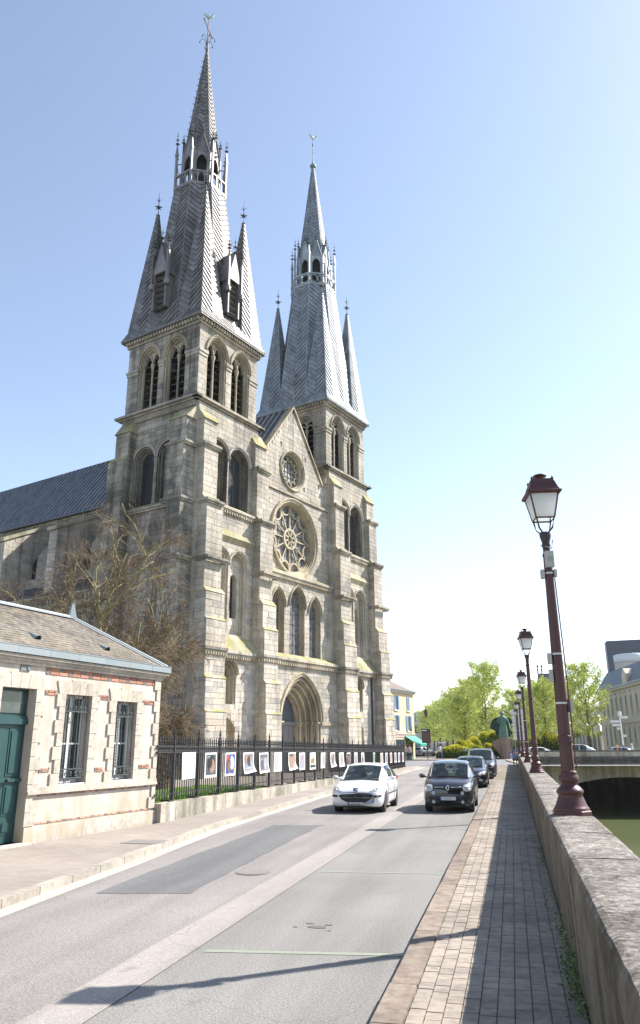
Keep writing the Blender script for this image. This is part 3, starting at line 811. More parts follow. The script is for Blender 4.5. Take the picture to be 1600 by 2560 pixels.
    b2, _ = buttress(('front', 0), [(0, 3.95, U+5.95, U+7.6, 1.75), (3.95, 5.9, U+5.95, U+7.55, 1.65), (5.9, 9.4, U+5.9, U+7.45, 1.5), (9.4, 11.1, U+5.85, U+7.35, 1.38), (11.1, 16.9, U+5.8, U+7.25, 1.1), (16.9, 20.8, U+5.75, U+7.1, .75), (20.8, 22.7, U+5.75, U+7.0, .55)])
    for e_, a0, a1, ps in ((b1, U+.1, U+1.72, (1.52, 1.42, 1.24, .83)), (b2, U+5.85, U+7.4, (1.5, 1.4, 1.15, .78))):
        T = MB(); D = MB()
        for z, p in zip((7.42, 13.0, 16.75, 20.7), ps):
            fr_ = front(-p); ww = a1-(-.2 if z < 10 else -.1 if z < 15 else .24); 
            course_mould(T, fr_, a0, ww, z, .3, .16, True, .22 if z < 8 else 0, D)
            for g in (Fr((a0, 0, 0), (0, 1, 0), (1, 0, 0)), Fr((ww, 0, 0), (0, 1, 0), (-1, 0, 0))): course_mould(T, g, -p, 0, z, .298, .155, False, .22 if z < 8 else 0, D)
        T.build_each('string_course', DARKST, e_)
        if D.v: D.build('corbel_row', CARVED, e_)['kind'] = 'stuff'
    if side_open:
        b3, _ = buttress(('left', U), [(0, 3.95, -.25, 1.2, 1.7), (3.95, 7.6, -.25, 1.15, 1.6), (7.6, 10.9, -.2, 1.1, 1.48), (10.9, 16.9, -.15, 1.0, 1.25), (16.9, 20.7, -.05, 1.45, 1.1), (20.7, 22.6, -.05, 1.4, .9)])
        T = MB()
        for z, p in ((7.42, 1.5), (13.0, 1.28), (16.75, 1.15), (20.6, 1.0)):
            course_mould(T, left(U-p), -.15, 1.1 if z < 16 else 1.4, z, .3, .16, True)
            for g in (Fr((0, -.15, 0), (1, 0, 0), (0, 1, 0)),): course_mould(T, g, U-p, U, z, .298, .155, False)
        T.build_each('string_course', DARKST, b3)
        b4, _ = buttress(('left', U), [(0, 7.6, 5.7, 7.3, 1.6), (7.6, 13, 5.7, 7.25, 1.35), (13, 20.8, 5.65, 7.15, .9), (20.8, 22.9, 5.6, 6.9, .6)])
    else:
        buttress(('left', U), [(17, 20.8, -.02, 1.2, .5), (20.8, 22.7, -.02, 1.1, .35)])
        # far-side angle buttress of this tower, seen edge on at the right
        e5 = cpart('buttress'); bk5 = MB(); st5 = []; ms5 = MB()
        for z0, z1, p in ((0, 7.6, 1.3), (7.6, 13, 1.1), (13, 20.8, .8), (20.8, 22.7, .5)):
            wall(Fr((U+6.4, .05, 0), (1, 0, 0), (0, 1, 0)), 0, p, z0, z1, back=bk5, stones=st5); wall(right(U+6.4+p), .05, 1.5, z0, z1, back=bk5)
        bk5.build('core', MORTAR, e5); STONES.append((e5, st5))
    return e
tower(0.0, True, True)
tower(16.05, False, False)
# ---- west front between the towers
wf = cpart('west_front'); bk = MB(); st = []; tr = MB(); teeth = MB(); ms = MB(); f = front(0)
rose = Circ(11.25, 17.0, 2.72); rose2 = Circ(11.12, 22.42, 1.42); fP, fL, fR = front(-.8), front(-.42), front(-.1)
lan = [Op(8.85, .76, 8.2, 11.5, 1.25, True), Op(11.25, .95, 8.2, 11.7, 1.5, True), Op(13.6, .78, 8.2, 11.45, 1.25, True)]
portal = Op(11.3, 2.45, 0, 3.6, 3.1, True)
def gl(z): 
    if z < 22.3: return (6.4, 16.05)
    k = (27.7-z)/(27.7-22.3); return (11.15-4.2*k, 11.15+4.2*k)
wall(f, 6.4, 16.05, 20.2, 27.7, [rose2], bk, st, limit=gl); wall(fR, 6.4, 16.05, 13.9, 20.2, [rose], bk, st); wall(fL, 6.4, 16.05, 7.6, 13.9, lan, bk, st); wall(fP, 6.4, 16.05, 0, 7.6, [portal], bk, st)
bk.build('core', MORTAR, wf)
for p0, p1 in (((6.95, 22.3), (11.15, 27.75)), ((11.15, 27.75), (15.35, 22.3))):
    q = [f(p0[0], -.12, p0[1]), f(p1[0], -.12, p1[1]), f(p1[0], -.12, p1[1]+.22), f(p0[0], -.12, p0[1]+.22)]
    tr.mark(); tr.prism(q, f.d*.5)
tr.mark(); tr.box(6.4, 16.05, -.05, .05, 20.1, 20.24); tr.box(6.4, 16.05, -.22, .05, 20.24, 20.42)
course_mould(tr, fL, 6.9, 15.9, 13.65, .3, .24, False, .2, teeth); course_mould(tr, fP, 7.4, 16.0, 7.5, .34, .28, False, .26, teeth)
slope(ms, fP, 7.4, 16, 7.84, 8.2, -.28, .42); slope(ms, fL, 7.2, 16, 13.95, 14.25, -.24, .34)
tr.build_each('string_course', CARVED, wf); teeth.build('corbel_table', CARVED, wf)['kind'] = 'stuff'; ms.build_each('weathering_slope', MOSSY, wf)
STONES.append((wf, st))
for x, z in ((9.25, 25.2), (9.6, 24.2), (12.9, 23.9), (12.75, 21.3), (13.4, 24.6), (14.9, 22.2)):
    MB().box(x-.03, x+.03, -.05, 0, z-.16, z+.16).box(x-.1, x+.1, -.05, 0, z+.12, z+.17).build('iron_tie_anchor', IRON, wf)
mb = MB(); mb.tube([(11.15, 0, 27.8), (11.15, 0, 29.6)], .025, 5); mb.tube([(10.75, 0, 29.0), (11.55, 0, 29.0)], .02, 5); mb.build('gable_cross', mat('rusted iron', (.20, .09, .07), .8), wf)
# lancets
for i, lo in enumerate(lan):
    par = cpart('lancet_window'); inner, d = portal_orders(par, fL, lo, [(.09, .14), (.05, .20), (0, .06)], CARVED, hood=.16, capw=.10)
    mb = MB(); fan(mb, fL, inner, d); mb.build('pane', LANGLASS, par); leadlines(par, fL, inner, d, .75, True)
# rose windows
def ring(par, cc, prof, name, m, n=48): 
    mb = MB(); sweep(mb, f, cc.path(n), prof, True); mb.build(name, m, par)
rw = cpart('rose_window'); rw.location = (0, -.1, 0)
ring(rw, rose, [(.38, .02), (.38, -.16), (.3, -.2), (.2, -.12), (.08, -.1), (.06, -.02), (.0, .0), (0, .12), (-.06, .16), (-.06, .24), (-.13, .28), (-.15, .42), (-.2, .45), (-.2, .6)], 'outer_ring', CARVED)
mb = MB()
for i in range(60):
    a = 2*math.pi*i/60; mb.cbox((rose.c+3.02*math.cos(a), -.13, rose.zc+3.02*math.sin(a)), (.14, .1, .14), )
mb.build('billet_ornament', CARVED, rw)['kind'] = 'stuff'
mb = MB(); fan(mb, f, Circ(rose.c, rose.zc, 2.6), .56); mb.build('pane', PALEGLASS, rw)
def tracery_arc(mb, cx, cz, r, a0, a1, w=.07, d0=.36, d1=.54, n=9):
    pts = [(cx+r*math.cos(a0+(a1-a0)*i/n), cz+r*math.sin(a0+(a1-a0)*i/n)) for i in range(n+1)]
    sweep(mb, f, pts, [(-w/2, d1), (-w/2, d0), (w/2, d0), (w/2, d1)])
for k in range(12):
    a = 2*math.pi*(k+.0)/12+.0; mb = MB(); M = Matrix.Translation((rose.c, .45, rose.zc)) @ Matrix.Rotation(-a, 4, 'Y')
    mb.box(.82, 2.0, -.06, .06, -.042, .042, M); mb.box(1.86, 2.04, -.08, .08, -.075, .075, M); mb.build('spoke', CARVED, rw)
    ac = a+math.pi/12; mb = MB(); rc = 2.43; q = .56
    tracery_arc(mb, rose.c+rc*math.cos(ac), rose.zc+rc*math.sin(ac), q, ac+math.pi*.5, ac+math.pi*1.5, .13); mb.build('foil_arc', CARVED, rw)
mb = MB(); hub = Circ(rose.c, rose.zc, .78); sweep(mb, f, hub.path(28), [(-.09, .54), (-.09, .34), (.05, .34), (.05, .54)], True)
for k in range(8):
    a = 2*math.pi*k/8; tracery_arc(mb, rose.c+.45*math.cos(a), rose.zc+.45*math.sin(a), .22, 0, 2*math.pi, .06)
mb.build('hub', CARVED, rw)
mb = MB()
for k in range(-5, 6):
    x = k*.45; h = math.sqrt(max(0, 2.5**2-x*x)); mb.box(rose.c-h, rose.c+h, .53, .55, rose.zc+x-.012, rose.zc+x+.012); mb.box(rose.c+x-.012, rose.c+x+.012, .53, .55, rose.zc-h, rose.zc+h)
mb.build('lead_lines', BLACKLEAD, rw)
rw2 = cpart('small_rose_window')
ring(rw2, rose2, [(.26, .02), (.26, -.1), (.18, -.14), (.08, -.08), (.04, .0), (-.02, .06), (-.04, .2), (-.12, .24), (-.14, .5)], 'outer_ring', CARVED, 36)
mb = MB(); fan(mb, f, Circ(rose2.c, rose2.zc, 1.35), .48); mb.build('pane', PALEGLASS, rw2)
mb = MB()
for k in range(12):
    a = 2*math.pi*k/12; tracery_arc(mb, rose2.c+1.1*math.cos(a), rose2.zc+1.1*math.sin(a), .27, a+math.pi*.45, a+math.pi*1.55, .08, .3, .46)
mb.build('tracery', CARVED, rw2)
mb = MB()
for k in range(-2, 3): mb.box(rose2.c-1.1, rose2.c+1.1, .44, .47, rose2.zc+k*.4-.014, rose2.zc+k*.4+.014)
for k in (-1, 0, 1): mb.box(rose2.c+k*.4-.014, rose2.c+k*.4+.014, .44, .47, rose2.zc-1.1, rose2.zc+1.1)
mb.build('lead_lines', BLACKLEAD, rw2)
# portal
pp = cpart('portal'); pp.location = (0, -.8, 0); inner, d = portal_orders(pp, f, portal, [(.34, .30), (.30, .30), (.30, .30), (.28, .28), (0, .3)], CARVED, hood=.26, capw=.2)
lim = MB(); M = Matrix.Identity(4); lim.box(13.8, 15.9, -.12, .05, 3.35, 3.6); lim.build('impost_moulding', CARVED, pp)
mb = MB(); z = 3.6
while z < inner.zs+inner.r-.03:
    h = inner.half(z+.03)
    if h: mb.quad((inner.c-h, d, z), (inner.c+h, d, z), (inner.c+h, d, z+.06), (inner.c-h, d, z+.06))
    z += .06
mb.build('tympanum', mat('dark tympanum boarding', (.085, .10, .12), .7, 0, .3, 1.5), pp)
dr = MB(); dr.box(inner.c-inner.w, inner.c+inner.w, d-.08, d+.1, 3.36, 3.6); dr.build('lintel', DOORWOOD, pp)
n = 12
for i in range(n):
    x0 = inner.c-inner.w+2*inner.w*i/n
    MB().box(x0+.006, x0+2*inner.w/n-.006, d+.0+rnd.uniform(0, .012), d+.08, 0, 3.36).build('door_plank', DOORWOOD, pp)
for x, z1 in ((20.95+.4, 12.0),): MB().tube([(x, -.62, 8.2), (x, -.9, 7.3), (x, -.9, .2)], .07, 6).build('downpipe', IRON, church)
# ---- nave, roof, aisle, flying buttresses
nv = cpart('nave'); bk = MB(); st = []; lw = left(6.7); tr = MB(); teeth = MB()
nops = [Op(c, .62, 16.0, 18.6, 1.0, True) for c in (11.0, 14.5, 18.0, 21.5, 25.0, 28.5, 32, 35.5)]
wall(lw, 6.9, 46, 12.5, 20.9, nops, bk, st, .42)
course_mould(tr, lw, 6.9, 46, 20.8, .3, .35, False, .36, teeth)
ALOW = left(.4); aops = [Op(c, .6, 4.5, 9.0, .8, True) for c in (11, 14.5, 18, 21.5, 25, 28.5, 32)]
wall(ALOW, 6.9, 46, 0, 12.2, aops, bk, st, .42)
course_mould(tr, ALOW, 6.9, 46, 12.1, .25, .3, False, .4, teeth)
bk.build('core', MORTAR, nv); tr.build_each('string_course', DARKST, nv); teeth.build('corbel_table', DARKST, nv)['kind'] = 'stuff'; STONES.append((nv, st))
for ff, ol in ((lw, nops), (ALOW, aops)):
    for o_ in ol:
        par = cpart('nave_window'); inn, dd_ = portal_orders(par, ff, o_, [(.12, .2), (0, .2)], STONE, hood=.14, caps=False); mb = MB(); fan(mb, ff, inn, dd_); mb.build('pane', CHGLASS, par)
MB().quad((.1, 6.9, 12.3), (.1, 46, 12.3), (6.7, 46, 15.2), (6.7, 6.9, 15.2)).build('aisle_roof', ZINC, church)
nr = MB()
zr = 27.75; ze = 21.05
nr.quad((6.25, .45, ze), (6.25, 46, ze), (11.15, 46, zr), (11.15, .45, zr)); nr.quad((16.05, .45, ze), (16.05, 46, ze), (11.15, 46, zr), (11.15, .45, zr))
nr.box(6.1, 6.4, 6.9, 46, ze-.12, ze+.1); nr.tube([(11.15, .4, zr+.05), (11.15, 46, zr+.05)], .09, 6)
nroof = nr.build('nave_roof', ZINC, church)
sd = Vector((11.15-6.25, 0, zr-ze)).normalized(); nn_ = Vector((-sd.z, 0, sd.x))
for i in range(74):
    v = .5+i*.6; m_ = MB(); a = Vector((6.3, v, ze+.05)); b = Vector((11.1, v, zr-.02))
    m_.prism([a, b, b+nn_*.09, a+nn_*.09], (0, .09, 0)); m_.build('standing_seam', ZINCSEAM, nroof)
dm = cpart('roof_dormer'); vv = 15.6; zz = 22.6
MB().box(7.2, 8.4, vv-.35, vv+.35, zz-.8, zz+.55).build('cheek', LEADTRIM2, dm); MB().box(7.18, 7.2, vv-.25, vv+.25, zz-.55, zz+.4).build('shutter', mat('grey blue shutter', (.16, .19, .25), .6), dm)
MB().prism([(7.05, vv-.42, zz+.55), (7.05, vv+.42, zz+.55), (7.05, vv+.42, zz+.62), (7.05, vv-.42, zz+.62)], (1.5, 0, .05)).build('hood', LEADTRIM2, dm)
for v in (14.2, 20.6, 27):
    fb = cpart('flying_buttress'); bk = MB(); st = []; fr_ = front(v)
    def lim(z):   # solid pier plus raking flyer with an arched underside
        u0 = .8 if z < 17.6 else .8+(z-17.6)*2.05
        u1 = 3.0 if z < 13.2 else 6.7-math.sqrt(max(0, 1-((z-13.2)/5.6)**2))*3.7 if z < 18.8 else 6.7
        return (u0, u1)
    wall(fr_, -1, 7, 0, 20.6, [], bk, st, .38, lim)
    wall(front(v+.9), -1, 7, 0, 20.6, [], bk, None, .38, lim)
    wall(left(.8), v, v+.9, 0, 17.6, [], bk, st)
    z = 13.2
    while z < 18.7:
        a, b = lim(z)[1], lim(z+.25)[1]; bk.quad((a, v, z), (a, v+.9, z), (b, v+.9, z+.25), (b, v, z+.25)); z += .25
    bk.build('core', MORTAR, fb)
    m_ = MB(); a = Vector((.6, v-.12, 17.55)); b = Vector((6.7, v-.12, 20.55)); m_.prism([a, b, b+Vector((0, 0, .28)), a+Vector((0, 0, .28))], (0, 1.14, 0)); m_.build('coping', MOSSY, fb)
    STONES.append((fb, st))
# ---- stones of the whole church: the 300 that show largest are objects, the rest one part per element
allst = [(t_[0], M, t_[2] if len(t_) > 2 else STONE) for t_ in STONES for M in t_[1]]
def _w(t):
    M = t[1]; s = sorted(M.col[i].to_3d().length for i in range(3))
    n = CM.to_3x3() @ M.col[1].to_3d().normalized(); p = CM @ M.translation
    return seen_size(p, s[1]*s[2]*abs(n.dot((p-CAMPOS).normalized())))
allst.sort(key=lambda t: -_w(t))
for e, M, sm in allst[:300]:
    o = link_mesh('stone', unit_box(sm), e); o.matrix_local = M
rest = {}
for e, M, sm in allst[300:]: rest.setdefault((e.name, sm.name), (e, MB(), sm))[1].add([M @ c for c in CORN], CF)
for e, mb, sm in rest.values(): mb.build('masonry', sm, e)['kind'] = 'stuff'
# ------------------------------------------------------------------ lead spires
LEADP = {}
def clip(poly, axis, lim, keep_above):
    out = []
    for i in range(len(poly)):
        a, b = poly[i-1], poly[i]; ia = (a[axis] >= lim) == keep_above; ib = (b[axis] >= lim) == keep_above
        if ia != ib:
            t = (lim-a[axis])/(b[axis]-a[axis]); out.append((a[0]+(b[0]-a[0])*t, a[1]+(b[1]-a[1])*t))
        if ib: out.append(b)
    return out
def chevrons(plates, B, X, W0, T, W1, pitch, m=.85, lift=.075, split=.55):
    """herringbone sheets on one spire face: bottom centre B, lateral X, half widths W0 to W1, top centre T"""
    B, X, T = Vector(B), Vector(X).normalized(), Vector(T); Yv = T-B; L = Yv.length; Yv = Yv.normalized(); N = X.cross(Yv)
    s = (W1-W0)/L
    P = lambda x, h, o: B+X*x+Yv*h+N*o
    for sg in (-1, 1):
        k = -int((W0*m)/pitch)-1; off = rnd.uniform(0, pitch)
        while k*pitch+off < L:
            h0 = k*pitch+off; h1 = h0+pitch; k += 1
            x0 = max(0, (W0+s*h0)/(1-s*m)); x1 = max(0, (W0+s*h1)/(1-s*m))
            cuts = [0, 1]
            if rnd.random() < split and x0 > .45: c = rnd.uniform(.35, .65); cuts = [0, c, 1]
            for c0, c1 in zip(cuts, cuts[1:]):
                pl = [(x0*c0, h0+m*x0*c0), (x0*c1, h0+m*x0*c1), (x1*c1, h1+m*x1*c1), (x1*c0, h1+m*x1*c0)]
                pl = clip(clip(pl, 1, 0.0, True), 1, L, False)
                if len(pl) < 3: continue
                vs = []
                for (x, h) in pl:
                    q = (h-m*x-h0)/pitch; vs.append(P(sg*x, h, lift*(1-q)+.008))
                n = len(vs); fs = [tuple(range(n))]
                # turned lower lip
                lo = [i for i in range(n) if (pl[i][1]-m*pl[i][0]-h0) < pitch*.05]
                if len(lo) == 2:
                    a, b = lo; vs += [P(sg*pl[a][0], pl[a][1], -.01), P(sg*pl[b][0], pl[b][1], -.01)]; fs.append((a, b, n+1, n))
                plates.append((vs, fs))
def octa(cx, cy, apo, z):
    r = apo/math.cos(math.pi/8)
    return [Vector((cx+r*math.cos(math.pi/8+math.pi/4*k), cy+r*math.sin(math.pi/8+math.pi/4*k), z)) for k in range(8)]
def frustum(mb, A, B):
    n = len(A); mb.add(A+B, [(i, (i+1) % n, n+(i+1) % n, n+i) for i in range(n)]+[tuple(range(n, 2*n))])
def finial(par, p, h, m, big=1.0):
    mb = MB(); x, y, z = p
    mb.tube([(x, y, z-.15), (x, y, z+h)], .035*big, 5, .012)
    mb.lathe([(.05, 0), (.17, .05), (.05, .12)], (x, y, z), 6)
    zc = z+h*.36
    mb.sphere((x, y, zc), .15*big, 8, 5)
    for k in range(8):
        a = k*math.pi/4; mb.tube([(x, y, zc), (x+.30*big*math.cos(a), y+.30*big*math.sin(a), zc+(.06 if k % 2 else -.05))], .045*big, 4, .03*big)
    zc = z+h*.68
    for k in range(4):
        a = k*math.pi/2+.4; mb.tube([(x, y, zc-.08), (x+.19*big*math.cos(a), y+.19*big*math.sin(a), zc+.03)], .03*big, 4, .02*big)
    mb.sphere((x, y, z+h*.6), .06*big, 6, 4)
    mb.build('finial', m, par)
def cock(par, p, ang, m, name='weathercock'):
    mb = MB(); M = Matrix.Translation(p) @ Matrix.Rotation(ang, 4, 'Z')
    side = [(-.50, .55), (-.36, .20), (-.15, .05), (.1, .02), (.28, .16), (.34, .38), (.46, .40), (.36, .47), (.34, .60), (.24, .58), (.20, .40), (.05, .26), (-.18, .30), (-.34, .48), (-.40, .72)]
    for sg in (-1, 1):
        pass
    vs = [M @ Vector((x, -.05, z)) for x, z in side]+[M @ Vector((x, .05, z)) for x, z in side]; n = len(side)
    mb.add(vs, [tuple(range(n)), tuple(range(n, 2*n))[::-1]]+[(i, (i+1) % n, n+(i+1) % n, n+i) for i in range(n)])
    mb.sphere(M @ Vector((0, 0, .17)), .17, 8, 5, (1.5, .6, .8)); mb.build(name, m, par)
def spire(U, lm, tm, dormers, top, dxy=(0, 0), gal='arches'):
    sp = cpart('spire'); cx, cy = U+3.2+dxy[0]*.5, 3.45+dxy[1]*.5; tx, ty = U+3.2+dxy[0], 3.45+dxy[1]
    core = MB(); plates = []; trim = MB()
    # flared square skirt at the eaves
    hx, hy = 3.2, 3.45
    sq = lambda h, z: [Vector((U+3.2-hx-h, 3.45-hy-h, z)), Vector((U+3.2+hx+h, 3.45-hy-h, z)), Vector((U+3.2+hx+h, 3.45+hy+h, z)), Vector((U+3.2-hx-h, 3.45+hy+h, z))]
    A, B_, C_ = sq(.47, 30.38), sq(.46, 30.50), sq(.02, 31.55)
    frustum(core, A, B_); frustum(core, B_, C_); core.poly([tuple(p) for p in A][::-1])
    for i in range(4):
        a, b, c, d = B_[i], B_[(i+1) % 4], C_[(i+1) % 4], C_[i]
        trim.tube([a, d], .06, 5); trim.tube([a, b], .05, 5)
        chevrons(plates, (a+b)/2, b-a, (b-a).length/2, (c+d)/2, (c-d).length/2, .42, .8, .04)
    # main octagonal pyramid
    zb, zt = 30.9, 43.75; ab, at = 3.42, 1.95
    O0, O1 = octa(cx, cy, ab, zb), octa(tx, ty, at, zt); frustum(core, O0, O1)
    for i in range(8):
        a, b, c, d = O0[i], O0[(i+1) % 8], O1[(i+1) % 8], O1[i]
        chevrons(plates, (a+b)/2, b-a, (b-a).length/2, (c+d)/2, (c-d).length/2, .50)
        trim.tube([a, d], .065, 6)
    # corner pyramids
    for sx in (-1, 1):
        for sy in (-1, 1):
            bx, by = U+3.2+sx*2.2, 3.45+sy*2.45; ax, ay = U+3.2+sx*2.25, 3.45+sy*2.5; h = 1.18; z0 = 30.95; za = 42.0
            q = [Vector((bx-h, by-h, z0)), Vector((bx+h, by-h, z0)), Vector((bx+h, by+h, z0)), Vector((bx-h, by+h, z0))]
            t = .06; qt = [Vector((ax-t, ay-t, za)), Vector((ax+t, ay-t, za)), Vector((ax+t, ay+t, za)), Vector((ax-t, ay+t, za))]
            frustum(core, q, qt)
            for i in range(4):
                a, b, c, d = q[i], q[(i+1) % 4], qt[(i+1) % 4], qt[i]
                chevrons(plates, (a+b)/2, b-a, (b-a).length/2, (c+d)/2, (c-d).length/2, .48)
                trim.tube([a, d], .045, 5)
            finial(sp, (ax, ay, za), 2.2, GREENIRON)
    # gallery: floor, balustrade, pinnacles
    G = octa(tx, ty, 2.02, zt); G1 = octa(tx, ty, 2.02, zt+.16); frustum(core, G, G1)
    trimo = MB()
    for i in range(8):
        a, b = octa(tx, ty, 1.97, zt)[i], octa(tx, ty, 1.97, zt)[(i+1) % 8]; d = (b-a); L = d.length; d.normalize(); nrm = Vector((d.y, -d.x, 0))
        M = Matrix((d, nrm, Vector((0, 0, 1)))).transposed().to_4x4(); M.translation = a
        bal = MB()
        bal.box(0, L, -.06, .06, 1.22, 1.36, M); bal.box(0, L, -.07, .07, .1, .26, M)
        if gal == 'arches':
            nn = 3
            for k in range(nn+1): bal.box(L*k/nn-.045, L*k/nn+.045, -.05, .05, .26, 1.22, M)
            for k in range(nn):
                c0 = L*(k+.5)/nn; w = L/nn/2-.045
                for sg in (-1, 1): bal.add([M @ Vector(p) for p in ((c0+sg*w, -.05, 1.22), (c0, -.05, 1.22), (c0+sg*w, -.05, .80), (c0+sg*w*.75, -.05, 1.0))], [(0, 1, 3), (0, 3, 2)])
        else:
            nn = 2
            for k in range(nn):
                c0 = L*(k+.5)/nn; r = .40
                bal.tube([M @ Vector((c0+r*math.cos(t_*math.pi/8), 0, .74+r*math.sin(t_*math.pi/8))) for t_ in range(16)], .055, 5, closed=True)
                for sg in (-1, 1): bal.tube([M @ Vector((c0+sg*.62, 0, .3)), M @ Vector((c0+sg*.33, 0, .74)), M @ Vector((c0+sg*.62, 0, 1.2))], .045, 4)
        bal.build('balustrade', tm, sp)
        # pinnacle at the corner
        pn = MB(); p = octa(tx, ty, 1.97, zt)[i]
        pn.box(p.x-.075, p.x+.075, p.y-.075, p.y+.075, zt-.1, 47.2); pn.box(p.x-.11, p.x+.11, p.y-.11, p.y+.11, 47.05, 47.25); pn.lathe([(.13, 47.25), (.02, 48.3)], (p.x, p.y, 0), 4, rot=math.pi/4, smooth=False)
        q = octa(tx, ty, 1.38, zt)[i]; pn.tube([(p.x, p.y, 46.3), (q.x, q.y, 46.6)], .05, 4); pn.tube([(p.x, p.y, 45.7), (q.x, q.y, 45.4)], .04, 4)
        pn.build('pinnacle', tm, sp); finial(sp, (p.x, p.y, 48.25), 1.3, GREENIRON, .55)
    # lantern
    inner = MB(); frustum(inner, octa(tx, ty, 1.0, zt), octa(tx, ty, 1.0, 47.6)); inner.build('dark_interior', BLACK, sp)
    for i in range(8):
        P8 = octa(tx, ty, 1.42, 0); a, b = P8[i], P8[(i+1) % 8]; d = (b-a); L = d.length; d.normalize(); nrm = Vector((d.y, -d.x, 0))
        M = Matrix((d, nrm, Vector((0, 0, 1)))).transposed().to_4x4(); M.translation = a
        lan_ = MB(); lan_.lathe([(.15, zt), (.15, 47.4)], (a.x, a.y, 0), 6)
        op = Op(L/2, .40, zt, 46.35, .75, True)
        z = 46.3
        while z < 47.5:
            for x0, x1 in free(.05, L-.05, z, .08, [op]): lan_.box(x0, x1, -.05, .05, z, z+.08, M)
            z += .08
        fr_ = Fr(a, d, -nrm); sweep(lan_, fr_, op.path(), [(.0, -.09), (.08, -.09), (.08, .0)])
        lan_.build('lantern_arch', tm, sp)
        g = MB(); g.prism([M @ Vector(p) for p in ((.02, .06, 47.35), (L-.02, .06, 47.35), (L/2, .06, 49.2))], M.to_3x3() @ Vector((0, -.5, 0)))
        g.tube([M @ Vector((0, .1, 47.3)), M @ Vector((L/2, .1, 49.25))], .05, 4); g.tube([M @ Vector((L, .1, 47.3)), M @ Vector((L/2, .1, 49.25))], .05, 4)
        g.build('gablet', tm if i % 2 else lm, sp); c = M @ Vector((L/2, .08, 49.2)); finial(sp, c, 1.0, GREENIRON, .55)
    # upper spire
    O0, O1 = octa(tx, ty, 1.40, 47.35), octa(tx, ty, .07, 59.2); frustum(core, O0, O1)
    for i in range(8):
        a, b, c, d = O0[i], O0[(i+1) % 8], O1[(i+1) % 8], O1[i]
        chevrons(plates, (a+b)/2, b-a, (b-a).length/2, (c+d)/2, (c-d).length/2, .46, split=.15)
        trim.tube([a, d], .05, 5)
        if top == 'cross' and i in (3, 4):
            for k in range(14):
                p = a.lerp(d, .12+k*.06); o = Vector((p.x-tx, p.y-ty, 0)).normalized()
                MB().tube([p, p+o*.16, p+o*.2+Vector((0, 0, .07))], .03, 4).build('crocket', GREENIRON, sp)
    core.build('roof_boarding', lm, sp); trim.build('arris_roll', tm, sp)
    LEADP.setdefault(lm.name, []).append((sp, plates, lm))
    # top
    mb = MB()
    if top == 'cross':
        RI = mat('rusted iron cross', (.16, .10, .09), .7)
        mb.tube([(tx, ty, 59.0), (tx, ty, 63.15)], .06, 6, .03); mb.lathe([(.12, 59.2), (.16, 59.5), (.08, 59.8), (.13, 60.1), (.05, 60.4)], (tx, ty, 0), 8)
        d = Vector((.95, .35, 0)).normalized(); c = Vector((tx, ty, 61.95))
        mb.tube([c-d*.85, c+d*.85], .045, 5)
        for sg in (-1, 1): mb.sphere(c+d*.9*sg, .09, 6, 4)
        mb.sphere(c, .13, 6, 4, (1, .5, 1)); mb.build('iron_cross', RI, sp)
        for k in range(6):
            a = k*math.pi/3; e = Vector((math.cos(a), math.sin(a), 0)); m_ = MB()
            m_.tube([Vector((tx, ty, 60.2))+e*.06, Vector((tx, ty, 60.75))+e*.3, Vector((tx, ty, 60.75))+e*.55, Vector((tx, ty, 60.5))+e*.66], .022, 4); m_.sphere(Vector((tx, ty, 60.42))+e*.66, .07, 6, 4, (1, 1, 1.5)); m_.build('scroll', GREENIRON, sp)
        cock(sp, (tx, ty, 63.05), 2.3, COPPER)
    else:
        mb.sphere((tx, ty, 59.25), .34, 12, 8, (1, 1, .7)); mb.lathe([(.2, 59.45), (.12, 59.6), (.05, 59.9)], (tx, ty, 0), 8); mb.build('copper_ball', mat('green copper ball', (.17, .25, .22), .5, .3), sp)
        m_ = MB(); m_.tube([(tx, ty, 59.4), (tx, ty, 62.8)], .045, 5, .025); m_.sphere((tx, ty, 61.0), .06); m_.sphere((tx, ty, 62.0), .08, 6, 4, (1, 1, 2.5)); m_.build('rod', IRON, sp)
        cock(sp, (tx, ty, 62.75), 2.5, mat('pale gilt weathercock', (.62, .68, .60), .4, .3))
    # louvred dormers on the four main faces
    if dormers:
        for k, (nx, ny) in enumerate(((0, -1), (-1, 0), (1, 0), (0, 1))):
            dm = cpart('spire_dormer'); nrm = Vector((nx, ny, 0)); d = Vector((-ny, nx, 0)); M = Matrix((d, nrm, Vector((0, 0, 1)))).transposed().to_4x4(); M.translation = Vector((cx, cy, 0))
            F_ = 3.75; mb = MB(); op = Op(0, .52, 32.0, 34.6, 1.0, True); fr_ = Fr(M @ Vector((0, F_, 0)), d, -nrm)
            sweep(mb, fr_, op.path(), [(0, .5), (0, -.06), (.13, -.06), (.13, .6)])
            mb.prism([M @ Vector(p) for p in ((-.78, F_+.1, 34.9), (.78, F_+.1, 34.9), (0, F_+.1, 37.35))], -nrm*.14)
            for sg in (-1, 1):
                mb.add([M @ Vector(p) for p in ((sg*.8, F_+.14, 34.7), (0, F_+.14, 37.5), (0, 1.6, 37.5), (sg*.8, 1.6, 34.7))], [(0, 1, 2, 3)])
                mb.box(sg*.74-.09, sg*.74+.09, F_-.0, F_+.2, 34.0, 36.6, M); mb.lathe([(.2, 33.7), (.26, 34.0), (.1, 34.2)], (sg*.74, F_+.08, 0), 6, M=M); mb.lathe([(.13, 36.6), (.02, 37.4)], (sg*.74, F_+.1, 0), 4, M=M)
            mb.build('frame', lm, dm); bk = MB()
            for s_ in range(1): bk.box(-.5, .5, F_-.33, F_-.30, 32, 35.4, M)
            bk.build('dark_interior', BLACK, dm)
            z = 32.2
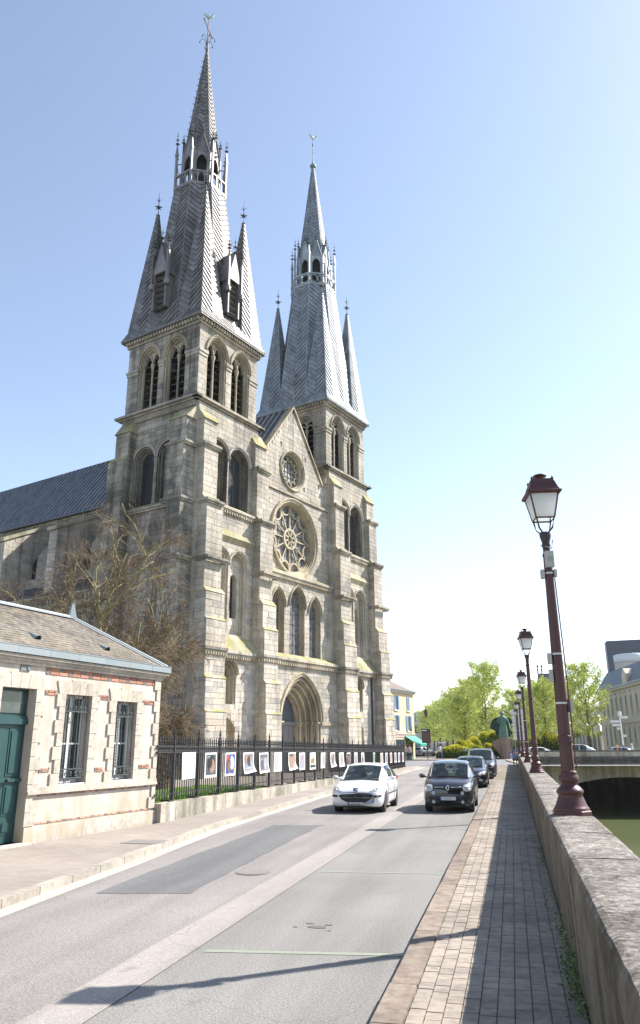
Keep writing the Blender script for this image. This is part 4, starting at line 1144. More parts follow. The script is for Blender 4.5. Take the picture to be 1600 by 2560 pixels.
            while z < 35.2:
                hw = op.half(z) or .1; l_ = MB(); M2 = M @ Matrix.Translation((0, F_-.16, z)) @ Matrix.Rotation(R_(32), 4, 'X'); l_.box(-hw, hw, -.13, .13, -.02, .02, M2); l_.build('louvre', LOUVRE, dm); z += .48
            for q_, s_ in (((0, F_+.05, 37.35), 1.5), ((-.74, F_+.1, 37.3), 1.0), ((.74, F_+.1, 37.3), 1.0)): finial(dm, M @ Vector(q_), s_, GREENIRON, .7)
    else:
        vt = MB()
        for (a, h) in ((math.pi, 33.0), (math.pi*1.02, 33.8), (math.pi*1.25, 33.6), (math.pi*.75, 33.2)):
            r = 3.3; p = Vector((cx+r*math.cos(a), cy+r*math.sin(a), h)); e = Vector((math.cos(a), math.sin(a), 0)); MB().tube([p-e*.4, p+e*.12], .14, 8).build('vent_pipe', LEADTRIM, sp)
spire(0.0, LEAD, LEADTRIM, True, 'cross', (-.14, .16), 'arches')
spire(16.05, LEAD2, LEADTRIM2, False, 'ball', (.04, -.05), 'circles')
# the 300 sheets that show largest stay apart, the rest one part per spire
allp = [(sp, p, m) for l in LEADP.values() for sp, pl, m in l for p in pl]
def _wp(t):
    vs = t[1][0]; c = CM @ (sum(vs, Vector())/len(vs)); n = CM.to_3x3() @ (vs[1]-vs[0]).cross(vs[2]-vs[0]); f_ = n.dot(c-CAMPOS)
    return seen_size(c, n.length*abs(n.normalized().dot((c-CAMPOS).normalized()))) if f_ < 0 else 0
allp.sort(key=lambda t: -_wp(t))
for sp, p, m in allp[:300]: MB().add(*p).build('lead_sheet', m, sp)
rest = {}
for sp, p, m in allp[300:]: rest.setdefault(sp.name, (sp, MB(), m))[1].add(*p)
for sp, mb, m in rest.values(): mb.build('lead_sheets', m, sp)['kind'] = 'stuff'
# ------------------------------------------------------------------ the small house at the left
HC = (-9.57, 20.02, 0)
house = empty('house', HC, R_(80.13), 'small one storey cream house with slate hip roof, teal door and grilled windows', 'house')
HM = Matrix.Translation(HC) @ Matrix.Rotation(R_(80.13), 4, 'Z')
hf = Fr((0, 0, 0), (1, 0, 0), (0, 1, 0))
XL = -10.5
wops = [Op(-3.32, .43, 1.28, 3.28, .002), Op(-1.46, .41, 1.28, 3.22, .002)]; dop = Op(-5.25, .47, .15, 3.35, .002)
bk = MB()
class Rc:
    def __init__(s, a, b, z0, z1): s.a, s.b, s.z0, s.z1 = a, b, z0, z1
    def span(s, z): return (s.a, s.b) if s.z0 <= z <= s.z1 else None
WIN = [Rc(-3.78, -2.87, 1.28, 3.29), Rc(-1.9, -1.05, 1.28, 3.22)]; DOOR = Rc(-5.75, -4.75, .15, 3.35)
def rects(mb, x0, x1, z0, z1, ops, y=0.0):
    xs = sorted({x0, x1, *[o.a for o in ops], *[o.b for o in ops]}); zs = sorted({z0, z1, *[o.z0 for o in ops], *[o.z1 for o in ops]})
    for a, b in zip(xs, xs[1:]):
        for c, d in zip(zs, zs[1:]):
            if any(o.a-1e-6 <= a and b <= o.b+1e-6 and o.z0-1e-6 <= c and d <= o.z1+1e-6 for o in ops): continue
            if a < x0-1e-6 or b > x1+1e-6 or c < z0-1e-6 or d > z1+1e-6: continue
            mb.quad((a, y, c), (b, y, c), (b, y, d), (a, y, d))
rects(bk, XL, -.0, 0, 4.0, WIN+[DOOR])
bk.quad((0, 0, 0), (0, 3.7, 0), (0, 3.7, 4), (0, 0, 4)); bk.quad((XL, 3.7, 0), (0, 3.7, 0), (0, 3.7, 4), (XL, 3.7, 4))
bk.quad((XL, 0, 0), (XL, 3.7, 0), (XL, 3.7, 4.2), (XL, 0, 4.2)); bk.add([(XL, -.1, 4.2), (XL, 3.75, 4.2), (XL, 1.8, 5.49)], [(0, 1, 2)])
for o in WIN+[DOOR]:
    for x in (o.a, o.b): bk.quad((x, 0, o.z0), (x, .30, o.z0), (x, .30, o.z1), (x, 0, o.z1))
    bk.quad((o.a, 0, o.z1), (o.b, 0, o.z1), (o.b, .3, o.z1), (o.a, .3, o.z1)); bk.quad((o.a, 0, o.z0), (o.b, 0, o.z0), (o.b, .3, o.z0), (o.a, .3, o.z0))
bk.build('wall', RENDER, house)
# quoins and surrounds: toothed ashlars
qs = []
def quoin(x0, x1, z0, z1, pr=.012): qs.append(TS(((x0+x1)/2, .06-(pr+.12)/2+.03, (z0+z1)/2), (x1-x0-.008, pr+.12, z1-z0-.010)))
def toothed(xe, sg, z0, z1, n, wa=.20, wb=.30):
    h = (z1-z0)/n
    for i in range(n):
        w = wa if i % 2 else wb; a, b = (xe, xe+sg*w); quoin(min(a, b), max(a, b), z0+i*h, z0+(i+1)*h)
for o in WIN: toothed(o.a, -1, 1.22, o.z1-.0, 7); toothed(o.b, 1, 1.22, o.z1, 7)
toothed(DOOR.a, -1, .45, 3.35, 10, .22, .34); toothed(DOOR.b, 1, .45, 3.35, 10, .2, .32); toothed(-.012, -1, 1.22, 3.88, 9, .17, .28); toothed(-.012, -1, .5, 1.08, 2, .17, .28)
for o in WIN+[DOOR]:   # flat arch of four stones
    w = (o.b-o.a)/4
    for i in range(4):
        z1 = o.z1+(.33 if i in (1, 2) else .30); a = o.a+i*w; e = .05
        pts = [(a+(.004 if i else -.22+.004), -.03, o.z1), (a+w-.004+(.22 if i == 3 else 0), -.03, o.z1), (a+w-.004+(i-1.0)*.045+(.22 if i == 3 else 0), -.03, z1), (a+.004+(i-2)*.045-(.22 if i == 0 else 0), -.03, z1)]
        MB().prism(pts, (0, .1, 0)).build('voussoir', HOUSEST, house)
blocks('quoin_stone', qs, HOUSEST, house, 300, 'quoin_stones', HM)
for a, b in ((-6.3, -5.75), (-4.75, 0)):   # plinth stones and sill course
    x = a
    while x < b-.01:
        w = min(rnd.uniform(.7, 1.1), b-x)
        MB().box(x+.003, x+w-.003, -.07, .05, -.05, .44+rnd.uniform(-.005, .005)).build('plinth_stone', HOUSEST if rnd.random() < .5 else RENDER, house)
        if a > -5:
            MB().box(x+.002, x+w-.002, -.085, .05, 1.10, 1.16).box(x+.002, x+w-.002, -.06, .05, 1.16, 1.25).build('sill_stone', HOUSEST, house)
        x += w
MB().box(-5.9, -4.6, -.32, .35, -.02, .15).build('door_step', HOUSEST, house)
# brick bands: each brick by itself
def band(x0, x1, z0, rows, L=.215, hh=.055, mats=(BRICK, BRICK, BRICKDK), gap=.02):
    bs = {}
    for r in range(rows):
        x = x0-(L*.5 if r % 2 else 0); k = r
        while x < x1-.02:
            w = L if k % 3 else L*.45; m_ = mats[0] if k % 3 else mats[2]
            a, b = max(x, x0), min(x+w, x1)
            if b-a > .03: bs.setdefault(m_.name, (m_, []))[1].append(TS(((a+b)/2, -.0, z0+(r+.5)*hh), (b-a-gap, .036, hh-gap*.8)))
            x += w; k += 1
    for m_, l in bs.values(): blocks('brick', l, m_, house, 80, 'bricks', HM)
band(-4.5, -.3, 3.70, 2, .30, .078)
band(-4.46, -4.06, 3.24, 2, .2, .062); band(-2.58, -2.18, 3.22, 2, .2, .062); band(-.78, -.28, 3.18, 2, .2, .062)
band(-4.43, -4.08, 1.55, 2, .2, .055, (BRICKPALE, BRICKPALE, BRICKDK)); band(-2.55, -2.22, 1.5, 2, .2, .055); band(-.78, -.3, 1.52, 2, .2, .055)
band(-4.4, -.3, 1.04, 1, .2, .055, (BRICKPALE, BRICKPALE, BRICKDK)); band(-4.5, -.3, .47, 1, .2, .05, (BRICKPALE, BRICKPALE, BRICKDK))
# cornice, zinc gutter in lengths
for (pts, ext) in (([(XL, 0), (.0, 0)], None),):
    mb = MB()
    for k, (pz0, pz1, pj) in enumerate(((3.86, 3.93, .06), (3.93, 4.0, .11), (4.0, 4.06, .17))):
        mb.box(XL, pj, -pj, .1, pz0, pz1); mb.box(0, pj, .1, 3.7+pj, pz0, pz1)
    mb.build('cornice', HOUSEST, house)
x = XL
while x < .16:
    w = min(.98, .2-x); MB().box(x+.004, x+w-.004, -.215+rnd.uniform(-.003, .003), -.06, 4.075, 4.235).build('gutter_panel', ZINCPALE, house); x += w
MB().box(.03, .22, -.05, 3.9, 4.077, 4.23).build('gutter_panel', ZINCPALE, house)
MB().box(XL, .21, -.225, -.205, 4.235, 4.252).build('gutter_lip', ZINCPALE, house)
MB().box(-5.28, -5.0, -.03, -.005, 3.72, 3.86).box(-5.1, -5.04, -.05, -.0, 3.74, 3.82).build('wall_lamp_box', mat('dark grey box', (.16, .17, .17), .6), house)
# hip roof: slates laid course by course
E0 = -.12; ZE = 4.22; YR = 1.8; ZR = 5.50
rf = MB(); P_ = dict(a=(XL, E0, ZE), b=(.12, E0, ZE), r0=(XL, YR, ZR), r1=(-1.8, YR, ZR), c=(.12, 3.75, ZE), d=(XL, 3.75, ZE))
rf.add([P_[k] for k in 'a b r0 r1 c d'.split()], [(0, 1, 3, 2), (1, 4, 3), (4, 5, 2, 3)])
roof = rf.build('roof', SLATE, house)
sl = Vector((0, YR-E0, ZR-ZE)); SL = sl.length; sl.normalize(); N_ = Vector((0, -sl.z, sl.y)); slates = []
row = 0; h = 0
while h < SL-.05:
    x1 = .12-(1.92)*(h/SL); x = XL+3.6-(.1 if row % 2 else 0)
    while x < x1:
        w = .2; a, b = x, min(x+w, x1); t = .012+rnd.uniform(0, .006); j = rnd.uniform(-.006, .006)
        if b-a > .03:
            def Q(xx, hh, o): return Vector((xx, E0, ZE))+sl*hh+N_*o
            hh0 = h+j; hh1 = min(h+.19, SL)
            vs = [Q(a+.003, hh0, t), Q(b-.003, hh0, t), Q(b-.003, hh1, .004), Q(a+.003, hh1, .004), Q(a+.003, hh0, -.004), Q(b-.003, hh0, -.004)]
            slates.append((vs, [(0, 1, 2, 3), (0, 4, 5, 1), (0, 3, 4), (1, 5, 2)]))
        x += w
    h += .125; row += 1
shards('slate', slates, SLATE, roof, 300, 'slates', HM)
mb = MB(); a = Vector(P_['r1']); b = Vector(P_['b'])
for p, q in ((Vector(P_['r0']), a), (a, b), (a, Vector(P_['c']))):
    mb.tube([p+Vector((0, 0, .03)), q+Vector((0, 0, .03))], .05, 6)
    d = (q-p).normalized(); sd_ = d.cross(Vector((0, 0, 1))).normalized()
    mb.add([p+sd_*.12+Vector((0, 0, -.02)), q+sd_*.12+Vector((0, 0, -.02)), q+Vector((0, 0, .045)), p+Vector((0, 0, .045)), q-sd_*.12+Vector((0, 0, -.02)), p-sd_*.12+Vector((0, 0, -.02))], [(0, 1, 2, 3), (3, 2, 4, 5)])
mb.build('ridge_flashing', ZINCPALE, house)
MB().lathe([(.17, ZR-.1), (.035, ZR+.42)], (a.x, a.y, 0), 4, rot=.3, smooth=False).build('roof_finial', ZINCPALE, house)
for x, h in ((-4.55, .52), (-2.05, .52)):
    c = Vector((x, E0, ZE))+sl*h; m_ = MB(); M = Matrix.Translation(c+N_*.02)
    n = 9; A_ = [(c+Vector((.10*math.cos(math.pi*k/(n-1)), -.02, 0))+N_*(.11*math.sin(math.pi*k/(n-1)))) for k in range(n)]; T_ = c+sl*.36+N_*.01+Vector((-.04, 0, 0))
    m_.add(A_+[T_], [(i, i+1, n) for i in range(n-1)]); m_.build('roof_vent', ZINCPALE, house)
    MB().add([p+Vector((0, .03, 0)) for p in A_], [tuple(range(n))]).build('vent_opening', BLACK, house)
# door
de = bpy.data.objects.new('door', None); COL.objects.link(de); de.parent = house
MB().box(-5.75, -4.75, .20, .26, .15, 3.35).build('leaf', TEAL, de)
for x0, x1 in ((-5.7, -5.28), (-5.22, -4.80)):
    for z0, z1 in ((.32, .62), (.7, 1.35), (1.5, 2.5)):
        m_ = MB(); m_.box(x0+.03, x1-.03, .185, .2, z0, z1); m_.box(x0+.08, x1-.08, .165, .186, z0+.06, z1-.06); m_.build('panel', TEAL, de)
MB().box(-5.75, -4.75, .12, .2, 2.58, 2.70).box(-5.75, -4.75, .15, .2, 2.70, 2.76).build('transom_bar', TEAL, de)
MB().box(-5.62, -4.88, .175, .205, 2.82, 3.28).build('transom_glass', DARKGLASS, de)
MB().box(-5.75, -4.75, .14, .2, 1.38, 1.45).build('mid_rail', TEAL, de)
MB().sphere((-5.18, .12, 1.42), .035).build('knob', IRON, de)
# windows and grilles
for o in WIN:
    we = bpy.data.objects.new('window', None); COL.objects.link(we); we.parent = house
    m_ = MB(); y0, y1 = .2, .26
    for a, b, c, d in ((o.a, o.a+.07, o.z0, o.z1), (o.b-.07, o.b, o.z0, o.z1), (o.a, o.b, o.z1-.07, o.z1), (o.a, o.b, o.z0, o.z0+.08), ((o.a+o.b)/2-.045, (o.a+o.b)/2+.045, o.z0, o.z1)): m_.box(a, b, y0, y1, c, d)
    for z in (2.15,): m_.box(o.a, o.b, y0+.01, y1, z, z+.035)
    m_.build('frame', WHITEPAINT, we)
    for a, b in ((o.a+.07, (o.a+o.b)/2-.045), ((o.a+o.b)/2+.045, o.b-.07)):
        for c, d in ((o.z0+.08, 2.15), (2.185, o.z1-.07)): MB().box(a, b, .225, .235, c, d).build('pane', DARKGLASS, we)
    MB().box(o.a, o.b, -.02, .2, o.z0-.06, o.z0).build('sill', WHITEPAINT, we)
    ge = bpy.data.objects.new('window_grille', None); COL.objects.link(ge); ge.parent = house
    W_ = o.b-o.a; g = MB(); yb = .03
    for z in (o.z0+.10, o.z0+.30, o.z1-.40): g.box(o.a, o.b-.02, yb-.01, yb+.012, z, z+.032)
    g.build('rail', GRILLE, ge)
    for k in range(6):
        x = o.a+.04+(W_-.1)*k/5; b_ = MB(); nt = 26 if k % 2 else 2
        zt = o.z1-.10-(.05 if k % 2 else 0)
        if k % 2: b_.tube([(x, yb, o.z0+.3+i*(zt-o.z0-.3)/40) for i in range(41)], [(.017 if i % 2 else .009) for i in range(41)], 5, smooth=False)
        else: b_.tube([(x, yb, o.z0+.05), (x, yb, zt+.05)], .013, 5)
        b_.tube([(x, yb, zt-.02), (x, yb, zt+.09)], .014, 4, .003); b_.build('bar', GRILLE, ge)
        if k < 5:
            for zz, r in ((o.z0+.2, .05), (o.z1-.32, .045)):
                s_ = MB(); xc_ = x+(W_-.1)/10; s_.tube([(xc_+r*(1-.03*t)*math.cos(t*.6)*.9, yb, zz+r*(1-.05*t)*math.sin(t*.6)*1.3) for t in range(16)], .013, 4); s_.build('scroll', GRILLE, ge)
        if k < 5 : MB().tube([(x+.02, yb, o.z1-.38), (x+(W_-.1)/10, yb, o.z1-.18), (x+(W_-.1)/5-.02, yb, o.z1-.02)], .010, 4).build('spear', GRILLE, ge)
# ------------------------------------------------------------------ churchyard lawn, railing and the posters on it
lawn = MB(); N = 6
for i in range(N):
    y0, y1 = 20.5+i*2, 22.5+i*2
    z0, z1 = .56-(y0-20)*.0105, .56-(y1-20)*.0105
    lawn.quad((-9.6, y0, z0-.06), (-9.6, y1, z1-.06), (-13.2, y1, z1), (-13.2, y0, z0))
o = MB().quad((-9.6, 20.2, .40), (-9.6, 72, .0), (-75, 72, -.01), (-75, 20.2, .42)).build('church_yard', mat('church yard gravel', (.24, .215, .175), .95, 0, .25, 2, 0, .3, 40)); o['kind'] = 'structure'
lo = lawn.build('lawn', GRASS); lo['kind'] = 'structure'
gb = MB()
for i in range(12000):
    y = 20.6+11.6*rnd.random(); x = -9.75-3.4*rnd.random(); z = .50-(y-20)*.0105+(-9.6-x)*.0016
    h = rnd.uniform(.05, .12); a = rnd.uniform(0, 6.28); dx, dy = .02*math.cos(a), .02*math.sin(a)
    gb.add([(x-dx, y-dy, z-.01), (x+dx, y+dy, z-.01), (x+rnd.uniform(-.04, .04), y+rnd.uniform(-.04, .04), z+h)], [(0, 1, 2)])
gb.build('grass', GRASSBLADE)['kind'] = 'stuff'
FA = (-9.5, 20.0, 0); FRZ = R_(89.39)
fence = empty('railing_fence', FA, FRZ, 'black wrought iron railing with spear tips on a low stone wall before the church', 'fence')
FM = Matrix.Translation(FA) @ Matrix.Rotation(FRZ, 4, 'Z')
FL = 47.2
ft = lambda s: 2.065-.0106*(s-1)
bl = []; s = .03
while s < FL:
    L = .955; zt = ft(s+.5)-1.465
    zt = max(zt, .14)
    bl.append(TS((s+L/2, .0+rnd.uniform(-.004, .004), (zt-.02)/2-.04), (L-.018, .30, zt+.08))); s += L
blocks('wall_stone', bl, stone('garden wall stone', [(.40, .37, .31), (.43, .39, .33), (.38, .36, .30)], grime=.35, streak=.4, moss=.3, gs=.8), fence, 300, 'wall_stones', FM)
MB().box(.62, .80, -.158, -.150, .10, .58).build('white_patch', WHITEPAINT, fence)
def rail(dz, h, w):
    mb = MB(); n = 24
    for i in range(n):
        a, b = FL*i/n-.1, FL*(i+1)/n; za, zb = ft(a)+dz, ft(b)+dz
        mb.add([(x, y, z) for x, z0 in ((a, za), (b, zb)) for y, z in ((-w, z0-h), (w, z0-h), (w, z0), (-w, z0))], [(0, 1, 5, 4), (1, 2, 6, 5), (2, 3, 7, 6), (3, 0, 4, 7)])
    mb.build('rail', IRON, fence)
rail(.035, .042, .022); rail(-.125, .042, .022); rail(-1.24, .036, .018)
# bars: one spear mesh shared
bar = MB(); bar.tube([(0, 0, -1.40), (0, 0, .10)], .0165, 5, smooth=False); bar.lathe([(.02, .10), (.036, .135), (.016, .16), (.027, .19), (.004, .31)], n=5)
bme = bar.mesh('bar', IRON)
post = MB(); post.box(-.036, .036, -.036, .036, -1.47, .22); post.lathe([(.02, .22), (.045, .28), (.018, .33), (.034, .38), (.003, .58)], n=6); post.box(-.03, .03, -.03, .34, -1.47, -1.43); post.box(-.30, .03, -.045, -.02, -1.47, -1.435)
pme = post.mesh('post', IRON)
s = .05; nb = 0; far = MB()
while s < FL:
    k = (s-1.01)/1.765
    if abs(k-round(k))*1.765 > .07:
        o = link_mesh('bar', bme, fence); o.location = (s, 0, ft(s)-(.05 if nb % 3 else 0)*0); nb += 1
    s += .1605
for k in range(27):
    s = 1.01+1.765*k
    if s < FL+.2: o = link_mesh('post', pme, fence); o.location = (s, 0, ft(s))
fr = MB(); s = .0
while s < FL:
    if s < 26:
        fr.tube([(s+.036*math.cos(t*math.pi/4), -.0, ft(s)-.065+.045*math.sin(t*math.pi/4)) for t in range(8)], .013, 4, closed=True)
    else: fr.box(s-.03, s+.03, -.008, .008, ft(s)-.12, ft(s)-.005)
    s += .08
fr.build('scroll_frieze', IRON, fence)['kind'] = 'stuff'
# posters
PAPER = mat('poster paper', (.74, .73, .73), .6, 0, .04)
pc = {}
def ink(c):
    c = tuple(v*.62 for v in c)
    k = 'print ink %d %d %d' % tuple(int(v*100) for v in c)
    return mat(k, c, .55, 0, .12, 6)
def poster(s0, s1, z1, z0, prims, label, curl=0.0, skew=0.0, textlines=0, bg=None):
    curl *= .55; skew *= .6
    s0, s1 = s0-.02, s1-.02; w, h = s1-s0, z1-z0
    p = FM @ Vector((s0, -.03, z1)); e = empty('poster', p, FRZ, label, 'poster', 'printed posters hung along the railing')
    NX, NZ = 6, 6
    def P(u, v, o):   # u,v from the top left corner
        x = w*u+skew*w*v*v; z = -h*v; y = -.012-.02*math.sin(u*5+s0)*v-curl*.22*max(0, v-.55)**1.5*3*(1 if curl else 0)*(.4+.6*u)
        z += curl*.25*max(0, v-.6)*(u if curl > 0 else 1-u)
        return (x, y-o, z)
    def patch(u0, u1, v0, v1, o, m, name, nx=NX, nz=NZ):
        mb = MB(); vs = [P(u0+(u1-u0)*i/nx, v0+(v1-v0)*j/nz, o) for j in range(nz+1) for i in range(nx+1)]
        mb.add(vs, [(j*(nx+1)+i, j*(nx+1)+i+1, (j+1)*(nx+1)+i+1, (j+1)*(nx+1)+i) for j in range(nz) for i in range(nx)]); mb.build(name, m, e)
    patch(0, 1, 0, 1, 0, PAPER, 'paper')
    if bg: patch(.07, .93, .07, .9, .004, ink(bg), 'picture')
    o = .006
    for pr in prims:
        kind, c, u, v, a, b = pr; o += .0016
        mb = MB(); n = 10 if kind == 'e' else 4
        if kind == 'e': q = [P(min(.95, max(.05, u+a*math.cos(t*2*math.pi/n))), min(.9, max(.05, v+b*math.sin(t*2*math.pi/n))), o) for t in range(n)]; ce = P(u, v, o); mb.add([ce]+q, [(0, 1+i, 1+(i+1) % n) for i in range(n)])
        else: q = [P(u+x, v+y, o) for x, y in ((0, 0), (a, 0), (a, b), (0, b))]; mb.add(q, [(0, 1, 2, 3)])
        mb.build('print_shape', ink(c), e)
    for k in range(textlines):
        lw = .35+.3*((k*7) % 5)/5; v = .2+k*.055
        mb = MB(); q = [P(.5-lw/2, v, .004), P(.5+lw/2, v, .004), P(.5+lw/2, v+.014, .004), P(.5-lw/2, v+.014, .004)]; mb.add(q, [(0, 1, 2, 3)]); mb.build('text_line', ink((.55, .55, .56)), e)
sk, sk2, dk, gr = (.42, .24, .16), (.30, .16, .10), (.03, .03, .04), (.25, .25, .28)
poster(1.52, 2.5, 1.90, 1.15, [('r', (.5, .5, .5), .42, .06, .16, .02)], 'plain white poster with a few faint lines of small text, nearest the house', 0, .0, 10)
poster(3.26, 4.2, 1.87, 1.12, [('e', (.015, .014, .016), .52, .42, .32, .34), ('e', sk, .60, .55, .22, .30), ('e', (.02, .015, .015), .42, .38, .18, .25), ('r', (.55, .5, .48), .55, .66, .16, .035), ('r', (.7, .7, .7), .12, .14, .3, .02), ('r', (.7, .7, .7), .12, .2, .22, .02)], 'poster with a dark haired laughing face in profile on dark blue ground', 0, 0, 0, (.07, .11, .15))
poster(5.01, 5.97, 1.85, 1.10, [('r', (.55, .08, .08), .08, .1, .25, .3), ('e', (.55, .58, .62), .6, .45, .25, .3), ('r', (.70, .50, .06), .3, .68, .62, .2), ('e', (.10, .06, .05), .28, .5, .18, .22), ('e', sk2, .30, .62, .13, .24), ('e', (.7, .7, .68), .55, .25, .12, .12)], 'colourful blue, yellow and red poster with a painted figure', 0, 0, 0, (.06, .10, .42))
poster(6.74, 7.9, 1.83, 1.10, [('e', sk, .2, .3, .13, .16), ('e', (.04, .04, .05), .55, .4, .22, .26), ('e', (.4, .4, .45), .75, .45, .14, .3), ('e', sk, .65, .22, .1, .12), ('r', (.6, .6, .6), .15, .72, .6, .03)], 'curled poster of a group of people in grey and black', 1.0, .08, 0, (.30, .30, .36))
poster(8.51, 9.6, 1.80, 1.05, [('e', (.12, .12, .14), .35, .6, .22, .25), ('e', (.5, .5, .54), .65, .5, .16, .35), ('r', (.18, .17, .18), .1, .1, .8, .12)], 'grey street scene poster with its lower right corner bent', .5, .03, 0, (.30, .30, .34))
poster(10.4, 11.4, 1.79, 1.05, [('r', (.55, .56, .57), .08, .08, .4, .8), ('e', (.16, .15, .16), .3, .45, .19, .33), ('e', (.42, .39, .38), .3, .55, .12, .2)], 'pale poster with a grey portrait in its left half')
poster(12.37, 13.47, 1.76, 1.02, [('e', sk, .35, .45, .28, .4), ('e', (.5, .34, .28), .36, .5, .15, .25), ('r', (.10, .06, .06), .12, .1, .5, .1)], 'poster of a large pinkish face, its foot curled up', 1.2, .06, 0, (.40, .33, .31))
poster(14.03, 15.0, 1.73, .99, [('e', (.48, .45, .52), .5, .55, .2, .35), ('e', sk, .5, .3, .08, .1)], 'lilac grey poster with one small standing figure', 0, 0, 0, (.46, .46, .54))
poster(15.88, 16.9, 1.71, .95, [('e', (.5, .22, .06), .35, .5, .15, .2), ('e', (.55, .27, .08), .65, .47, .16, .22), ('r', (.05, .07, .07), .1, .72, .8, .15)], 'dark poster with two orange lit faces')
poster(17.97, 18.85, 1.68, .95, [('e', (.3, .3, .34), .6, .55, .12, .32), ('e', (.2, .2, .22), .6, .3, .07, .1)], 'whitish poster with a thin grey figure at its right', 0, 0, 0, (.62, .62, .66))
poster(19.91, 21.0, 1.66, .92, [('e', (.12, .15, .30), .45, .6, .16, .3), ('e', sk, .3, .35, .1, .12), ('e', (.3, .2, .15), .65, .4, .14, .3)], 'tan and blue poster bent up at the bottom', .9, .08, 0, (.5, .42, .38))
poster(21.94, 23.1, 1.63, .88, [('e', (.4, .4, .4), .6, .5, .14, .34)], 'cream poster hanging askew with a grey landscape', .4, .1, 0, (.55, .53, .5))
poster(23.92, 24.9, 1.60, .87, [('e', (.30, .13, .09), .5, .5, .18, .34), ('e', sk, .5, .4, .12, .16)], 'dark brown poster with a reddish portrait', 0, 0, 0, (.06, .05, .06))
poster(25.97, 26.95, 1.58, .84, [('e', (.45, .12, .10), .5, .65, .2, .22), ('e', sk2, .5, .38, .12, .16)], 'pale blue poster with a figure in red', 0, 0, 0, (.5, .55, .6))
poster(28.05, 29.0, 1.55, .83, [('e', (.08, .08, .1), .5, .6, .2, .28), ('e', (.35, .3, .28), .5, .3, .1, .14)], 'white poster with one dark figure, last before the green notice', 0, 0, 0, (.62, .6, .6))
poster(32.1, 32.8, 1.50, .85, [], 'narrow green notice on the far part of the railing', 0, 0, 0, (.18, .42, .22))
for i, (a, c, l) in enumerate(((34.92, (.42, .40, .30), 'olive'), (36.98, (.25, .25, .34), 'slate blue'), (39.0, (.45, .22, .18), 'brick red'), (41.15, (.3, .32, .3), 'grey green'), (43.13, (.34, .22, .46), 'violet'), (45.19, (.4, .2, .26), 'rose'))):
    poster(a, a+1.0, 1.44-.0105*(a-35), .71-.0105*(a-35), [('e', c, .5, .55, .2, .34), ('e', sk, .5, .3, .1, .13)], 'small far poster with a %s figure beyond the green notice' % l, 0, 0, 0, tuple(min(.7, v+.25) for v in c))
# ------------------------------------------------------------------ lamps on the parapet
def make_lamp():
    e = empty('street_lamp', (0, 0, 0), 0, 'x', 'street lamp', 'street lamps standing on the parapet')
    mb = MB(); mb.lathe([(.242, -.02), (.242, .045), (.23, .06)], n=8, rot=.3, smooth=False); mb.build('plinth', LAMPRED, e)
    mb = MB(); mb.lathe([(.215, .05), (.222, .075), (.208, .09), (.19, .12), (.16, .2), (.147, .235), (.162, .25), (.172, .27), (.16, .295), (.13, .33), (.108, .345), (.10, .37), (.118, .385), (.128, .42), (.122, .46), (.10, .48), (.112, .49), (.108, .505), (.09, .52)], n=24, flute=.035); mb.build('base', LAMPRED, e)
    mb = MB(); mb.lathe([(.086, .5), (.082, .86)], n=16, flute=.14, cap=False); mb.lathe([(.095, .86), (.1, .885), (.085, .90), (.098, .925), (.08, .95)], n=16); mb.lathe([(.082, .94), (.072, 2.0), (.056, 3.35)], n=16, flute=.05)
    mb.build('shaft', LAMPRED, e)
    mb = MB(); mb.lathe([(.06, 3.30), (.066, 3.33), (.05, 3.36), (.05, 3.42), (.062, 3.46), (.052, 3.5), (.075, 3.58), (.082, 3.63), (.07, 3.65)], n=12); mb.build('capital', LAMPDK, e)
    mb = MB()
    hb, ht = .125, .195; z0, z1 = 3.84, 4.20
    for sx in (-1, 1):
        for sy in (-1, 1):
            mb.tube([(sx*.03, sy*.03, 3.63), (sx*.09, sy*.09, 3.70), (sx*hb*.95, sy*hb*.95, z0)], .013, 5)
    mb.build('bracket', LAMPDK, e)
    lt = bpy.data.objects.new('lantern', None); COL.objects.link(lt); lt.parent = e
    fr_ = MB()
    for sx, sy, tx, ty in ((-1, -1, 1, -1), (1, -1, 1, 1), (1, 1, -1, 1), (-1, 1, -1, -1)):
        a0, a1 = Vector((sx*hb, sy*hb, z0)), Vector((sx*ht, sy*ht, z1)); b0, b1 = Vector((tx*hb, ty*hb, z0)), Vector((tx*ht, ty*ht, z1))
        fr_.tube([a0, a1], .012, 4, smooth=False); fr_.tube([a0, b0], .012, 4, smooth=False); fr_.tube([a1, b1], .016, 4, smooth=False)
        MB().quad(a0*.99+Vector((0, 0, .03)), b0*.99+Vector((0, 0, .03)), b1*.985+Vector((0, 0, .05)), a1*.985+Vector((0, 0, .05))).build('pane', OPAL, lt)
    fr_.build('frame', LAMPRED, lt)
    mb = MB(); q = math.pi/4; r2 = math.sqrt(2)
    mb.lathe([(.215*r2, 4.17), (.235*r2, 4.19), (.235*r2, 4.21), (.215*r2, 4.225), (.195*r2, 4.26), (.165*r2, 4.35), (.15*r2, 4.385), (.15*r2, 4.40), (.05*r2, 4.41)], n=4, rot=q, smooth=False); mb.build('roof', LAMPRED, lt)
    for sx in (-1, 1):
        for sy in (-1, 1): MB().lathe([(.016, 4.39), (.02, 4.41), (.004, 4.44)], (sx*.14, sy*.14, 0), 6).build('knob', LAMPRED, lt)
    mb = MB(); mb.lathe([(.07, 4.40), (.05, 4.43), (.045, 4.455), (.095, 4.47), (.098, 4.485), (.07, 4.50), (.01, 4.515)], n=14); mb.build('chimney', LAMPRED, lt)
    mb = MB(); mb.box(-hb, hb, -hb, hb, 4.205, 4.215); mb.build('reflector', WHITEPAINT, lt)
    for z, sd in ((2.9, 0), (2.0, 0), (1.35, 0)):
        pass
    return e
lamp0 = make_lamp()
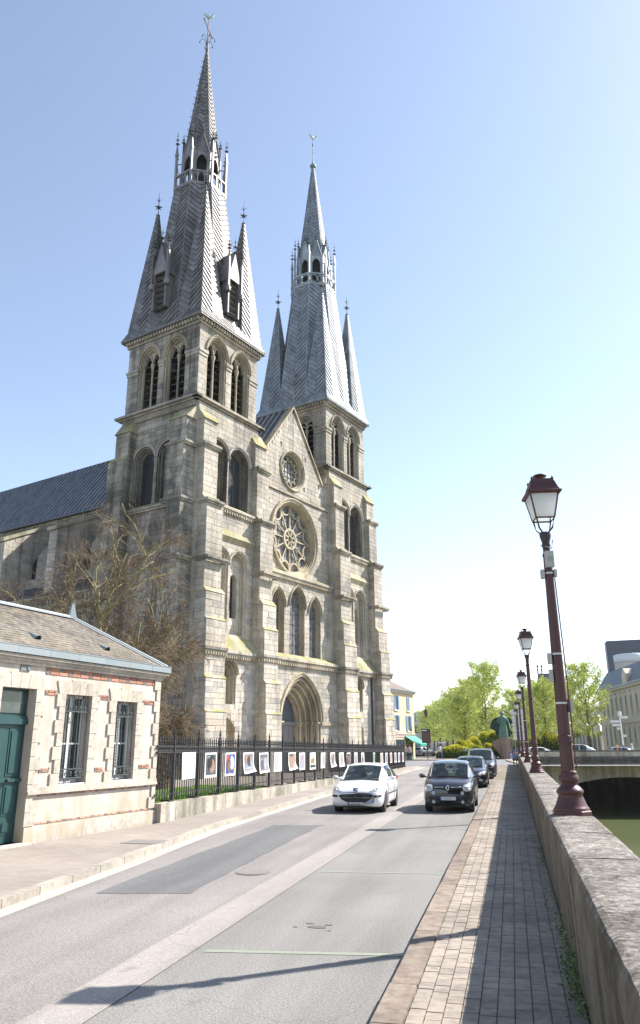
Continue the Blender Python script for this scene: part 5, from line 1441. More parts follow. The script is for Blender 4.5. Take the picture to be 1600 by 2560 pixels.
LP = [(.66, 10.49, 1.0, 'nearest street lamp on the parapet, with grey box and steel straps'),
      (.63, 23.87, .93, 'second street lamp along the parapet, thin behind the nearest one'),
      (.62, 35.6, .88, 'third street lamp along the parapet'), (.58, 48.0, .865, 'fourth street lamp along the parapet'),
      (.52, 60.4, .85, 'fifth street lamp along the parapet'), (.52, 72.8, .84, 'farthest street lamp at the end of the parapet')]
lamps = []
for i, (x, y, sc, lb) in enumerate(LP):
    o = lamp0 if i == 0 else copy_tree(lamp0)
    o.location = (x, y, 1.285); o.scale = (1, 1, sc) if i < 1 else (sc, sc, sc); o.rotation_euler = (0, 0, .16+.02*i); o['label'] = lb; lamps.append(o)
# attachments strapped to the nearest lamp
L0 = lamps[0]
MB().box(-.05, .06, -.13, -.055, 3.14, 3.36).build('sensor_box', GREYBOX, L0); MB().lathe([(.035, -.004), (.035, .004)], n=10, M=Matrix.Translation((.01, -.133, 3.25)) @ Matrix.Rotation(math.pi/2, 4, 'X')).build('sensor_face', mat('grey lens', (.3, .3, .3), .5), L0)
for z, r in ((3.07, .062), (1.98, .077), (1.35, .082)):
    MB().lathe([(r, z-.012), (r, z+.012)], n=14).build('strap', STRAP, L0)
MB().box(-.11, -.065, -.05, .03, 3.0, 3.12).box(.065, .1, -.05, .03, 3.02, 3.12).build('strap_clamp', GREYBOX, L0)
MB().box(-.125, -.078, -.05, .02, 1.85, 1.99).build('strap_clamp', GREYBOX, L0); MB().box(-.12, -.078, -.04, .03, 1.62, 1.78).build('strap_clamp', GREYBOX, L0)
MB().box(.085, .14, -.05, .03, 1.24, 1.40).build('strap_clamp', GREYBOX, L0)
MB().tube([(-.02, -.09, 3.5), (-.1, -.1, 3.44), (.05, -.1, 3.4), (.07, -.09, 3.52)], .008, 5).build('cable', LAMPDK, L0)
MB().tube([(.06, -.05, 3.0), (.083, -.055, 1.9), (.095, -.06, .55)], .009, 5).build('cable', LAMPRED, L0)
for o in lamps[2:5]:
    for z in (1.0, 2.0): MB().lathe([(.084, z-.012), (.084, z+.012)], n=10).build('strap', STRAP, o)
# ------------------------------------------------------------------ cars
from mathutils.bvhtree import BVHTree
TYRE = mat('tyre rubber', (.018, .018, .019), .85, 0, .1); RIM = mat('alloy rim', (.42, .43, .45), .35, .7, .05); PLASTIC = mat('black trim plastic', (.016, .016, .018), .5, 0, .1)
CHROME = mat('chrome', (.62, .62, .64), .15, 1.0, 0); HEADL = mat('headlamp lens', (.55, .57, .58), .12, .2, .15, 20); TAILR = mat('red tail lamp', (.40, .02, .015), .25); PLATE = mat('blank number plate', (.60, .60, .58), .5, 0, .03)
CARGLASS = glassmat('car glass', (.03, .04, .045), .03, .6)
_t = CARGLASS.node_tree; _o = [n for n in _t.nodes if n.type == 'OUTPUT_MATERIAL'][0]; _b = [n for n in _t.nodes if n.type == 'BSDF_PRINCIPLED'][0]
_tr = _t.nodes.new('ShaderNodeBsdfTransparent'); _tr.inputs[0].default_value = (.75, .85, .85, 1); _mx = _t.nodes.new('ShaderNodeMixShader'); _mx.inputs[0].default_value = .5
_t.links.new(_b.outputs[0], _mx.inputs[1]); _t.links.new(_tr.outputs[0], _mx.inputs[2]); _t.links.new(_mx.outputs[0], _o.inputs[0]); ORANGE = mat('amber lens', (.6, .25, .05), .3)
SEAT = mat('dark car seat', (.03, .03, .032), .9); PLBLUE = mat('plate blue edge', (.08, .16, .42), .5)
def paint(name, c, rough=.28, metal=.0):
    t = NT(name); t.b.inputs['Coat Weight'].default_value = .8; t.b.inputs['Coat Roughness'].default_value = .04
    f = t.lin(t.noise(60, 2), .94, 1.06); MATS[name] = t.set(t.scale(c, f), rough, metal); return MATS[name]
def lerp(tab, y):
    for (a, p), (b, q) in zip(tab, tab[1:]):
        if a <= y <= b: t = (y-a)/(b-a); return p+(q-p)*t
    return tab[0][1] if y < tab[0][0] else tab[-1][1]
def make_car(name, spec, pm):
    """front at y=0 facing -Y, rear at y=L"""
    e = empty(name, (0, 0, 0), 0, 'x', 'car'); L, Wd, H = spec['L'], spec['W']/2, spec['H']
    wf_, wr, rw = spec['wheels'][0], spec['wheels'][1], spec['wr']
    ys = sorted(set([0, .015, .04, .08, .13, .2, .3]+[.4+i*.07 for i in range(int((L-.7)/.07))]+[L-.3, L-.2, L-.12, L-.06, L-.02, L]))
    top, wid, bot = spec['top'], spec['wid'], spec['bot']; vs = []; n = 11
    for y in ys:
        z1 = lerp(top, y); w = Wd*lerp(wid, y); z0 = lerp(bot, y)
        za = z0
        for yc in (wf_, wr):
            d = (rw+.05)**2-(y-yc)**2
            if d > 0: za = max(za, rw+math.sqrt(d))
        h = z1-z0; sh = spec.get('shoulder', .0)
        prof = [(0, z0+.03), (.78*w, z0+.0 if za == z0 else z0+.03), (.93*w, max(z0+.03, min(za, z1-.1))), (.975*w, max(z0+.14*h, za)), (1.0*w, max(z0+.32*h, za+.01)), (1.0*w, max(z0+.52*h, za+.02)), (.985*w, max(z0+.72*h, za+.03)), (.955*w, max(z0+.86*h, za+.04)), (.90*w, z0+.95*h+.0), (.72*w, z1-.0), (0, z1+.025)]
        for x, z in prof: vs.append((x, y, z))
    m = len(ys); full = [(x, y, z) for x, y, z in vs]+[(-x, y, z) for x, y, z in vs]; o2 = len(vs); fs = []
    for i in range(m-1):
        for k in range(n-1):
            a = i*n+k; fs.append((a, a+1, a+n+1, a+n)); fs.append((o2+a+1, o2+a, o2+a+n, o2+a+n+1))
    for i in (0, m-1):
        fs.append(tuple(range(i*n, i*n+n))); fs.append(tuple(o2+k for k in range(i*n, i*n+n)))
    bm = MB(); bm.add(full, fs, True); body = bm.build('body', pm, e)
    bvh = BVHTree.FromPolygons([Vector(v) for v in full], fs)
    def hit(x, z, rear=False, side=0):
        if side: h_ = bvh.ray_cast(Vector((side*3, x, z)), Vector((-side, 0, 0)))
        else: h_ = bvh.ray_cast(Vector((x, L+3 if rear else -3, z)), Vector((0, -1 if rear else 1, 0)))
        return h_[0] if h_ and h_[0] else Vector((x, L if rear else 0, z)) if not side else Vector((side*Wd, x, z))
    def decal(nm, outline, m_, off=.006, rear=False, side=0, parent=None):
        c = (sum(p[0] for p in outline)/len(outline), sum(p[1] for p in outline)/len(outline)); dv = Vector((side*off, 0, 0)) if side else Vector((0, off if rear else -off, 0))
        # resample the outline so it follows the bodywork
        pts = []
        for a, b in zip(outline, outline[1:]+outline[:1]):
            for t in (0, .25, .5, .75): pts.append((a[0]+(b[0]-a[0])*t, a[1]+(b[1]-a[1])*t))
        N_ = len(pts); V_ = [hit(c[0], c[1], rear, side)+dv]; mb = MB()
        for f_ in (.35, .7, 1.0): V_ += [hit(c[0]+(p[0]-c[0])*f_, c[1]+(p[1]-c[1])*f_, rear, side)+dv for p in pts]
        fs_ = [(0, 1+i, 1+(i+1) % N_) for i in range(N_)]
        for r in range(2): fs_ += [(1+r*N_+i, 1+r*N_+(i+1) % N_, 1+(r+1)*N_+(i+1) % N_, 1+(r+1)*N_+i) for i in range(N_)]
        # rim going back into the body so the piece has depth
        b0 = len(V_); V_ += [V_[1+2*N_+i]-dv*2.2 for i in range(N_)]; fs_ += [(1+2*N_+i, 1+2*N_+(i+1) % N_, b0+(i+1) % N_, b0+i) for i in range(N_)]
        mb.add(V_, fs_, True); return mb.build(nm, m_, parent or e)
    # greenhouse
    g = spec['gh']; G = []   # stations: y, half width at belt, half width at roof, z belt, z top
    for (y, wb, wt, zb, zt) in g: G.append([(wb*Wd, y, zb-.02), ((wb*.45+wt*.55)*Wd, y, zb+(zt-zb)*.60), (wt*Wd*.985, y, zb+(zt-zb)*.88), (wt*Wd*.86, y, zt-.012), (wt*Wd*.45, y, zt+.012), (0, y, zt+.02)])
    parts = {'roof': MB(), 'windscreen': MB(), 'side_window': MB(), 'rear_window': MB()}
    ns = len(G); glz = spec['glass']
    for i in range(ns-1):
        for k in range(5):
            for sg in (-1, 1):
                q = [(sg*p[0], p[1], p[2]) for p in (G[i][k], G[i+1][k], G[i+1][k+1], G[i][k+1])]
                key = 'roof'
                if i == glz['ws'] and k >= 2: key = 'windscreen'
                elif i == glz['rw'] and k >= 2: key = 'rear_window'
                elif k < 2 and i in glz['sw']: key = 'side_window'
                parts[key].add(q, [(0, 1, 2, 3)], True)
    for k, mb in parts.items():
        if mb.v: mb.build(k, pm if k == 'roof' else CARGLASS, e)
    # pillar and seal lines round the windscreen
    i = glz['ws']; mb = MB()
    for sg in (-1, 1): mb.tube([(sg*G[i][2][0], G[i][2][1]-.01, G[i][2][2]), (sg*G[i+1][2][0], G[i+1][2][1], G[i+1][2][2])], .03, 6); 
    mb.build('pillar', pm, e)
    mb = MB(); pts = [(sg*G[i][k][0], G[i][k][1]-.015, G[i][k][2]+.012) for sg, ks in ((-1, (2, 3, 4)), (1, (5, 4, 3, 2))) for k in ks]; mb.tube(pts, .018, 5); mb.build('cowl_trim', PLASTIC, e)
    for sg in (-.45, .25):
        z = G[i][4][2]; MB().tube([(sg*Wd, G[i][4][1]-.02, z+.02), (sg*Wd+.38*Wd, G[i][4][1]+.05, z+.07)], .011, 4).build('wiper', PLASTIC, e)
    # underside, wheels
    MB().box(-Wd*.80, Wd*.80, .25, L-.25, .17, .42).build('underbody', PLASTIC, e)
    for yc in (wf_, wr):
        for sg in (-1, 1):
            we = bpy.data.objects.new('wheel', None); COL.objects.link(we); we.parent = e; tw = .19; xo = sg*(Wd*.955)
            M = Matrix.Translation((xo-sg*tw, yc, rw)) @ Matrix.Rotation(sg*math.pi/2, 4, 'Y')
            MB().lathe([(rw*.66, .0), (rw*.95, .0), (rw, .02), (rw, tw-.03), (rw*.94, tw-.005), (rw*.70, tw)], n=24, M=M).build('tyre', TYRE, we)
            rm = MB(); rm.lathe([(rw*.70, tw-.01), (rw*.62, tw-.03), (rw*.60, tw-.08), (.02, tw-.09)], n=20, M=M, cap=False); rm.lathe([(.055, tw-.02), (.045, tw-.005), (.01, tw)], n=10, M=M)
            for k in range(7):
                Mk = M @ Matrix.Rotation(k*2*math.pi/7, 4, 'Z'); rm.box(.03, rw*.66, -.022, .022, tw-.05, tw-.012, Mk)
            rm.build('rim', RIM, we)
            MB().lathe([(rw+.045, -.01), (rw+.045, .15)], n=20, M=M, cap=False).build('arch_liner', PLASTIC, we)
    # dark dashboard and parcel shelf, seats, wheel
    zb = g[1][3]; y0_, y1_ = g[0][0]+.18, g[-1][0]-.12; mb = MB(); mb.quad((-Wd*.88, y0_, g[0][3]+.035), (Wd*.88, y0_, g[0][3]+.035), (Wd*.93, y1_, zb+.04), (-Wd*.93, y1_, zb+.04)); mb.build('cabin_lining', SEAT, e)
    for sg in (-1, 1):
        for ys_ in (g[1][0]+.35, g[1][0]+1.15):
            m_ = MB(); m_.sphere((sg*.36, ys_, zb-.02), .24, 10, 6, (1.0, .35, 1.15)); m_.sphere((sg*.36, ys_+.03, zb+.30), .10, 8, 5, (1.3, .5, .9)); m_.build('seat', SEAT, e)
    MB().tube([(.36+.18*math.cos(k*math.pi/8), g[0][0]+.62+.05*math.sin(k*math.pi/8), zb+.02+.14*math.sin(k*math.pi/8)) for k in range(9)], .014, 5).build('steering_wheel', PLASTIC, e)
    MB().box(-.11, .11, g[1][0]-.06, g[1][0]-.04, g[1][4]-.16, g[1][4]-.09).build('rear_view_mirror', PLASTIC, e)
    # mirrors
    for sg in (-1, 1):
        my = g[1][0]-.32 if 'mir' not in spec else spec['mir'][0]; mz = spec['mir'][1] if 'mir' in spec else g[0][3]+.06
        mb = MB(); mb.sphere((sg*(Wd+.10), my, mz), .085, 10, 6, (1.25, .75, .85)); mb.tube([(sg*Wd*.93, my+.03, mz-.05), (sg*(Wd+.06), my, mz-.01)], .028, 5); mb.build('mirror', spec.get('mirmat', pm), e)
        MB().box(sg*(Wd+.10)-.085, sg*(Wd+.10)+.085, my+.045, my+.062, mz-.055, mz+.055).build('mirror_glass', CHROME, e)
    # door gaps and handles
    for sg in (-1, 1):
        for yd in spec['doors']:
            mb = MB(); mb.tube([hit(yd, z, side=sg)+Vector((sg*.002, 0, 0)) for z in [spec['sill']+i*(g[1][3]-.05-spec['sill'])/6 for i in range(7)]], .006, 4); mb.build('door_gap', PLASTIC, e)
        for yd in spec['handles']:
            p = hit(yd, g[1][3]-.12, side=sg); MB().box(p.x-.02, p.x+.02, yd-.08, yd+.08, p.z-.015, p.z+.015).build('door_handle', pm, e)
        if spec.get('strip'):
            ya, yb, z = spec['strip']; mb = MB(); mb.tube([hit(y, z, side=sg)+Vector((sg*.006, 0, 0)) for y in [ya+(yb-ya)*i/10 for i in range(11)]], .022, 4); mb.build('side_strip', PLASTIC, e)
    # rear lamps, plate
    for sg in (-1, 1):
        decal('tail_lamp', [(sg*Wd*.70, .78), (sg*Wd*.90, .78), (sg*Wd*.92, 1.0), (sg*Wd*.78, 1.0)], TAILR, .01, True)
    decal('number_plate', [(-.26, .62), (.26, .62), (.26, .73), (-.26, .73)], PLATE, .012, True)
    # interior glimpsed through the glass is dark; rear-view mirror
    return e, decal, hit, Wd
def ell(cx, cz, a, b, n=12, p=1.0): return [(cx+a*math.copysign(abs(math.cos(2*math.pi*i/n))**p, math.cos(2*math.pi*i/n)), cz+b*math.copysign(abs(math.sin(2*math.pi*i/n))**p, math.sin(2*math.pi*i/n))) for i in range(n)]
# white hatchback
WP = paint('white car paint', (.74, .75, .76), .3)
spec = dict(L=4.03, W=1.74, H=1.47, wheels=(.82, 3.36), wr=.305, top=[(0, .60), (.04, .66), (.13, .72), (.4, .83), (.9, .95), (1.15, .99), (1.6, .98), (3.4, 1.0), (3.9, .98), (4.03, .86)], wid=[(0, .70), (.04, .80), (.13, .88), (.3, .955), (.6, .985), (1.0, 1), (3.3, 1), (3.8, .95), (4.03, .80)], bot=[(0, .30), (.08, .22), (.3, .18), (3.7, .2), (4.03, .34)],
    gh=[(.92, .80, .72, .94, .97), (1.80, .955, .70, .985, 1.40), (2.05, .965, .715, .99, 1.45), (2.55, .97, .72, 1.0, 1.465), (2.65, .97, .72, 1.0, 1.465), (3.35, .96, .68, 1.02, 1.43), (3.50, .94, .66, 1.02, 1.40), (3.88, .86, .62, .99, 1.02)], glass=dict(ws=0, rw=6, sw=(1, 2, 4)), doors=(1.25, 2.62), handles=(2.4,), sill=.25, strip=(1.2, 3.0, .55), mir=(1.42, 1.02), mirmat=WP)
white, dec, hit, Wd = make_car('white_hatchback', spec, WP)
dec('grille', [(-.56, .545), (-.45, .42), (-.28, .345), (.28, .345), (.45, .42), (.56, .545), (.45, .575), (0, .60), (-.45, .575)], PLASTIC, .012)
dec('grille_bar', [(-.50, .50), (.50, .50), (.46, .465), (-.46, .465)], mat('grey grille bar', (.12, .13, .14), .4), .022)
for sg in (-1, 1):
    dec('bumper_strip', [(sg*.58, .55), (sg*.80, .565), (sg*.80, .50), (sg*.60, .485)], PLASTIC, .012)
    dec('headlight', [(sg*.44, .66), (sg*.62, .655), (sg*.78, .70), (sg*.775, .80), (sg*.66, .82), (sg*.52, .73)], HEADL, .010)
dec('badge', [(-.095, .765), (.095, .765), (.075, .69), (0, .655), (-.075, .69)], mat('dark badge shield', (.03, .05, .14), .3), .012)
dec('badge_lion', [(-.05, .74), (-.02, .755), (.0, .735), (.04, .745), (.02, .715), (.05, .69), (.02, .70), (.0, .68), (-.03, .69), (-.01, .715)], CHROME, .02)
dec('number_plate', [(-.25, .235), (.25, .235), (.25, .34), (-.25, .34)], PLATE, .02); dec('plate_edge', [(-.25, .235), (-.21, .235), (-.21, .34), (-.25, .34)], PLBLUE, .023)
dec('bonnet_gap', [(-.58, .62), (0, .64), (.58, .62), (.58, .612), (0, .63), (-.58, .612)], PLASTIC, .004)
white.location = (-4.98, 25.0, 0); white['label'] = 'white hatchback driving towards the camera in the middle of the street'
# dark small city car
TP = paint('dark slate car paint', (.060, .062, .075), .3, .5)
spec = dict(L=3.60, W=1.64, H=1.55, wheels=(.62, 3.11), wr=.30, top=[(0, .78), (.04, .84), (.13, .90), (.3, .955), (.7, 1.03), (.95, 1.06), (3.3, 1.06), (3.5, 1.0), (3.6, .86)], wid=[(0, .74), (.04, .84), (.13, .92), (.3, .97), (.6, 1), (3.1, 1), (3.45, .95), (3.6, .8)], bot=[(0, .28), (.08, .21), (.3, .18), (3.3, .2), (3.6, .34)],
    gh=[(.72, .84, .76, 1.02, 1.05), (1.38, .965, .745, 1.05, 1.47), (1.6, .97, .75, 1.06, 1.52), (2.0, .975, .755, 1.06, 1.55), (2.1, .975, .755, 1.06, 1.55), (2.85, .96, .73, 1.08, 1.52), (3.0, .95, .72, 1.08, 1.50), (3.45, .88, .68, 1.06, 1.09)], glass=dict(ws=0, rw=6, sw=(1, 2, 4)), doors=(1.0, 2.05, 2.8), handles=(1.9, 2.65), sill=.24, mir=(1.05, 1.08))
twin, dec, hit, Wd = make_car('dark_city_car', spec, TP)
dec('grille', [(-.44, .80), (-.12, .80), (0, .84), (.12, .80), (.44, .80), (.44, .74), (.12, .70), (0, .64), (-.12, .70), (-.44, .74)], PLASTIC, .010)
for sg in (-1, 1):
    dec('grille_bar', [(sg*.11, .785), (sg*.42, .79), (sg*.42, .77), (sg*.11, .762)], CHROME, .018)
    dec('headlight', ell(sg*.61, .755, .135, .105, 12, .7), HEADL, .012)
    dec('daytime_lamp', ell(sg*.46, .60, .055, .055, 10), HEADL, .012)
    dec('fog_lamp', ell(sg*.46, .335, .05, .05, 10), HEADL, .024)
dec('badge', [(0, .855), (.075, .755), (0, .655), (-.075, .755)], CHROME, .022); dec('badge_centre', [(0, .81), (.035, .755), (0, .70), (-.035, .755)], PLASTIC, .028)
dec('lower_grille', [(-.62, .50), (.62, .50), (.58, .36), (.42, .265), (-.42, .265), (-.58, .36)], PLASTIC, .012)
dec('number_plate', [(-.25, .385), (.25, .385), (.25, .49), (-.25, .49)], PLATE, .024); dec('plate_edge', [(-.25, .385), (-.215, .385), (-.215, .49), (-.25, .49)], PLBLUE, .027)
twin.location = (-2.12, 25.75, 0); twin['label'] = 'dark slate small car with round lamps parked nearest in the right lane'
# black compact car
BP = paint('black car paint', (.014, .014, .017), .25, .2)
spec = dict(L=4.2, W=1.76, H=1.45, wheels=(.85, 3.45), wr=.31, top=[(0, .66), (.04, .72), (.13, .78), (.4, .86), (.9, .94), (1.2, .97), (3.6, 1.0), (4.0, .98), (4.2, .86)], wid=[(0, .72), (.04, .82), (.13, .90), (.3, .96), (.6, .99), (1.0, 1), (3.5, 1), (4.0, .94), (4.2, .8)], bot=[(0, .29), (.08, .22), (.3, .18), (3.9, .2), (4.2, .34)],
    gh=[(1.0, .80, .72, .93, .96), (1.85, .955, .70, .97, 1.38), (2.1, .965, .71, .98, 1.43), (2.5, .97, .715, .99, 1.45), (2.6, .97, .715, .99, 1.45), (3.4, .96, .69, 1.0, 1.42), (3.55, .94, .67, 1.0, 1.40), (4.05, .86, .62, .98, 1.01)], glass=dict(ws=0, rw=6, sw=(1, 2, 4)), doors=(1.3, 2.55, 3.3), handles=(2.35, 3.2), sill=.24)
blk, dec, hit, Wd = make_car('black_compact_car', spec, BP)
dec('grille', [(-.36, .64), (.36, .64), (.36, .58), (-.36, .58)], PLASTIC, .01); dec('grille_bar', [(-.36, .625), (.36, .625), (.36, .61), (-.36, .61)], CHROME, .016)
for sg in (-1, 1):
    dec('headlight', [(sg*.38, .60), (sg*.76, .62), (sg*.79, .74), (sg*.66, .78), (sg*.42, .71)], HEADL, .011)
    dec('fog_lamp', ell(sg*.55, .38, .09, .05, 10), HEADL, .014)
dec('lower_grille', [(-.5, .45), (.5, .45), (.44, .28), (-.44, .28)], PLASTIC, .012); dec('number_plate', [(-.25, .42), (.25, .42), (.25, .53), (-.25, .53)], PLATE, .02)
dec('badge', ell(0, .61, .045, .045, 10), CHROME, .02)
blk.location = (-2.17, 39.4, 0); blk['label'] = 'black compact car parked behind the dark slate small car'
# grey people carrier
VP_ = paint('grey people carrier paint', (.085, .09, .105), .3, .5)
spec = dict(L=4.6, W=1.86, H=1.75, wheels=(.9, 3.75), wr=.33, top=[(0, .78), (.05, .86), (.15, .93), (.45, 1.03), (.9, 1.12), (1.2, 1.16), (4.2, 1.16), (4.5, 1.1), (4.6, .95)], wid=[(0, .74), (.05, .84), (.15, .92), (.35, .97), (.7, 1), (4.1, 1), (4.45, .95), (4.6, .84)], bot=[(0, .3), (.08, .23), (.3, .2), (4.3, .22), (4.6, .36)],
    gh=[(.85, .84, .76, 1.08, 1.12), (1.75, .96, .74, 1.14, 1.66), (2.0, .97, .75, 1.15, 1.72), (2.5, .975, .755, 1.15, 1.75), (2.6, .975, .755, 1.15, 1.75), (3.9, .97, .74, 1.16, 1.73), (4.1, .96, .73, 1.16, 1.71), (4.5, .92, .70, 1.14, 1.18)], glass=dict(ws=0, rw=6, sw=(1, 2, 4)), doors=(1.3, 2.55, 3.6), handles=(2.35, 3.4), sill=.26, mir=(1.25, 1.2))
van, dec, hit, Wd = make_car('grey_people_carrier', spec, VP_)
dec('grille', [(-.38, .74), (.38, .74), (.3, .58), (-.3, .58)], PLASTIC, .01)
for sg in (-1, 1):
    dec('headlight', [(sg*.44, .68), (sg*.78, .66), (sg*.82, .92), (sg*.70, .95), (sg*.48, .80)], HEADL, .012); MB().tube([(sg*.62, 1.7, 1.73), (sg*.63, 2.6, 1.80), (sg*.62, 4.0, 1.77)], .022, 5).build('roof_rail', PLASTIC, van)
    dec('fog_lamp', ell(sg*.6, .40, .07, .05, 10), HEADL, .014)
dec('lower_grille', [(-.55, .50), (.55, .50), (.48, .30), (-.48, .30)], PLASTIC, .012); dec('number_plate', [(-.25, .44), (.25, .44), (.25, .55), (-.25, .55)], PLATE, .02); dec('badge', ell(0, .74, .05, .05, 10), CHROME, .02)
van.location = (-2.0, 48.9, 0); van['label'] = 'tall grey people carrier with roof rails, last in the row of parked cars'
for c, t in ((white, 1), (twin, 2), (blk, 3), (van, 4)): c['group'] = 'cars on the street beside the church'
# repainted copies, farther off
def repaint(root, old, new, label, loc, rz, group=None, name=None):
    c = copy_tree(root); c.location = loc; c.rotation_euler = (0, 0, rz); c['label'] = label; c['group'] = group or 'cars on the street beside the church'
    if name: c.name = name
    for ch in c.children_recursive:
        if ch.type == 'MESH' and old.name in [m.name for m in ch.data.materials if m]:
            ch.data = ch.data.copy()
            for i, m in enumerate(ch.data.materials):
                if m and m.name == old.name: ch.data.materials[i] = new
    return c
BLUE = paint('bright blue car paint', (.035, .08, .36), .28, .2)
c = repaint(white, WP, BLUE, 'bright blue hatchback seen from behind, turning at the end of the parapet', (3.6, 93.6, 0), R_(-68)-math.pi+R_(180)+R_(22)-R_(90)-R_(0), None, 'blue_hatchback')
c.rotation_euler = (0, 0, R_(112))
FARG = 'far cars parked by the square'
repaint(white, WP, paint('silver car paint', (.42, .43, .45), .3, .5), 'silver car parked far off left of the red car', (-12.1, 122, 0), R_(150), FARG, 'silver_car')
repaint(twin, TP, paint('dull red car paint', (.28, .05, .04), .3), 'dull red car parked far off between silver and white cars', (-10.0, 123, 0), R_(172), FARG, 'red_car')
repaint(white, WP, paint('lilac white car paint', (.62, .60, .66), .3), 'whitish car parked far off beside the clipped hedge', (-8.0, 121.5, 0), R_(170), FARG, 'white_car')
repaint(blk, BP, paint('dark grey far car paint', (.06, .06, .07), .3, .3), 'dark car parked far off in front of the yellow corner building', (-14.2, 121, 0), R_(150), FARG, 'dark_car')
repaint(van, VP_, paint('silver estate paint', (.46, .47, .48), .3, .5), 'silver car crossing the bridge, roof showing over its parapet', (9.6, 92.0, .1), R_(95), 'cars crossing the bridge', 'silver_estate')
repaint(blk, BP, paint('pale blue car paint', (.24, .32, .40), .3, .4), 'pale blue car crossing the bridge behind the silver one', (14.1, 92.6, .1), R_(95), 'cars crossing the bridge', 'pale_blue_car')
repaint(white, WP, paint('pearl car paint', (.6, .6, .6), .3), 'white car on the bridge close to the nearest lamp post', (5.2, 91.6, .1), R_(95), 'cars crossing the bridge', 'pearl_car')
# ------------------------------------------------------------------ trees
def polar(az, D, z=0.0): return Vector((D*math.sin(R_(az)), D*math.cos(R_(az)), z))
def barkmat(name, c1, c2, sc=3.0):
    t = NT(name); c = t.mix(t.ramp(t.noise(sc, 6), [(.35, 0), (.65, 1)]), c1, c2); t.bump(t.noise(20, 5), .4, .02); MATS[name] = t.set(c, .9, 0, .15); return MATS[name]
BARK = barkmat('mossy olive bark', (.22, .20, .08), (.36, .33, .18)); TWIG = barkmat('brown bare twig', (.15, .108, .073), (.23, .175, .12), 1.0)
BARK2 = barkmat('grey brown bark', (.085, .065, .05), (.15, .12, .095))
def grow(rng, p, d, L, r, lev, segs, twigs, maxlev, droop, wig=.16):
    """one branch and its side branches: lists of (points, r0, r1)"""
    n = 5 if lev < 3 else 3; pts = [p.copy()]; dd = d.copy()
    for i in range(n):
        w_ = wig*(.45 if lev == 0 else 1); dd = (dd+Vector((rng.gauss(0, w_), rng.gauss(0, w_), rng.gauss(0, w_)-droop*lev*.05))).normalized()
        p = p+dd*L/n; pts.append(p.copy())
    (segs if lev < 3 else twigs).append((pts, r, r*.45))
    if lev >= maxlev: return
    k = (7, 8, 7, 7, 4)[lev] if lev < 5 else 3
    for j in range(k):
        t = rng.uniform(.25, 1.0); q = pts[min(n, int(t*n))]; base = (pts[min(n, int(t*n)+1)]-pts[max(0, int(t*n)-1)]).normalized()
        a = rng.uniform(0, 6.28); x = base.orthogonal().normalized(); y = base.cross(x); s = rng.uniform(.5, 1.0)
        nd = (base*(1-.35*s)+(x*math.cos(a)+y*math.sin(a))*s*.95+Vector((0, 0, .12-.1*lev*droop))).normalized()
        grow(rng, q, nd, L*rng.uniform(.42, .68), r*rng.uniform(.42, .55), lev+1, segs, twigs, maxlev, droop, wig)
def bare_tree(loc, H, label, seed, leads, maxlev=4, group=None, name='bare_tree'):
    e = empty(name, loc, 0, label, 'tree', group); rng = random.Random(seed); segs = []; twigs = []
    tr = MB(); tr.tube([(0, 0, -.2), (.02, 0, .6), (-.03, .02, 1.4)], [.21, .17, .15], 8); tr.build('trunk', BARK, e)
    for (d, L, r, z) in leads: grow(rng, Vector((0, 0, z)), Vector(d).normalized(), L, r, 0, segs, twigs, maxlev, .5)
    lim = MB()
    for pts, r0, r1 in segs: lim.tube(pts, max(.012, r0), 5, max(.009, r1))
    lim.build('branches', BARK, e)
    tw = MB()
    for pts, r0, r1 in twigs: tw.tube(pts, max(.0085, r0), 3, .005, smooth=False)
    tw.build('twigs', TWIG, e)['kind'] = 'stuff'
    return len(segs), len(twigs)
TL = polar(-29.6, 33.5, .35)
bare_tree(TL, 12, 'bare budding tree with mossy yellow green limbs between the small house and the church', 5,
    [((.16, .02, 1), 7.0, .16, 1.2), ((-.42, -.1, 1), 6.0, .12, 1.3), ((.45, .1, 1), 5.8, .10, 1.2), ((-1.0, .1, .75), 6.2, .095, 1.1), ((-.3, .6, .8), 5.2, .09, 1.1), ((.6, -.5, .5), 3.6, .08, 1.0), ((-.7, -.6, .6), 5.4, .085, 1.0), ((.3, -.7, .55), 4.8, .08, 1.0), ((-1.1, .3, .35), 5.4, .075, .9)], 4)
bare_tree(polar(-27.9, 35.0, .35), 7, 'low drooping bare tree behind the railing at the corner of the church tower', 11,
    [((-.2, 0, 1), 3.4, .08, .8), ((.75, .1, .7), 2.7, .075, .7), ((.9, .2, .22), 2.6, .06, .6), ((.85, -.1, .0), 2.3, .05, .5)], 4)
bare_tree(polar(-34.0, 37, .35), 8, 'bare brown tree behind the house roof, left of the mossy one', 23,
    [((-.2, 0, 1), 3.4, .10, .9), ((.5, .1, .9), 3.6, .09, .9), ((-.8, .2, .8), 3.4, .08, .9), ((.8, .2, .5), 3.4, .07, .8)], 4)
def leafmat(name, c, isl=.35):
    t = NT(name); f = t.math('MULTIPLY', t.lin(t.rand(), 1-isl, 1+isl), t.ramp(t.noise(.5, 3), [(.3, .8), (.7, 1.2)]))
    col = t.scale(c, f); tr = t.n('ShaderNodeBsdfTranslucent'); t.l(t.scale(col, 1.5), tr.inputs['Color']); mx = t.n('ShaderNodeMixShader'); mx.inputs[0].default_value = .68
    t.set(col, .6, 0, .2); t.l(t.b.outputs[0], mx.inputs[1]); t.l(tr.outputs[0], mx.inputs[2]); t.l(mx.outputs[0], t.o.inputs[0]); MATS[name] = t.m; return t.m
LEAF = leafmat('fresh spring leaf', (.43, .47, .135)); LEAFY = leafmat('clipped golden yew leaf', (.52, .49, .04), .3); LEAFG = leafmat('clipped dark yew leaf', (.085, .14, .03), .35)
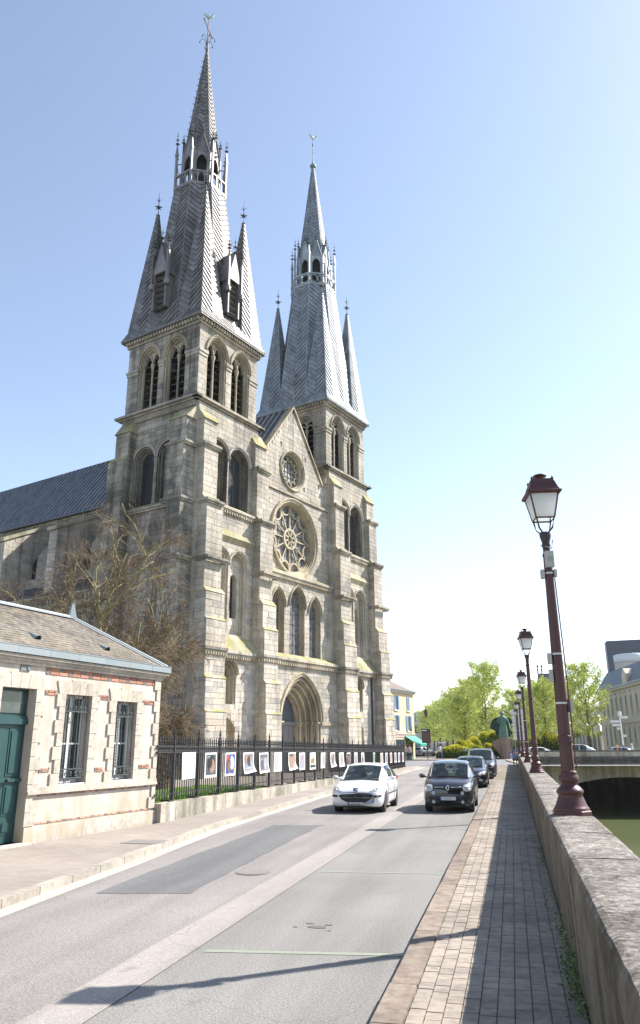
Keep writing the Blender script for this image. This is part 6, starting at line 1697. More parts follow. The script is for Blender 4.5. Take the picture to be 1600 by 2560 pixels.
def spring_tree(loc, H, W, label, seed, nl=2600, group=None):
    e = empty('spring_tree', loc, 0, label, 'tree', group); rng = random.Random(seed)
    tr = MB(); tr.tube([(0, 0, -.2), (.05, 0, H*.12), (0, .05, H*.24), (.1, 0, H*.5), (.05, .1, H*.8), (0, 0, H*.97)], [.24, .19, .17, .11, .05, .012], 7); tr.build('trunk', BARK2, e)
    br = MB(); tips = []
    for k in range(46):
        z = H*(.2+.72*(k/46)); a = k*2.4+rng.uniform(-.4, .4); R0 = W*(1-((z/H-.42)/.62)**2 if z/H > .42 else .72+.28*(z/H-.2)/.22)
        R0 *= rng.uniform(.65, 1.12); el = rng.uniform(.5, .95) if z/H > .4 else rng.uniform(.25, .7)
        d = Vector((math.cos(a), math.sin(a), el)).normalized(); Lb = max(.5, R0/math.hypot(d.x, d.y)); p = Vector((.05, .03, z)); pts = [p]
        if z+d.z*Lb > H*1.0: Lb = max(.4, (H-z)/d.z)
        for i in range(4):
            p = p+(d+Vector((rng.gauss(0, .15), rng.gauss(0, .15), rng.gauss(0, .12)))).normalized()*Lb/4; pts.append(p)
        br.tube(pts, .055*(1-z/H)+.02, 4, .01); tips.append(pts)
        for j in range(3):
            q = pts[rng.randint(1, 3)]; dd = (d+Vector((rng.gauss(0, .7), rng.gauss(0, .7), rng.gauss(.2, .5)))).normalized(); pp = [q, q+dd*Lb*.22, q+dd*Lb*.42+Vector((0, 0, .1))]; br.tube(pp, .018, 3, .007); tips.append(pp)
    br.build('limbs', BARK2, e)
    lf = MB()
    for i in range(nl):
        pts = tips[rng.randrange(len(tips))]; k = rng.uniform(.2, len(pts)-1.001); j = int(k); c = pts[j].lerp(pts[j+1], k-j)+Vector((rng.gauss(0, .24), rng.gauss(0, .24), rng.gauss(0, .22)))
        s = rng.uniform(.06, .16); a = Vector((rng.gauss(0, 1), rng.gauss(0, 1), rng.gauss(0, 1))).normalized()*s; b = a.orthogonal().normalized()*s*.7
        lf.add([c-a, c+b, c+a, c-b], [(0, 1, 2, 3)])
    lf.build('crown', LEAF, e)['kind'] = 'stuff'
G1, G2 = 'spring trees along the square beyond the hedges', 'spring trees beyond the bridge'
for i, (az, D, H, W, lb) in enumerate(((-1.75, 116, 13.6, 3.7, 'tallest pale green spring tree just left of the statue'), (-2.75, 128, 12.6, 3.3, 'pale green spring tree left of the tallest one'), (-3.25, 122, 10.6, 2.9, 'spring tree half way along the row left of the statue'),
        (-3.75, 140, 11.6, 3.2, 'spring tree above the blue arrow sign'), (-4.15, 150, 11.4, 3.2, 'spring tree in the middle of the left row, partly behind others'), (-4.55, 158, 11.0, 3.2, 'spring tree over the far parked cars'),
        (-5.05, 168, 10.6, 3.2, 'small spring tree near the yellow building'), (-5.5, 178, 10.4, 3.2, 'second smallest spring tree beside the yellow building'), (-5.95, 190, 10.0, 3.2, 'farthest spring tree, next to the dark sign board'))):
    spring_tree(polar(az, D), H, W, lb, 40+i, 11500 if i < 4 else 8000, G1)
for i, (az, D, H, W, lb) in enumerate(((5.2, 116, 13.2, 3.6, 'pale green spring tree right of the nearest lamp, before the long museum'), (2.35, 128, 12.0, 3.4, 'pale green spring tree just left of the nearest lamp'), (1.45, 142, 12.2, 3.2, 'spring tree seen between the second and nearest lamps'), (3.85, 136, 12.0, 3.4, 'spring tree behind the nearest lamp'), (.3, 150, 11.6, 3.2, 'spring tree behind the white direction signs'))):
    spring_tree(polar(az, D), H, W, lb, 70+i, 11000, G2)
# ------------------------------------------------------------------ clipped hedges
def hedge(az, D, w, d, h, z0, label, seed, rz=0.0, n=2200):
    e = empty('clipped_hedge', polar(az, D, z0), rz, label, 'hedge', 'clipped hedges round the statue'); rng = random.Random(seed)
    nx, ny = 12, 8; core = MB(); vs = []
    def top(u, v): 
        e_ = (1-abs(2*u-1)**4)*(1-abs(2*v-1)**4); return 1.18*h*(.42+.58*e_**.5)*(.86+.14*math.sin(u*7+seed)*math.cos(v*3+seed))
    for j in range(ny+1):
        for i in range(nx+1): u, v = i/nx, j/ny; vs.append((w*(u-.5), d*(v-.5), top(u, v)-.05))
    core.add(vs, [(j*(nx+1)+i, j*(nx+1)+i+1, (j+1)*(nx+1)+i+1, (j+1)*(nx+1)+i) for j in range(ny) for i in range(nx)], True)
    rim = [i for i in range(nx+1)]+[(nx+1)*j+nx for j in range(1, ny+1)]+[(nx+1)*ny+i for i in range(nx-1, -1, -1)]+[(nx+1)*j for j in range(ny-1, 0, -1)]
    b0 = len(core.v); R2 = [vs[i] for i in rim]; core.add(R2+[(x, y, -z0-.05) for x, y, z in R2], [(i, (i+1) % len(R2), len(R2)+(i+1) % len(R2), len(R2)+i) for i in range(len(R2))])
    core.build('hedge_body', LEAFG, e)
    yl = MB(); gl_ = MB()
    for i in range(n):
        if rng.random() < .62:
            u, v = rng.random(), rng.random(); c = Vector((w*(u-.5), d*(v-.5), top(u, v)+rng.uniform(-.03, .06))); m_ = yl
        else:
            t = rng.random(); z = rng.random()*h*.5
            c = Vector((w*(t-.5), -d/2-rng.uniform(-.02, .05), z)) if rng.random() < .7 else Vector(((-w/2-.03) if rng.random() < .5 else w/2+.03, d*(t-.5), z)); m_ = gl_
        s = rng.uniform(.05, .12); a = Vector((rng.gauss(0, 1), rng.gauss(0, 1), rng.gauss(0, 1))).normalized()*s; b = a.orthogonal().normalized()*s*.7
        m_.add([c-a, c+b, c+a, c-b], [(0, 1, 2, 3)])
    yl.build('golden_top', LEAFY, e)['kind'] = 'stuff'; gl_.build('green_side', LEAFG, e)['kind'] = 'stuff'
hedge(-4.05, 104.5, 4.6, 2.6, 1.55, 0, 'long low clipped hedge with golden top behind the blue arrow sign', 1)
hedge(-2.6, 105.5, 3.4, 2.6, 1.6, 0, 'low clipped hedge right of the blue arrow sign', 2)
hedge(-3.35, 109, 2.8, 2.2, 2.0, .2, 'rounded clipped hedge above the long low one', 3)
hedge(-2.75, 111, 2.6, 2.0, 2.2, .3, 'rounded clipped hedge mound in the middle of the bed', 4)
hedge(-1.75, 112, 3.0, 2.2, 2.75, .3, 'taller clipped hedge mound left of the statue pedestal', 5)
hedge(-1.5, 107, 2.2, 1.8, 1.7, .1, 'dark clipped hedge in front of the statue pedestal', 6)
hedge(-.9, 112, 3.2, 2.0, 3.2, .3, 'high clipped hedge right behind the statue pedestal', 7)
for i, (az, D, w, h, lb) in enumerate(((.55, 110, 3.4, 2.6, 'clipped hedge beside the row of lamps, right of the statue'), (1.75, 111, 3.4, 2.3, 'golden clipped hedge seen between second and third lamps'), (2.55, 110, 2.4, 2.9, 'golden clipped hedge mound just left of the nearest lamp'), (3.4, 112, 2.8, 2.6, 'golden clipped hedge touching the nearest lamp post'))): hedge(az, D, w, 2.2, h, .1, lb, 20+i)
# ------------------------------------------------------------------ statue
BRONZE = mat('green bronze', (.085, .175, .125), .55, .35, .3, 1.5); BRONZEDK = mat('shaded green bronze', (.05, .10, .075), .6, .3, .3, 1.5)
GRANITE = stone('pinkish granite', [(.30, .21, .17)], grime=.25, streak=.2, moss=0)
SP = polar(-.57, 106)
st_ = empty('statue', SP, R_(4), 'green bronze statue of a cloaked figure on a wedge shaped granite pedestal', 'statue')
mb = MB(); ped = [(-1.75, -.2, 2.1), (-.55, -1.2, 2.6), (.25, -1.5, 2.72), (1.35, -.4, 2.25), (.6, 1.2, 2.3), (-1.0, 1.2, 2.2)]; bs = [(-.3, -.5, -.1), (-.15, -.8, -.1), (.15, -.9, -.1), (.55, -.4, -.1), (.45, .6, -.1), (-.3, .6, -.1)]
mb.add(ped+bs, [(0, 1, 2, 3, 4, 5), (6, 7, 8, 9, 10, 11)[::-1]]+[(i, (i+1) % 6, 6+(i+1) % 6, 6+i) for i in range(6)]); mb.build('pedestal', GRANITE, st_)
fig = MB(); F0 = 2.6   # one continuous draped figure
rings = [(.62, .46, 0, 0), (.60, .45, 0, .3), (.56, .42, 0, .8), (.50, .38, .02, 1.2), (.44, .33, .03, 1.6), (.42, .31, .04, 1.9), (.47, .33, .04, 2.2), (.52, .32, .03, 2.5), (.50, .28, .02, 2.68), (.30, .22, .0, 2.78), (.15, .15, 0, 2.84), (.14, .15, -.02, 2.92), (.19, .21, -.03, 3.02), (.20, .22, -.04, 3.14), (.17, .19, -.04, 3.26), (.05, .06, -.04, 3.33)]
n = 20; vs = []
for (rx, ry, ox, z) in rings:
    for k in range(n):
        a = 2*math.pi*k/n; f_ = 1+.07*math.sin(a*7+z*1.3) if z < 1.8 else 1; vs.append((ox+rx*f_*math.cos(a), ry*f_*math.sin(a)-.15, F0+z))
fig.add(vs, [(i*n+k, i*n+(k+1) % n, (i+1)*n+(k+1) % n, (i+1)*n+k) for i in range(len(rings)-1) for k in range(n)], True); fig.build('figure', BRONZE, st_)
mb = MB(); mb.tube([(.48, -.12, F0+2.55), (.72, -.25, F0+2.0), (.85, -.5, F0+1.45), (.82, -.62, F0+1.3)], [.15, .13, .10, .08], 8); mb.sphere((.82, -.66, F0+1.22), .1); mb.build('right_arm', BRONZE, st_)
mb = MB(); mb.tube([(-.45, -.12, F0+2.55), (-.62, -.3, F0+2.1), (-.35, -.52, F0+1.85)], [.15, .13, .09], 8); mb.sphere((-.3, -.55, F0+1.85), .1); mb.build('left_arm', BRONZE, st_)
mb = MB(); mb.lathe([(.34, 3.2), (.30, 3.24), (.19, 3.28), (.17, 3.36), (.03, 3.42)], (-.04, -.17, F0), 12); mb.tube([(.05, -.15, F0+3.3), (.16, -.05, F0+3.62), (.1, .0, F0+3.75)], [.09, .07, .01], 6); mb.build('plumed_hat', BRONZEDK, st_)
cape = [(-.4, 2.72), (-.9, 2.6), (-1.35, 2.25), (-1.55, 1.75), (-1.7, 1.25), (-1.0, .95), (-.95, .5), (-.6, .1), (.2, -.02), (.75, .1), (1.15, .55), (1.2, .8), (.95, 1.1), (1.05, 1.7), (1.4, 2.05), (1.05, 2.5), (.5, 2.75)]
mb = MB(); pts = [(x, .22+.12*abs(x)+.06*math.sin(x*5), F0+z) for x, z in cape]; c0 = (0, .12, F0+1.5); c1 = (0, .20, F0+1.5); pb = [(x, y+.08, z) for x, y, z in pts]; N_ = len(pts)
mb.add([c0]+pts+[c1]+pb, [(0, 1+i, 1+(i+1) % N_) for i in range(N_)]+[(N_+1, N_+2+(i+1) % N_, N_+2+i) for i in range(N_)]+[(1+i, 1+(i+1) % N_, N_+2+(i+1) % N_, N_+2+i) for i in range(N_)], True); mb.build('spread_cloak', BRONZEDK, st_)
mb = MB(); mb.tube([(.8, -.6, F0+1.2), (.9, -.2, F0+.25)], .03, 5); mb.build('sword', BRONZE, st_)
# ------------------------------------------------------------------ signs and posts
SIGNW = mat('white sign face', (.66, .67, .68), .5); POSTG = mat('grey steel post', (.25, .25, .26), .5, .5); SIGNB = mat('blue sign face', (.02, .12, .42), .45); DKPOST = mat('dark painted post', (.04, .04, .05), .5)
e = empty('blue_arrow_sign', (-6.0, 103.2, 0), R_(3), 'round blue sign with a white arrow pointing right in front of the hedge', 'road sign')
MB().lathe([(.03, 0), (.03, 1.0)], n=8).build('post', POSTG, e); Mx = Matrix.Translation((0, -.04, 1.08)) @ Matrix.Rotation(math.pi/2, 4, 'X')
MB().lathe([(.30, -.01), (.30, .01)], n=24, M=Mx).build('rim', SIGNW, e); MB().lathe([(.275, .0), (.275, .02)], n=24, M=Mx).build('disc', SIGNB, e)
MB().prism([(-.19, -.062, 1.05), (.04, -.062, 1.05), (.04, -.062, .95), (.21, -.062, 1.08), (.04, -.062, 1.21), (.04, -.062, 1.11), (-.19, -.062, 1.11)], (0, -.006, 0)).build('arrow', SIGNW, e)
e = empty('direction_sign_stack', (.28, 80.2, 0), R_(2), 'tall stack of white direction panels behind the row of lamps', 'road sign')
for x in (.0, .85): MB().lathe([(.045, 0), (.045, 5.3)], (x, .06, 0), 8).build('post', POSTG, e)
for z0, z1, kind in ((4.72, 5.25, 'a'), (4.28, 4.62, 'a'), (3.98, 4.22, 'g'), (3.68, 3.92, 'a'), (3.05, 3.6, 'b'), (2.3, 2.98, 'b')):
    zc = (z0+z1)/2; pts = [(-.25, 0, zc), (-.05, 0, z1), (.98, 0, z1), (.98, 0, z0), (-.05, 0, z0)] if kind == 'a' else [(-.1, 0, z1), (.98, 0, z1), (.98, 0, z0), (-.1, 0, z0)]
    MB().prism(pts, (0, -.03, 0)).build('panel', SIGNW, e)
    for k in range(1 if kind != 'b' else 2): MB().box(.1, .8, -.036, -.031, zc-.02+k*.12, zc+.02+k*.12).build('lettering', mat('grey sign lettering', (.35, .37, .42), .6), e)
e = empty('bollard_post', (.02, 77.0, .0), 0, 'thin dark leaning post at the end of the footpath', 'post'); mb = MB(); mb.tube([(0, 0, 0), (-.1, 0, 2.45)], .05, 8); mb.sphere((-.1, 0, 2.48), .06); mb.build('shaft', DKPOST, e)
e = empty('hoop_barrier', (.26, 67.7, .12), 0, 'dark metal hoop barrier against the far parapet', 'barrier'); MB().tube([(0, 0, 0), (0, 0, 1.0), (0, .12, 1.1), (0, 1.0, 1.1), (0, 1.1, 1.0), (0, 1.1, 0)], .03, 6).build('hoop', DKPOST, e); MB().tube([(0, 0, .55), (0, 1.1, .55)], .022, 6).build('rail', DKPOST, e)
e = empty('notice_board', polar(-6.05, 99), R_(3), 'dark notice board with rows of reddish lettering beside the green awning', 'sign'); MB().box(.05, .15, -.05, .05, 0, 2.1).build('post', DKPOST, e); MB().box(-.55, .55, -.06, .06, 2.05, 3.75).build('board', mat('dark board face', (.045, .035, .04), .5), e)
MB().box(-.47, .1, -.068, -.061, 3.5, 3.62).build('heading', SIGNW, e)
for k in range(6):
    for j in range(3): MB().box(-.42+j*.3, -.20+j*.3, -.068, -.061, 2.3+k*.18, 2.38+k*.18).build('lettering', mat('reddish lettering', (.25, .10, .09), .6), e)
e = empty('finger_post', polar(-4.95, 100.5), R_(5), 'slim dark blue post with a small plate beside far pedestrians', 'sign'); MB().lathe([(.06, 0), (.05, 2.2)], n=8).build('post', mat('dark blue post', (.05, .05, .12), .5), e); MB().box(-.5, .5, -.05, -.02, 2.0, 2.16).build('plate', SIGNW, e)
def twin_lamp(az, D, label, h=4.0):
    e = empty('twin_street_lamp', polar(az, D, .1), R_(-4), label, 'street lamp', 'twin lamps beyond the bridge'); MB().lathe([(.09, 0), (.06, h)], n=8).build('post', DKPOST, e)
    MB().tube([(-.7, 0, h+.1), (-.4, 0, h+.2), (0, 0, h-.1), (.4, 0, h+.2), (.7, 0, h+.1)], .03, 5).build('arm', DKPOST, e)
    for sg in (-1, 1): MB().lathe([(.32, -.02), (.30, .02), (.06, .26), (.03, .34)], (sg*.7, 0, h), 12).build('shade', mat('pinkish lamp shade', (.35, .25, .24), .5), e)
twin_lamp(5.5, 104, 'twin lamp with two conical shades under the spring tree right of the nearest lamp'); twin_lamp(3.6, 106, 'twin lamp with conical shades half hidden by the nearest lamp post', 4.3)
e = empty('signpost', polar(7.35, 96, .1), R_(-6), 'white signpost with small panels on the bridge before the museum', 'sign'); MB().lathe([(.1, 0), (.1, 1.6)], n=8).build('base', LAMPRED, e); MB().lathe([(.09, 1.6), (.07, 5.0)], n=8).build('post', SIGNW, e); MB().lathe([(.22, 4.85), (.22, 5.2), (.2, 5.35)], n=10).build('head', SIGNW, e)
for x0, x1, z in ((-1.05, -.08, 4.1), (-.9, -.08, 3.7), (-.45, -.08, 3.3), (.08, .85, 4.55), (.08, .5, 2.5)): MB().box(x0, x1, -.03, .03, z, z+.26).build('panel', SIGNW, e)
# ------------------------------------------------------------------ buildings of the square
YELLOW = mat('pale yellow render', (.62, .50, .32), .9, 0, .08, 1.5); BLUESH = mat('faded blue shutter', (.17, .28, .40), .7, 0, .1); ROOFT = mat('brown tile roof', (.17, .125, .11), .85, 0, .2, 2); CREAM = mat('cream stone facade', (.60, .53, .42), .9, 0, .1, 1.0); AWN = mat('green awning cloth', (.04, .30, .19), .7, 0, .1); SHOPW = mat('pale shopfront', (.5, .42, .33), .8); ROOFS = mat('blue grey slate roof', (.10, .115, .14), .6, 0, .15, 1.5); FARGL = glassmat('far window glass', (.05, .06, .07), .1)
def house_window(par, fr, c, z0, z1, w, shutters=None, frm=WHITEPAINT, closed=False):
    we = bpy.data.objects.new('window', None); COL.objects.link(we); we.parent = par; M = Matrix.Translation(fr(c, 0, 0)) @ fr.M()
    m_ = MB()
    for a, b, d, f_ in ((-w, -w+.08, z0, z1), (w-.08, w, z0, z1), (-w, w, z1-.08, z1), (-w, w, z0, z0+.08), (-.04, .04, z0, z1)): m_.box(a, b, .06, .14, d, f_, M)
    m_.build('frame', frm, we); MB().box(-w+.02, w-.02, .12, .15, z0, z1, M).build('pane', FARGL, we); MB().box(-w-.12, w+.12, -.12, .1, z0-.14, z0, M).build('sill', CREAM, we)
    if shutters:
        for sg in (-1, 1):
            s_ = MB(); a, b = (sg*w, sg*(w+w)) if not closed else (0, sg*w); s_.box(min(a, b)+.02, max(a, b)-.02, -.07, -.01, z0, z1, M)
            for k in range(9): s_.box(min(a, b)+.08, max(a, b)-.08, -.085, -.07, z0+.1+k*(z1-z0-.2)/9, z0+.1+(k+.6)*(z1-z0-.2)/9, M)
            s_.build('shutter', shutters, we)
YB = Vector((-12.2, 101, 0)); yb = empty('yellow_corner_house', YB, R_(90-13.7), 'pale yellow corner house with blue shutters and a shop under a green awning', 'house')
wl = MB(); fy = Fr((0, 0, 0), (1, 0, 0), (0, 1, 0)); yw = [Rc(-1.95-.5, -1.95+.5, 3.5, 5.35), Rc(-6.1-.55, -6.1+.55, 3.5, 5.35), Rc(-6.1-.55, -6.1+.55, 6.0, 7.7), Rc(-10.2, -9.1, 3.5, 5.35), Rc(-10.2, -9.1, 6.0, 7.7)]
rects(wl, -22, 0, 0, 8.3, yw); wl.quad((0, 0, 0), (0, 9, 0), (0, 9, 8.3), (0, 0, 8.3)); wl.quad((-22, 9, 0), (0, 9, 0), (0, 9, 8.3), (-22, 9, 8.3))
wl.build('wall', YELLOW, yb)
house_window(yb, fy, -1.95, 3.5, 5.35, .5, BLUESH); house_window(yb, fy, -6.1, 3.5, 5.35, .55, BLUESH); house_window(yb, fy, -6.1, 6.0, 7.7, .55, BLUESH); house_window(yb, fy, -1.95, 6.0, 7.7, .5, BLUESH, closed=True); house_window(yb, fy, -9.65, 3.5, 5.35, .55, BLUESH); house_window(yb, fy, -9.65, 6.0, 7.7, .55, BLUESH)
MB().box(-22, .25, -.25, .1, 8.1, 8.35).build('cornice', CREAM, yb); MB().box(-22, .35, -.42, -.2, 8.36, 8.5).build('gutter', ZINCPALE, yb)
mb = MB(); mb.add([(-22, -.4, 8.4), (.35, -.4, 8.4), (.35, 9.3, 8.4), (-22, 9.3, 8.4), (-4.2, 4.5, 11.0), (-22, 4.5, 11.0)], [(0, 1, 4, 5), (1, 2, 4), (2, 3, 5, 4)]); mb.build('roof', ROOFT, yb); MB().box(-8, -7.2, 4, 5, 10, 12).build('chimney', mat('chimney brick', (.3, .16, .12), .9), yb)
MB().box(-12, .05, -.06, .0, 2.75, 3.1).build('shop_sign', mat('pale pink fascia', (.5, .36, .32), .8), yb); MB().box(-12, .05, -.14, .0, 3.1, 3.2).build('string_course', CREAM, yb)
for a, b in ((-3.3, -.7), (-6.8, -3.8), (-10, -7.2)): MB().box(a, b, -.03, -.012, .5, 2.5).build('shop_window', FARGL, yb); MB().box(a, b, -.05, -.0, .1, .5).build('shop_panel', mat('green shop panel', (.10, .17, .14), .6), yb)
mb = MB(); mb.prism([(-3.6, -.05, 2.95), (-3.6, -1.65, 1.95), (-3.6, -1.65, 1.9), (-3.6, -.05, 2.88)], (3.7, 0, 0)); mb.prism([(-3.6, -1.65, 1.95), (-3.6, -1.67, 1.95), (-3.6, -1.67, 1.7), (-3.6, -1.65, 1.7)], (3.7, 0, 0)); mb.build('awning', AWN, yb)
e = empty('wall_lamp', YB+Vector((.3, .3, 5.6)), R_(0), 'red lantern hung from a curved wall bracket on the yellow house', 'street lamp'); MB().tube([(-.1, 0, -.9), (-.1, 0, .9), (.2, 0, 1.1), (1.1, 0, 1.1), (1.25, 0, .8)], .04, 6).build('bracket', DKPOST, e); MB().lathe([(.05, .75), (.28, .35), (.16, -.2), (.08, -.3)], (1.25, 0, 0), 6).build('lantern', LAMPRED, e)
def block_house(az, D, w, d, h, rh, m, rm, label, nx, nz, rz=0.0, z_first=3.4, cat='house', grp='houses round the far side of the square', ww=.5):
    e = empty('far_house', polar(az, D), rz, label, cat, grp); wl = MB(); ops = []
    for i in range(nx):
        for k in range(nz):
            c = -w/2+w*(i+.5)/nx; z0 = 1.0+k*z_first if k else .3; ops.append((c, z0, z0+(2.0 if k else 2.4)))
    rects(wl, -w/2, w/2, 0, h, [Rc(c-ww, c+ww, a, b) for c, a, b in ops])
    wl.quad((-w/2, 0, 0), (-w/2, d, 0), (-w/2, d, h), (-w/2, 0, h)); wl.quad((w/2, 0, 0), (w/2, d, 0), (w/2, d, h), (w/2, 0, h)); wl.quad((-w/2, d, 0), (w/2, d, 0), (w/2, d, h), (-w/2, d, h)); wl.build('wall', m, e)
    for c, a, b in ops:
        w_ = MB(); w_.box(c-ww, c+ww, .12, .16, a, b); f_ = w_.build('window', FARGL, e); MB().box(c-ww, c+ww, .05, .11, (a+b)/2, (a+b)/2+.07).box(c-.04, c+.04, .05, .11, a, b).build('frame', WHITEPAINT, f_)
    MB().box(-w/2-.2, w/2+.2, -.25, .1, h-.05, h+.2).build('cornice', CREAM, e)
    mb = MB(); mb.add([(-w/2-.3, -.4, h+.2), (w/2+.3, -.4, h+.2), (w/2+.3, d+.4, h+.2), (-w/2-.3, d+.4, h+.2), (-w/2+min(w, d)*.4, d/2, h+.2+rh), (w/2-min(w, d)*.4, d/2, h+.2+rh)], [(0, 1, 5, 4), (1, 2, 5), (2, 3, 4, 5), (3, 0, 4)]); mb.build('roof', rm, e); return e
PALEW = mat('pale plaster', (.58, .53, .47), .9, 0, .08); PINKW = mat('pinkish plaster', (.52, .38, .34), .9, 0, .08)
block_house(-6.3, 205, 11, 10, 6.2, 3.5, PALEW, ROOFS, 'pale house with slate roof just right of the yellow corner house', 4, 2, R_(10)); e = block_house(-5.0, 215, 12, 10, 6.6, 3.0, CREAM, ROOFT, 'cream house far off behind the smaller spring trees', 5, 2, R_(6))
block_house(-3.7, 215, 11, 10, 7.0, 3.0, PINKW, ROOFS, 'pinkish house far off behind the middle of the left tree row', 4, 2, R_(4)); block_house(-2.4, 220, 15, 10, 8.5, 3, PALEW, ROOFS, 'long pale house far off behind the tallest spring tree', 7, 2, R_(2)); block_house(-.9, 225, 12, 10, 7.2, 3.2, CREAM, ROOFT, 'cream house far off behind the statue', 5, 2, 0)
block_house(.9, 230, 12, 10, 7.8, 3.4, PALEW, ROOFS, 'pale house far off behind the white direction signs', 5, 2, 0)
MB().box(-.9, .9, 3, 3.6, 0, 11.2).build('chimney', mat('tall grey chimney', (.16, .15, .15), .9), bpy.data.objects[e.name])
# pavilion with steep mansard and ridge cresting
e = empty('mansard_pavilion', polar(3.05, 222), R_(-3), 'tall slate mansard roof with iron cresting and finials above the right hand trees', 'building'); MB().box(-4.5, 4.5, 0, 9, 0, 12.5).build('wall', CREAM, e)
prof = [(4.9, 12.5), (4.5, 14.5), (4.0, 17), (3.55, 19.6), (3.4, 20.2)]; mb = MB(); mb.lathe([(r*math.sqrt(2), z) for r, z in prof], (0, 4.5, 0), 4, rot=math.pi/4, smooth=False); mb.build('roof', ROOFS, e)
mb = MB(); mb.box(-3.4, 3.4, 1.05, 1.15, 20.2, 20.35)
for k in range(14): mb.box(-3.3+k*.5, -3.2+k*.5, 1.05, 1.15, 20.35, 21.0)
mb.box(-3.4, 3.4, 1.05, 1.15, 21.0, 21.1); mb.build('cresting', IRON, e)
for x, s_ in ((-3.4, 1), (-2.3, .9), (3.4, 1.3)): MB().lathe([(.2, 20.2), (.12, 21), (.25, 21.5), (.05, 21.9), (.3, 22.2), (.05, 22.2+s_)], (x, 1.1, 0), 8).build('finial', IRON, e)
# the long museum on the far side of the river
MP = polar(6.1, 150); mus = empty('museum', MP, R_(-90-6.3+180-180)+R_(0), 'long cream stone museum with blue slate mansard and tall windows beyond the bridge', 'building')
mus.rotation_euler = (0, 0, R_(-83.7))   # local x runs toward the camera, local y away from the river
mx = Fr((0, 0, 0), (1, 0, 0), (0, 1, 0)); wl = MB(); ops = []
mus.rotation_euler = (0, 0, R_(-90+6.3))
nW = 13
for i in range(nW):
    c = 3.4+i*3.1; ops += [(c, 1.2, 4.4, .5), (c, 5.9, 9.0, .55)]
rects(wl, 0, 42, 0, 10.4, [Rc(c-w, c+w, a, b) for c, a, b, w in ops]); wl.quad((0, 0, 0), (0, 14, 0), (0, 14, 10.4), (0, 0, 10.4)); wl.build('wall', CREAM, mus)
for c, a, b, w in ops:
    f_ = MB().box(c-w, c+w, .35, .4, a, b).build('window', FARGL, mus); MB().box(c-.05, c+.05, .28, .36, a, b).box(c-w, c+w, .28, .36, a+(b-a)*.7, a+(b-a)*.7+.1).build('frame', PALEW, f_)
    MB().box(c-w-.15, c+w+.15, -.12, .05, b, b+.22).build('lintel', CREAM, mus)
    if a > 5: MB().box(c-.35, c+.35, -.12, .0, b+.5, b+.8).build('carved_panel', STONE, mus)
    for x in (c-w-.03, c+w+.03): MB().box(min(x, x+.02), max(x, x+.02), .0, .36, a, b).build('reveal', CREAM, mus)
MB().box(-.1, 42, -.2, .1, 4.9, 5.2).build('string_course', CREAM, mus); MB().box(-.3, 42, -.5, .2, 10.2, 10.6).build('cornice', CREAM, mus)
for k in range(11): MB().box(0, 42, -.03, .0, .3+k*.42, .66+k*.42).build('rusticated_course', CREAM, mus) if False else None
mb = MB(); mb.add([(-.3, -.4, 10.6), (42, -.4, 10.6), (42, 1.6, 14.0), (1.5, 1.6, 14.0), (42, 7, 15.4), (6, 7, 15.4), (-.3, 14.4, 10.6), (1.5, 12.5, 14)], [(0, 1, 2, 3), (3, 2, 4, 5), (0, 3, 7, 6), (3, 5, 7)]); mb.build('mansard_roof', ROOFS, mus)
MB().box(-.4, 42, -.7, -.35, 10.55, 10.8).build('gutter', ZINCPALE, mus)
for x in (20.5,): mb = MB(); mb.prism([(x-1.3, -.3, 10.8), (x+1.3, -.3, 10.8), (x+1.3, -.3, 12.3), (x, -.3, 13.2), (x-1.3, -.3, 12.3)], (0, 1.8, 0)); mb.build('dormer', CREAM, mus)
# lower arcaded wing
wg = empty('arcaded_wing', polar(6.0, 152), R_(-90+6.3), 'low cream wing with round arched openings running on from the museum', 'building'); wl = MB(); ops = []
for i in range(11): ops.append(Op(-2.2-i*3.4, .95, 0, 3.0))
fw_ = Fr((0, 0, 0), (1, 0, 0), (0, 1, 0)); z = 0
while z < 6.2:
    for x0, x1 in free(-38, 0, z, .2, ops): wl.quad((x0, 0, z), (x1, 0, z), (x1, 0, z+.2), (x0, 0, z+.2))
    z += .2
wl.build('wall', CREAM, wg)
for o_ in ops: mb = MB(); sweep(mb, fw_, o_.path(), [(0.05, -.02), (0, 0), (0, .8)]); mb.build('arch', CREAM, wg); mb = MB(); fan(mb, fw_, o_, .7); mb.build('dark_opening', FARGL, wg)
MB().box(-38, 0, -.3, .1, 6.2, 6.5).build('cornice', CREAM, wg); mb = MB(); mb.add([(-38, -.3, 6.5), (0, -.3, 6.5), (0, 6, 9.4), (-38, 6, 9.4)], [(0, 1, 2, 3)]); mb.build('roof', ROOFS, wg)
# dark slate tower block and white volume behind
dk = empty('slate_tower', polar(6.9, 205), R_(-8), 'dark slate clad modern tower block with a pale edge rising behind the museum', 'building'); mb = MB(); mb.box(.4, 30, 0, 18, 0, 26.5); mb.build('tower_wall', mat('dark horizontal cladding', (.075, .09, .115), .5, .1, .1, 1), dk); MB().box(0, .4, .1, 17.9, 0, 26.2).build('edge_wall', mat('pale concrete edge', (.45, .44, .46), .8), dk)
for k in range(30): MB().box(.4, 30, -.06, 0, 12+k*.48, 12.4+k*.48).build('cladding_strip', MATS['dark horizontal cladding'], dk)
MB().box(6.2, 8, -.12, 0, 22.2, 23.3).build('window', mat('bright sky glass', (.5, .55, .58), .2), dk)
wv = empty('white_tank_block', polar(8.5, 184), R_(-8), 'white rounded modern volume rising over the museum roof', 'building'); MB().lathe([(3.5, 0), (3.5, 18.9), (3.55, 18.9), (3.55, 20.6), (3.3, 20.7)], n=24).build('shell', mat('white panel', (.6, .62, .64), .5), wv); MB().lathe([(3.58, 18.8), (3.58, 18.9)], n=24).build('joint', POSTG, wv)
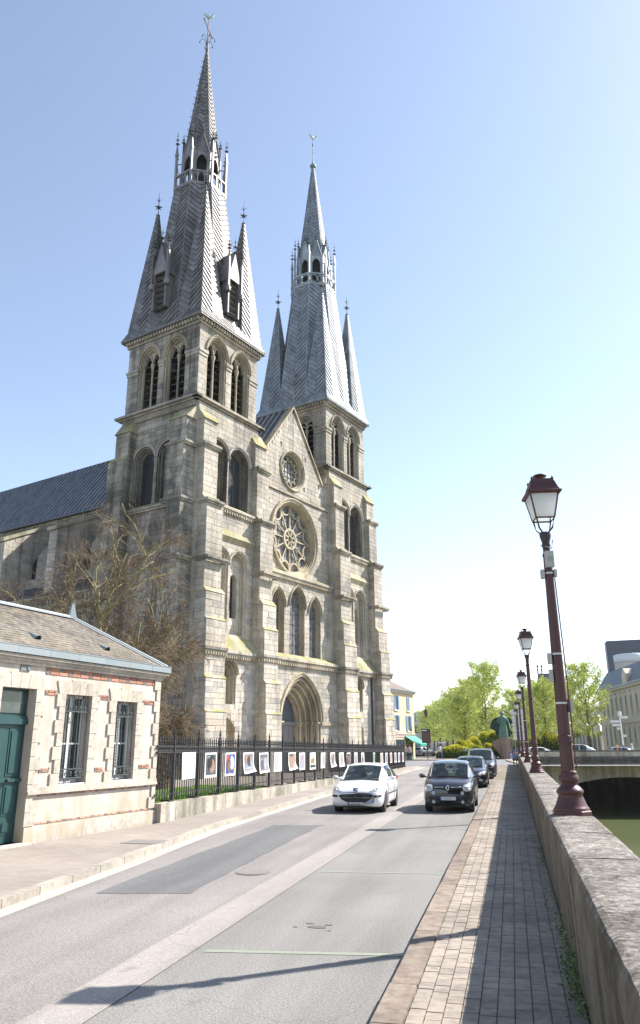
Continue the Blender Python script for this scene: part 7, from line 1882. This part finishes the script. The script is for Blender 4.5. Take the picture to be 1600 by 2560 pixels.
# ------------------------------------------------------------------ people
def person(loc, rz, label, top_c, leg_c, hair_c=(.05, .035, .025), h=1.7, stride=.22, bag=None):
    e = empty('person', loc, rz, label, 'person'); k = h/1.7
    me = bpy.data.meshes.new('body'); V = [(0, 0, .93), (0, 0, 1.15), (0, .01, 1.38), (0, 0, 1.50), (0, -.02, 1.60), (0, -.02, 1.68),
        (.10, 0, .88), (.11, -stride, .48), (.11, -stride*.9, .06), (.11, -stride*.9-.13, .03), (-.10, 0, .88), (-.11, stride*.7, .48), (-.11, stride*1.4, .08), (-.11, stride*1.4-.11, .03),
        (.19, .0, 1.40), (.25, .08, 1.14), (.25, .0, .90), (.25, -.02, .82), (-.19, 0, 1.40), (-.25, -.06, 1.14), (-.24, -.16, .92), (-.24, -.19, .85)]
    E_ = [(0, 1), (1, 2), (2, 3), (3, 4), (4, 5), (0, 6), (6, 7), (7, 8), (8, 9), (0, 10), (10, 11), (11, 12), (12, 13), (2, 14), (14, 15), (15, 16), (16, 17), (2, 18), (18, 19), (19, 20), (20, 21)]
    Rr = [.15, .14, .16, .065, .10, .085, .095, .065, .045, .045, .095, .065, .045, .045, .07, .05, .04, .04, .07, .05, .04, .04]
    me.from_pydata([(x*k, y*k, z*k) for x, y, z in V], E_, []); o = link_mesh('body', me, e)
    sk_ = o.modifiers.new('skin', 'SKIN'); sv = me.skin_vertices[0].data
    for i, r in enumerate(Rr): sv[i].radius = (r*k, r*k)
    sv[0].use_root = True; sb = o.modifiers.new('sub', 'SUBSURF'); sb.levels = sb.render_levels = 1
    dg = bpy.context.evaluated_depsgraph_get(); nm = bpy.data.meshes.new_from_object(o.evaluated_get(dg)); o.modifiers.clear(); o.data = nm
    cols = [top_c, leg_c, (.42, .27, .2)]; nm.materials.clear()
    for c in cols: nm.materials.append(mat('cloth %d %d %d' % tuple(int(v*100) for v in c), c, .85))
    for p in nm.polygons:
        z = p.center.z/k; ax = abs(p.center.x)/k; p.use_smooth = True
        p.material_index = 2 if z > 1.5 or (z < .87 and ax > .2) else 1 if z < .92 else 0
    MB().sphere((0, .01*k, 1.655*k), .108*k, 10, 6, (1, 1.05, 1)).build('hair', mat('hair %d' % int(hair_c[0]*100), hair_c, .8), e)
    for sg in (-1, 1): MB().box(sg*.11*k-.05, sg*.11*k+.05, (-stride*.9-.17 if sg > 0 else stride*1.4-.15)*k, (-stride*.9+.07 if sg > 0 else stride*1.4+.08)*k, -.01, .07*k).build('shoe', mat('pale shoe', (.5, .5, .5), .7), e)
    if bag: MB().box(.18*k, .36*k, -.08, .16, .62*k, .98*k).build('bag', mat('bag cloth', bag, .8), e)
person(polar(-7.28, 92, .12), R_(200), 'walker in a beige pink top and dark trousers by the shop front', (.48, .36, .32), (.03, .03, .05))
person(polar(-7.62, 94, .12), R_(185), 'walker in a pale pink jacket half hidden by the railing end', (.55, .40, .40), (.10, .09, .09), (.2, .14, .08))
person(polar(-5.1, 103, .1), R_(30), 'far pedestrian in pale shirt and blue jeans by the slim blue post', (.55, .56, .6), (.07, .10, .2))
person(polar(6.95, 89.5, .1), R_(95), 'fair haired walker in a red top on the bridge', (.5, .06, .06), (.05, .05, .08), (.5, .36, .16), 1.6)
person(polar(7.9, 89.8, .1), R_(95), 'walker in a pale blue shirt with dark bag on the bridge', (.5, .53, .62), (.05, .05, .08), (.55, .53, .5), 1.75, .2, (.05, .06, .15))
# ------------------------------------------------------------------ thin spring haze over the square
hz = MB().box(-420, 420, -40, 420, -7.5, 75)
t = NT('pale haze'); t.t.nodes.remove(t.b); pv = t.n('ShaderNodeVolumePrincipled'); pv.inputs['Color'].default_value = (.93, .95, 1, 1); pv.inputs['Density'].default_value = .0001; pv.inputs['Anisotropy'].default_value = .3
t.l(pv.outputs[0], t.o.inputs['Volume'])
o = hz.build('haze', t.m); prop(o, kind='stuff', label='pale spring haze lying over the street and square')
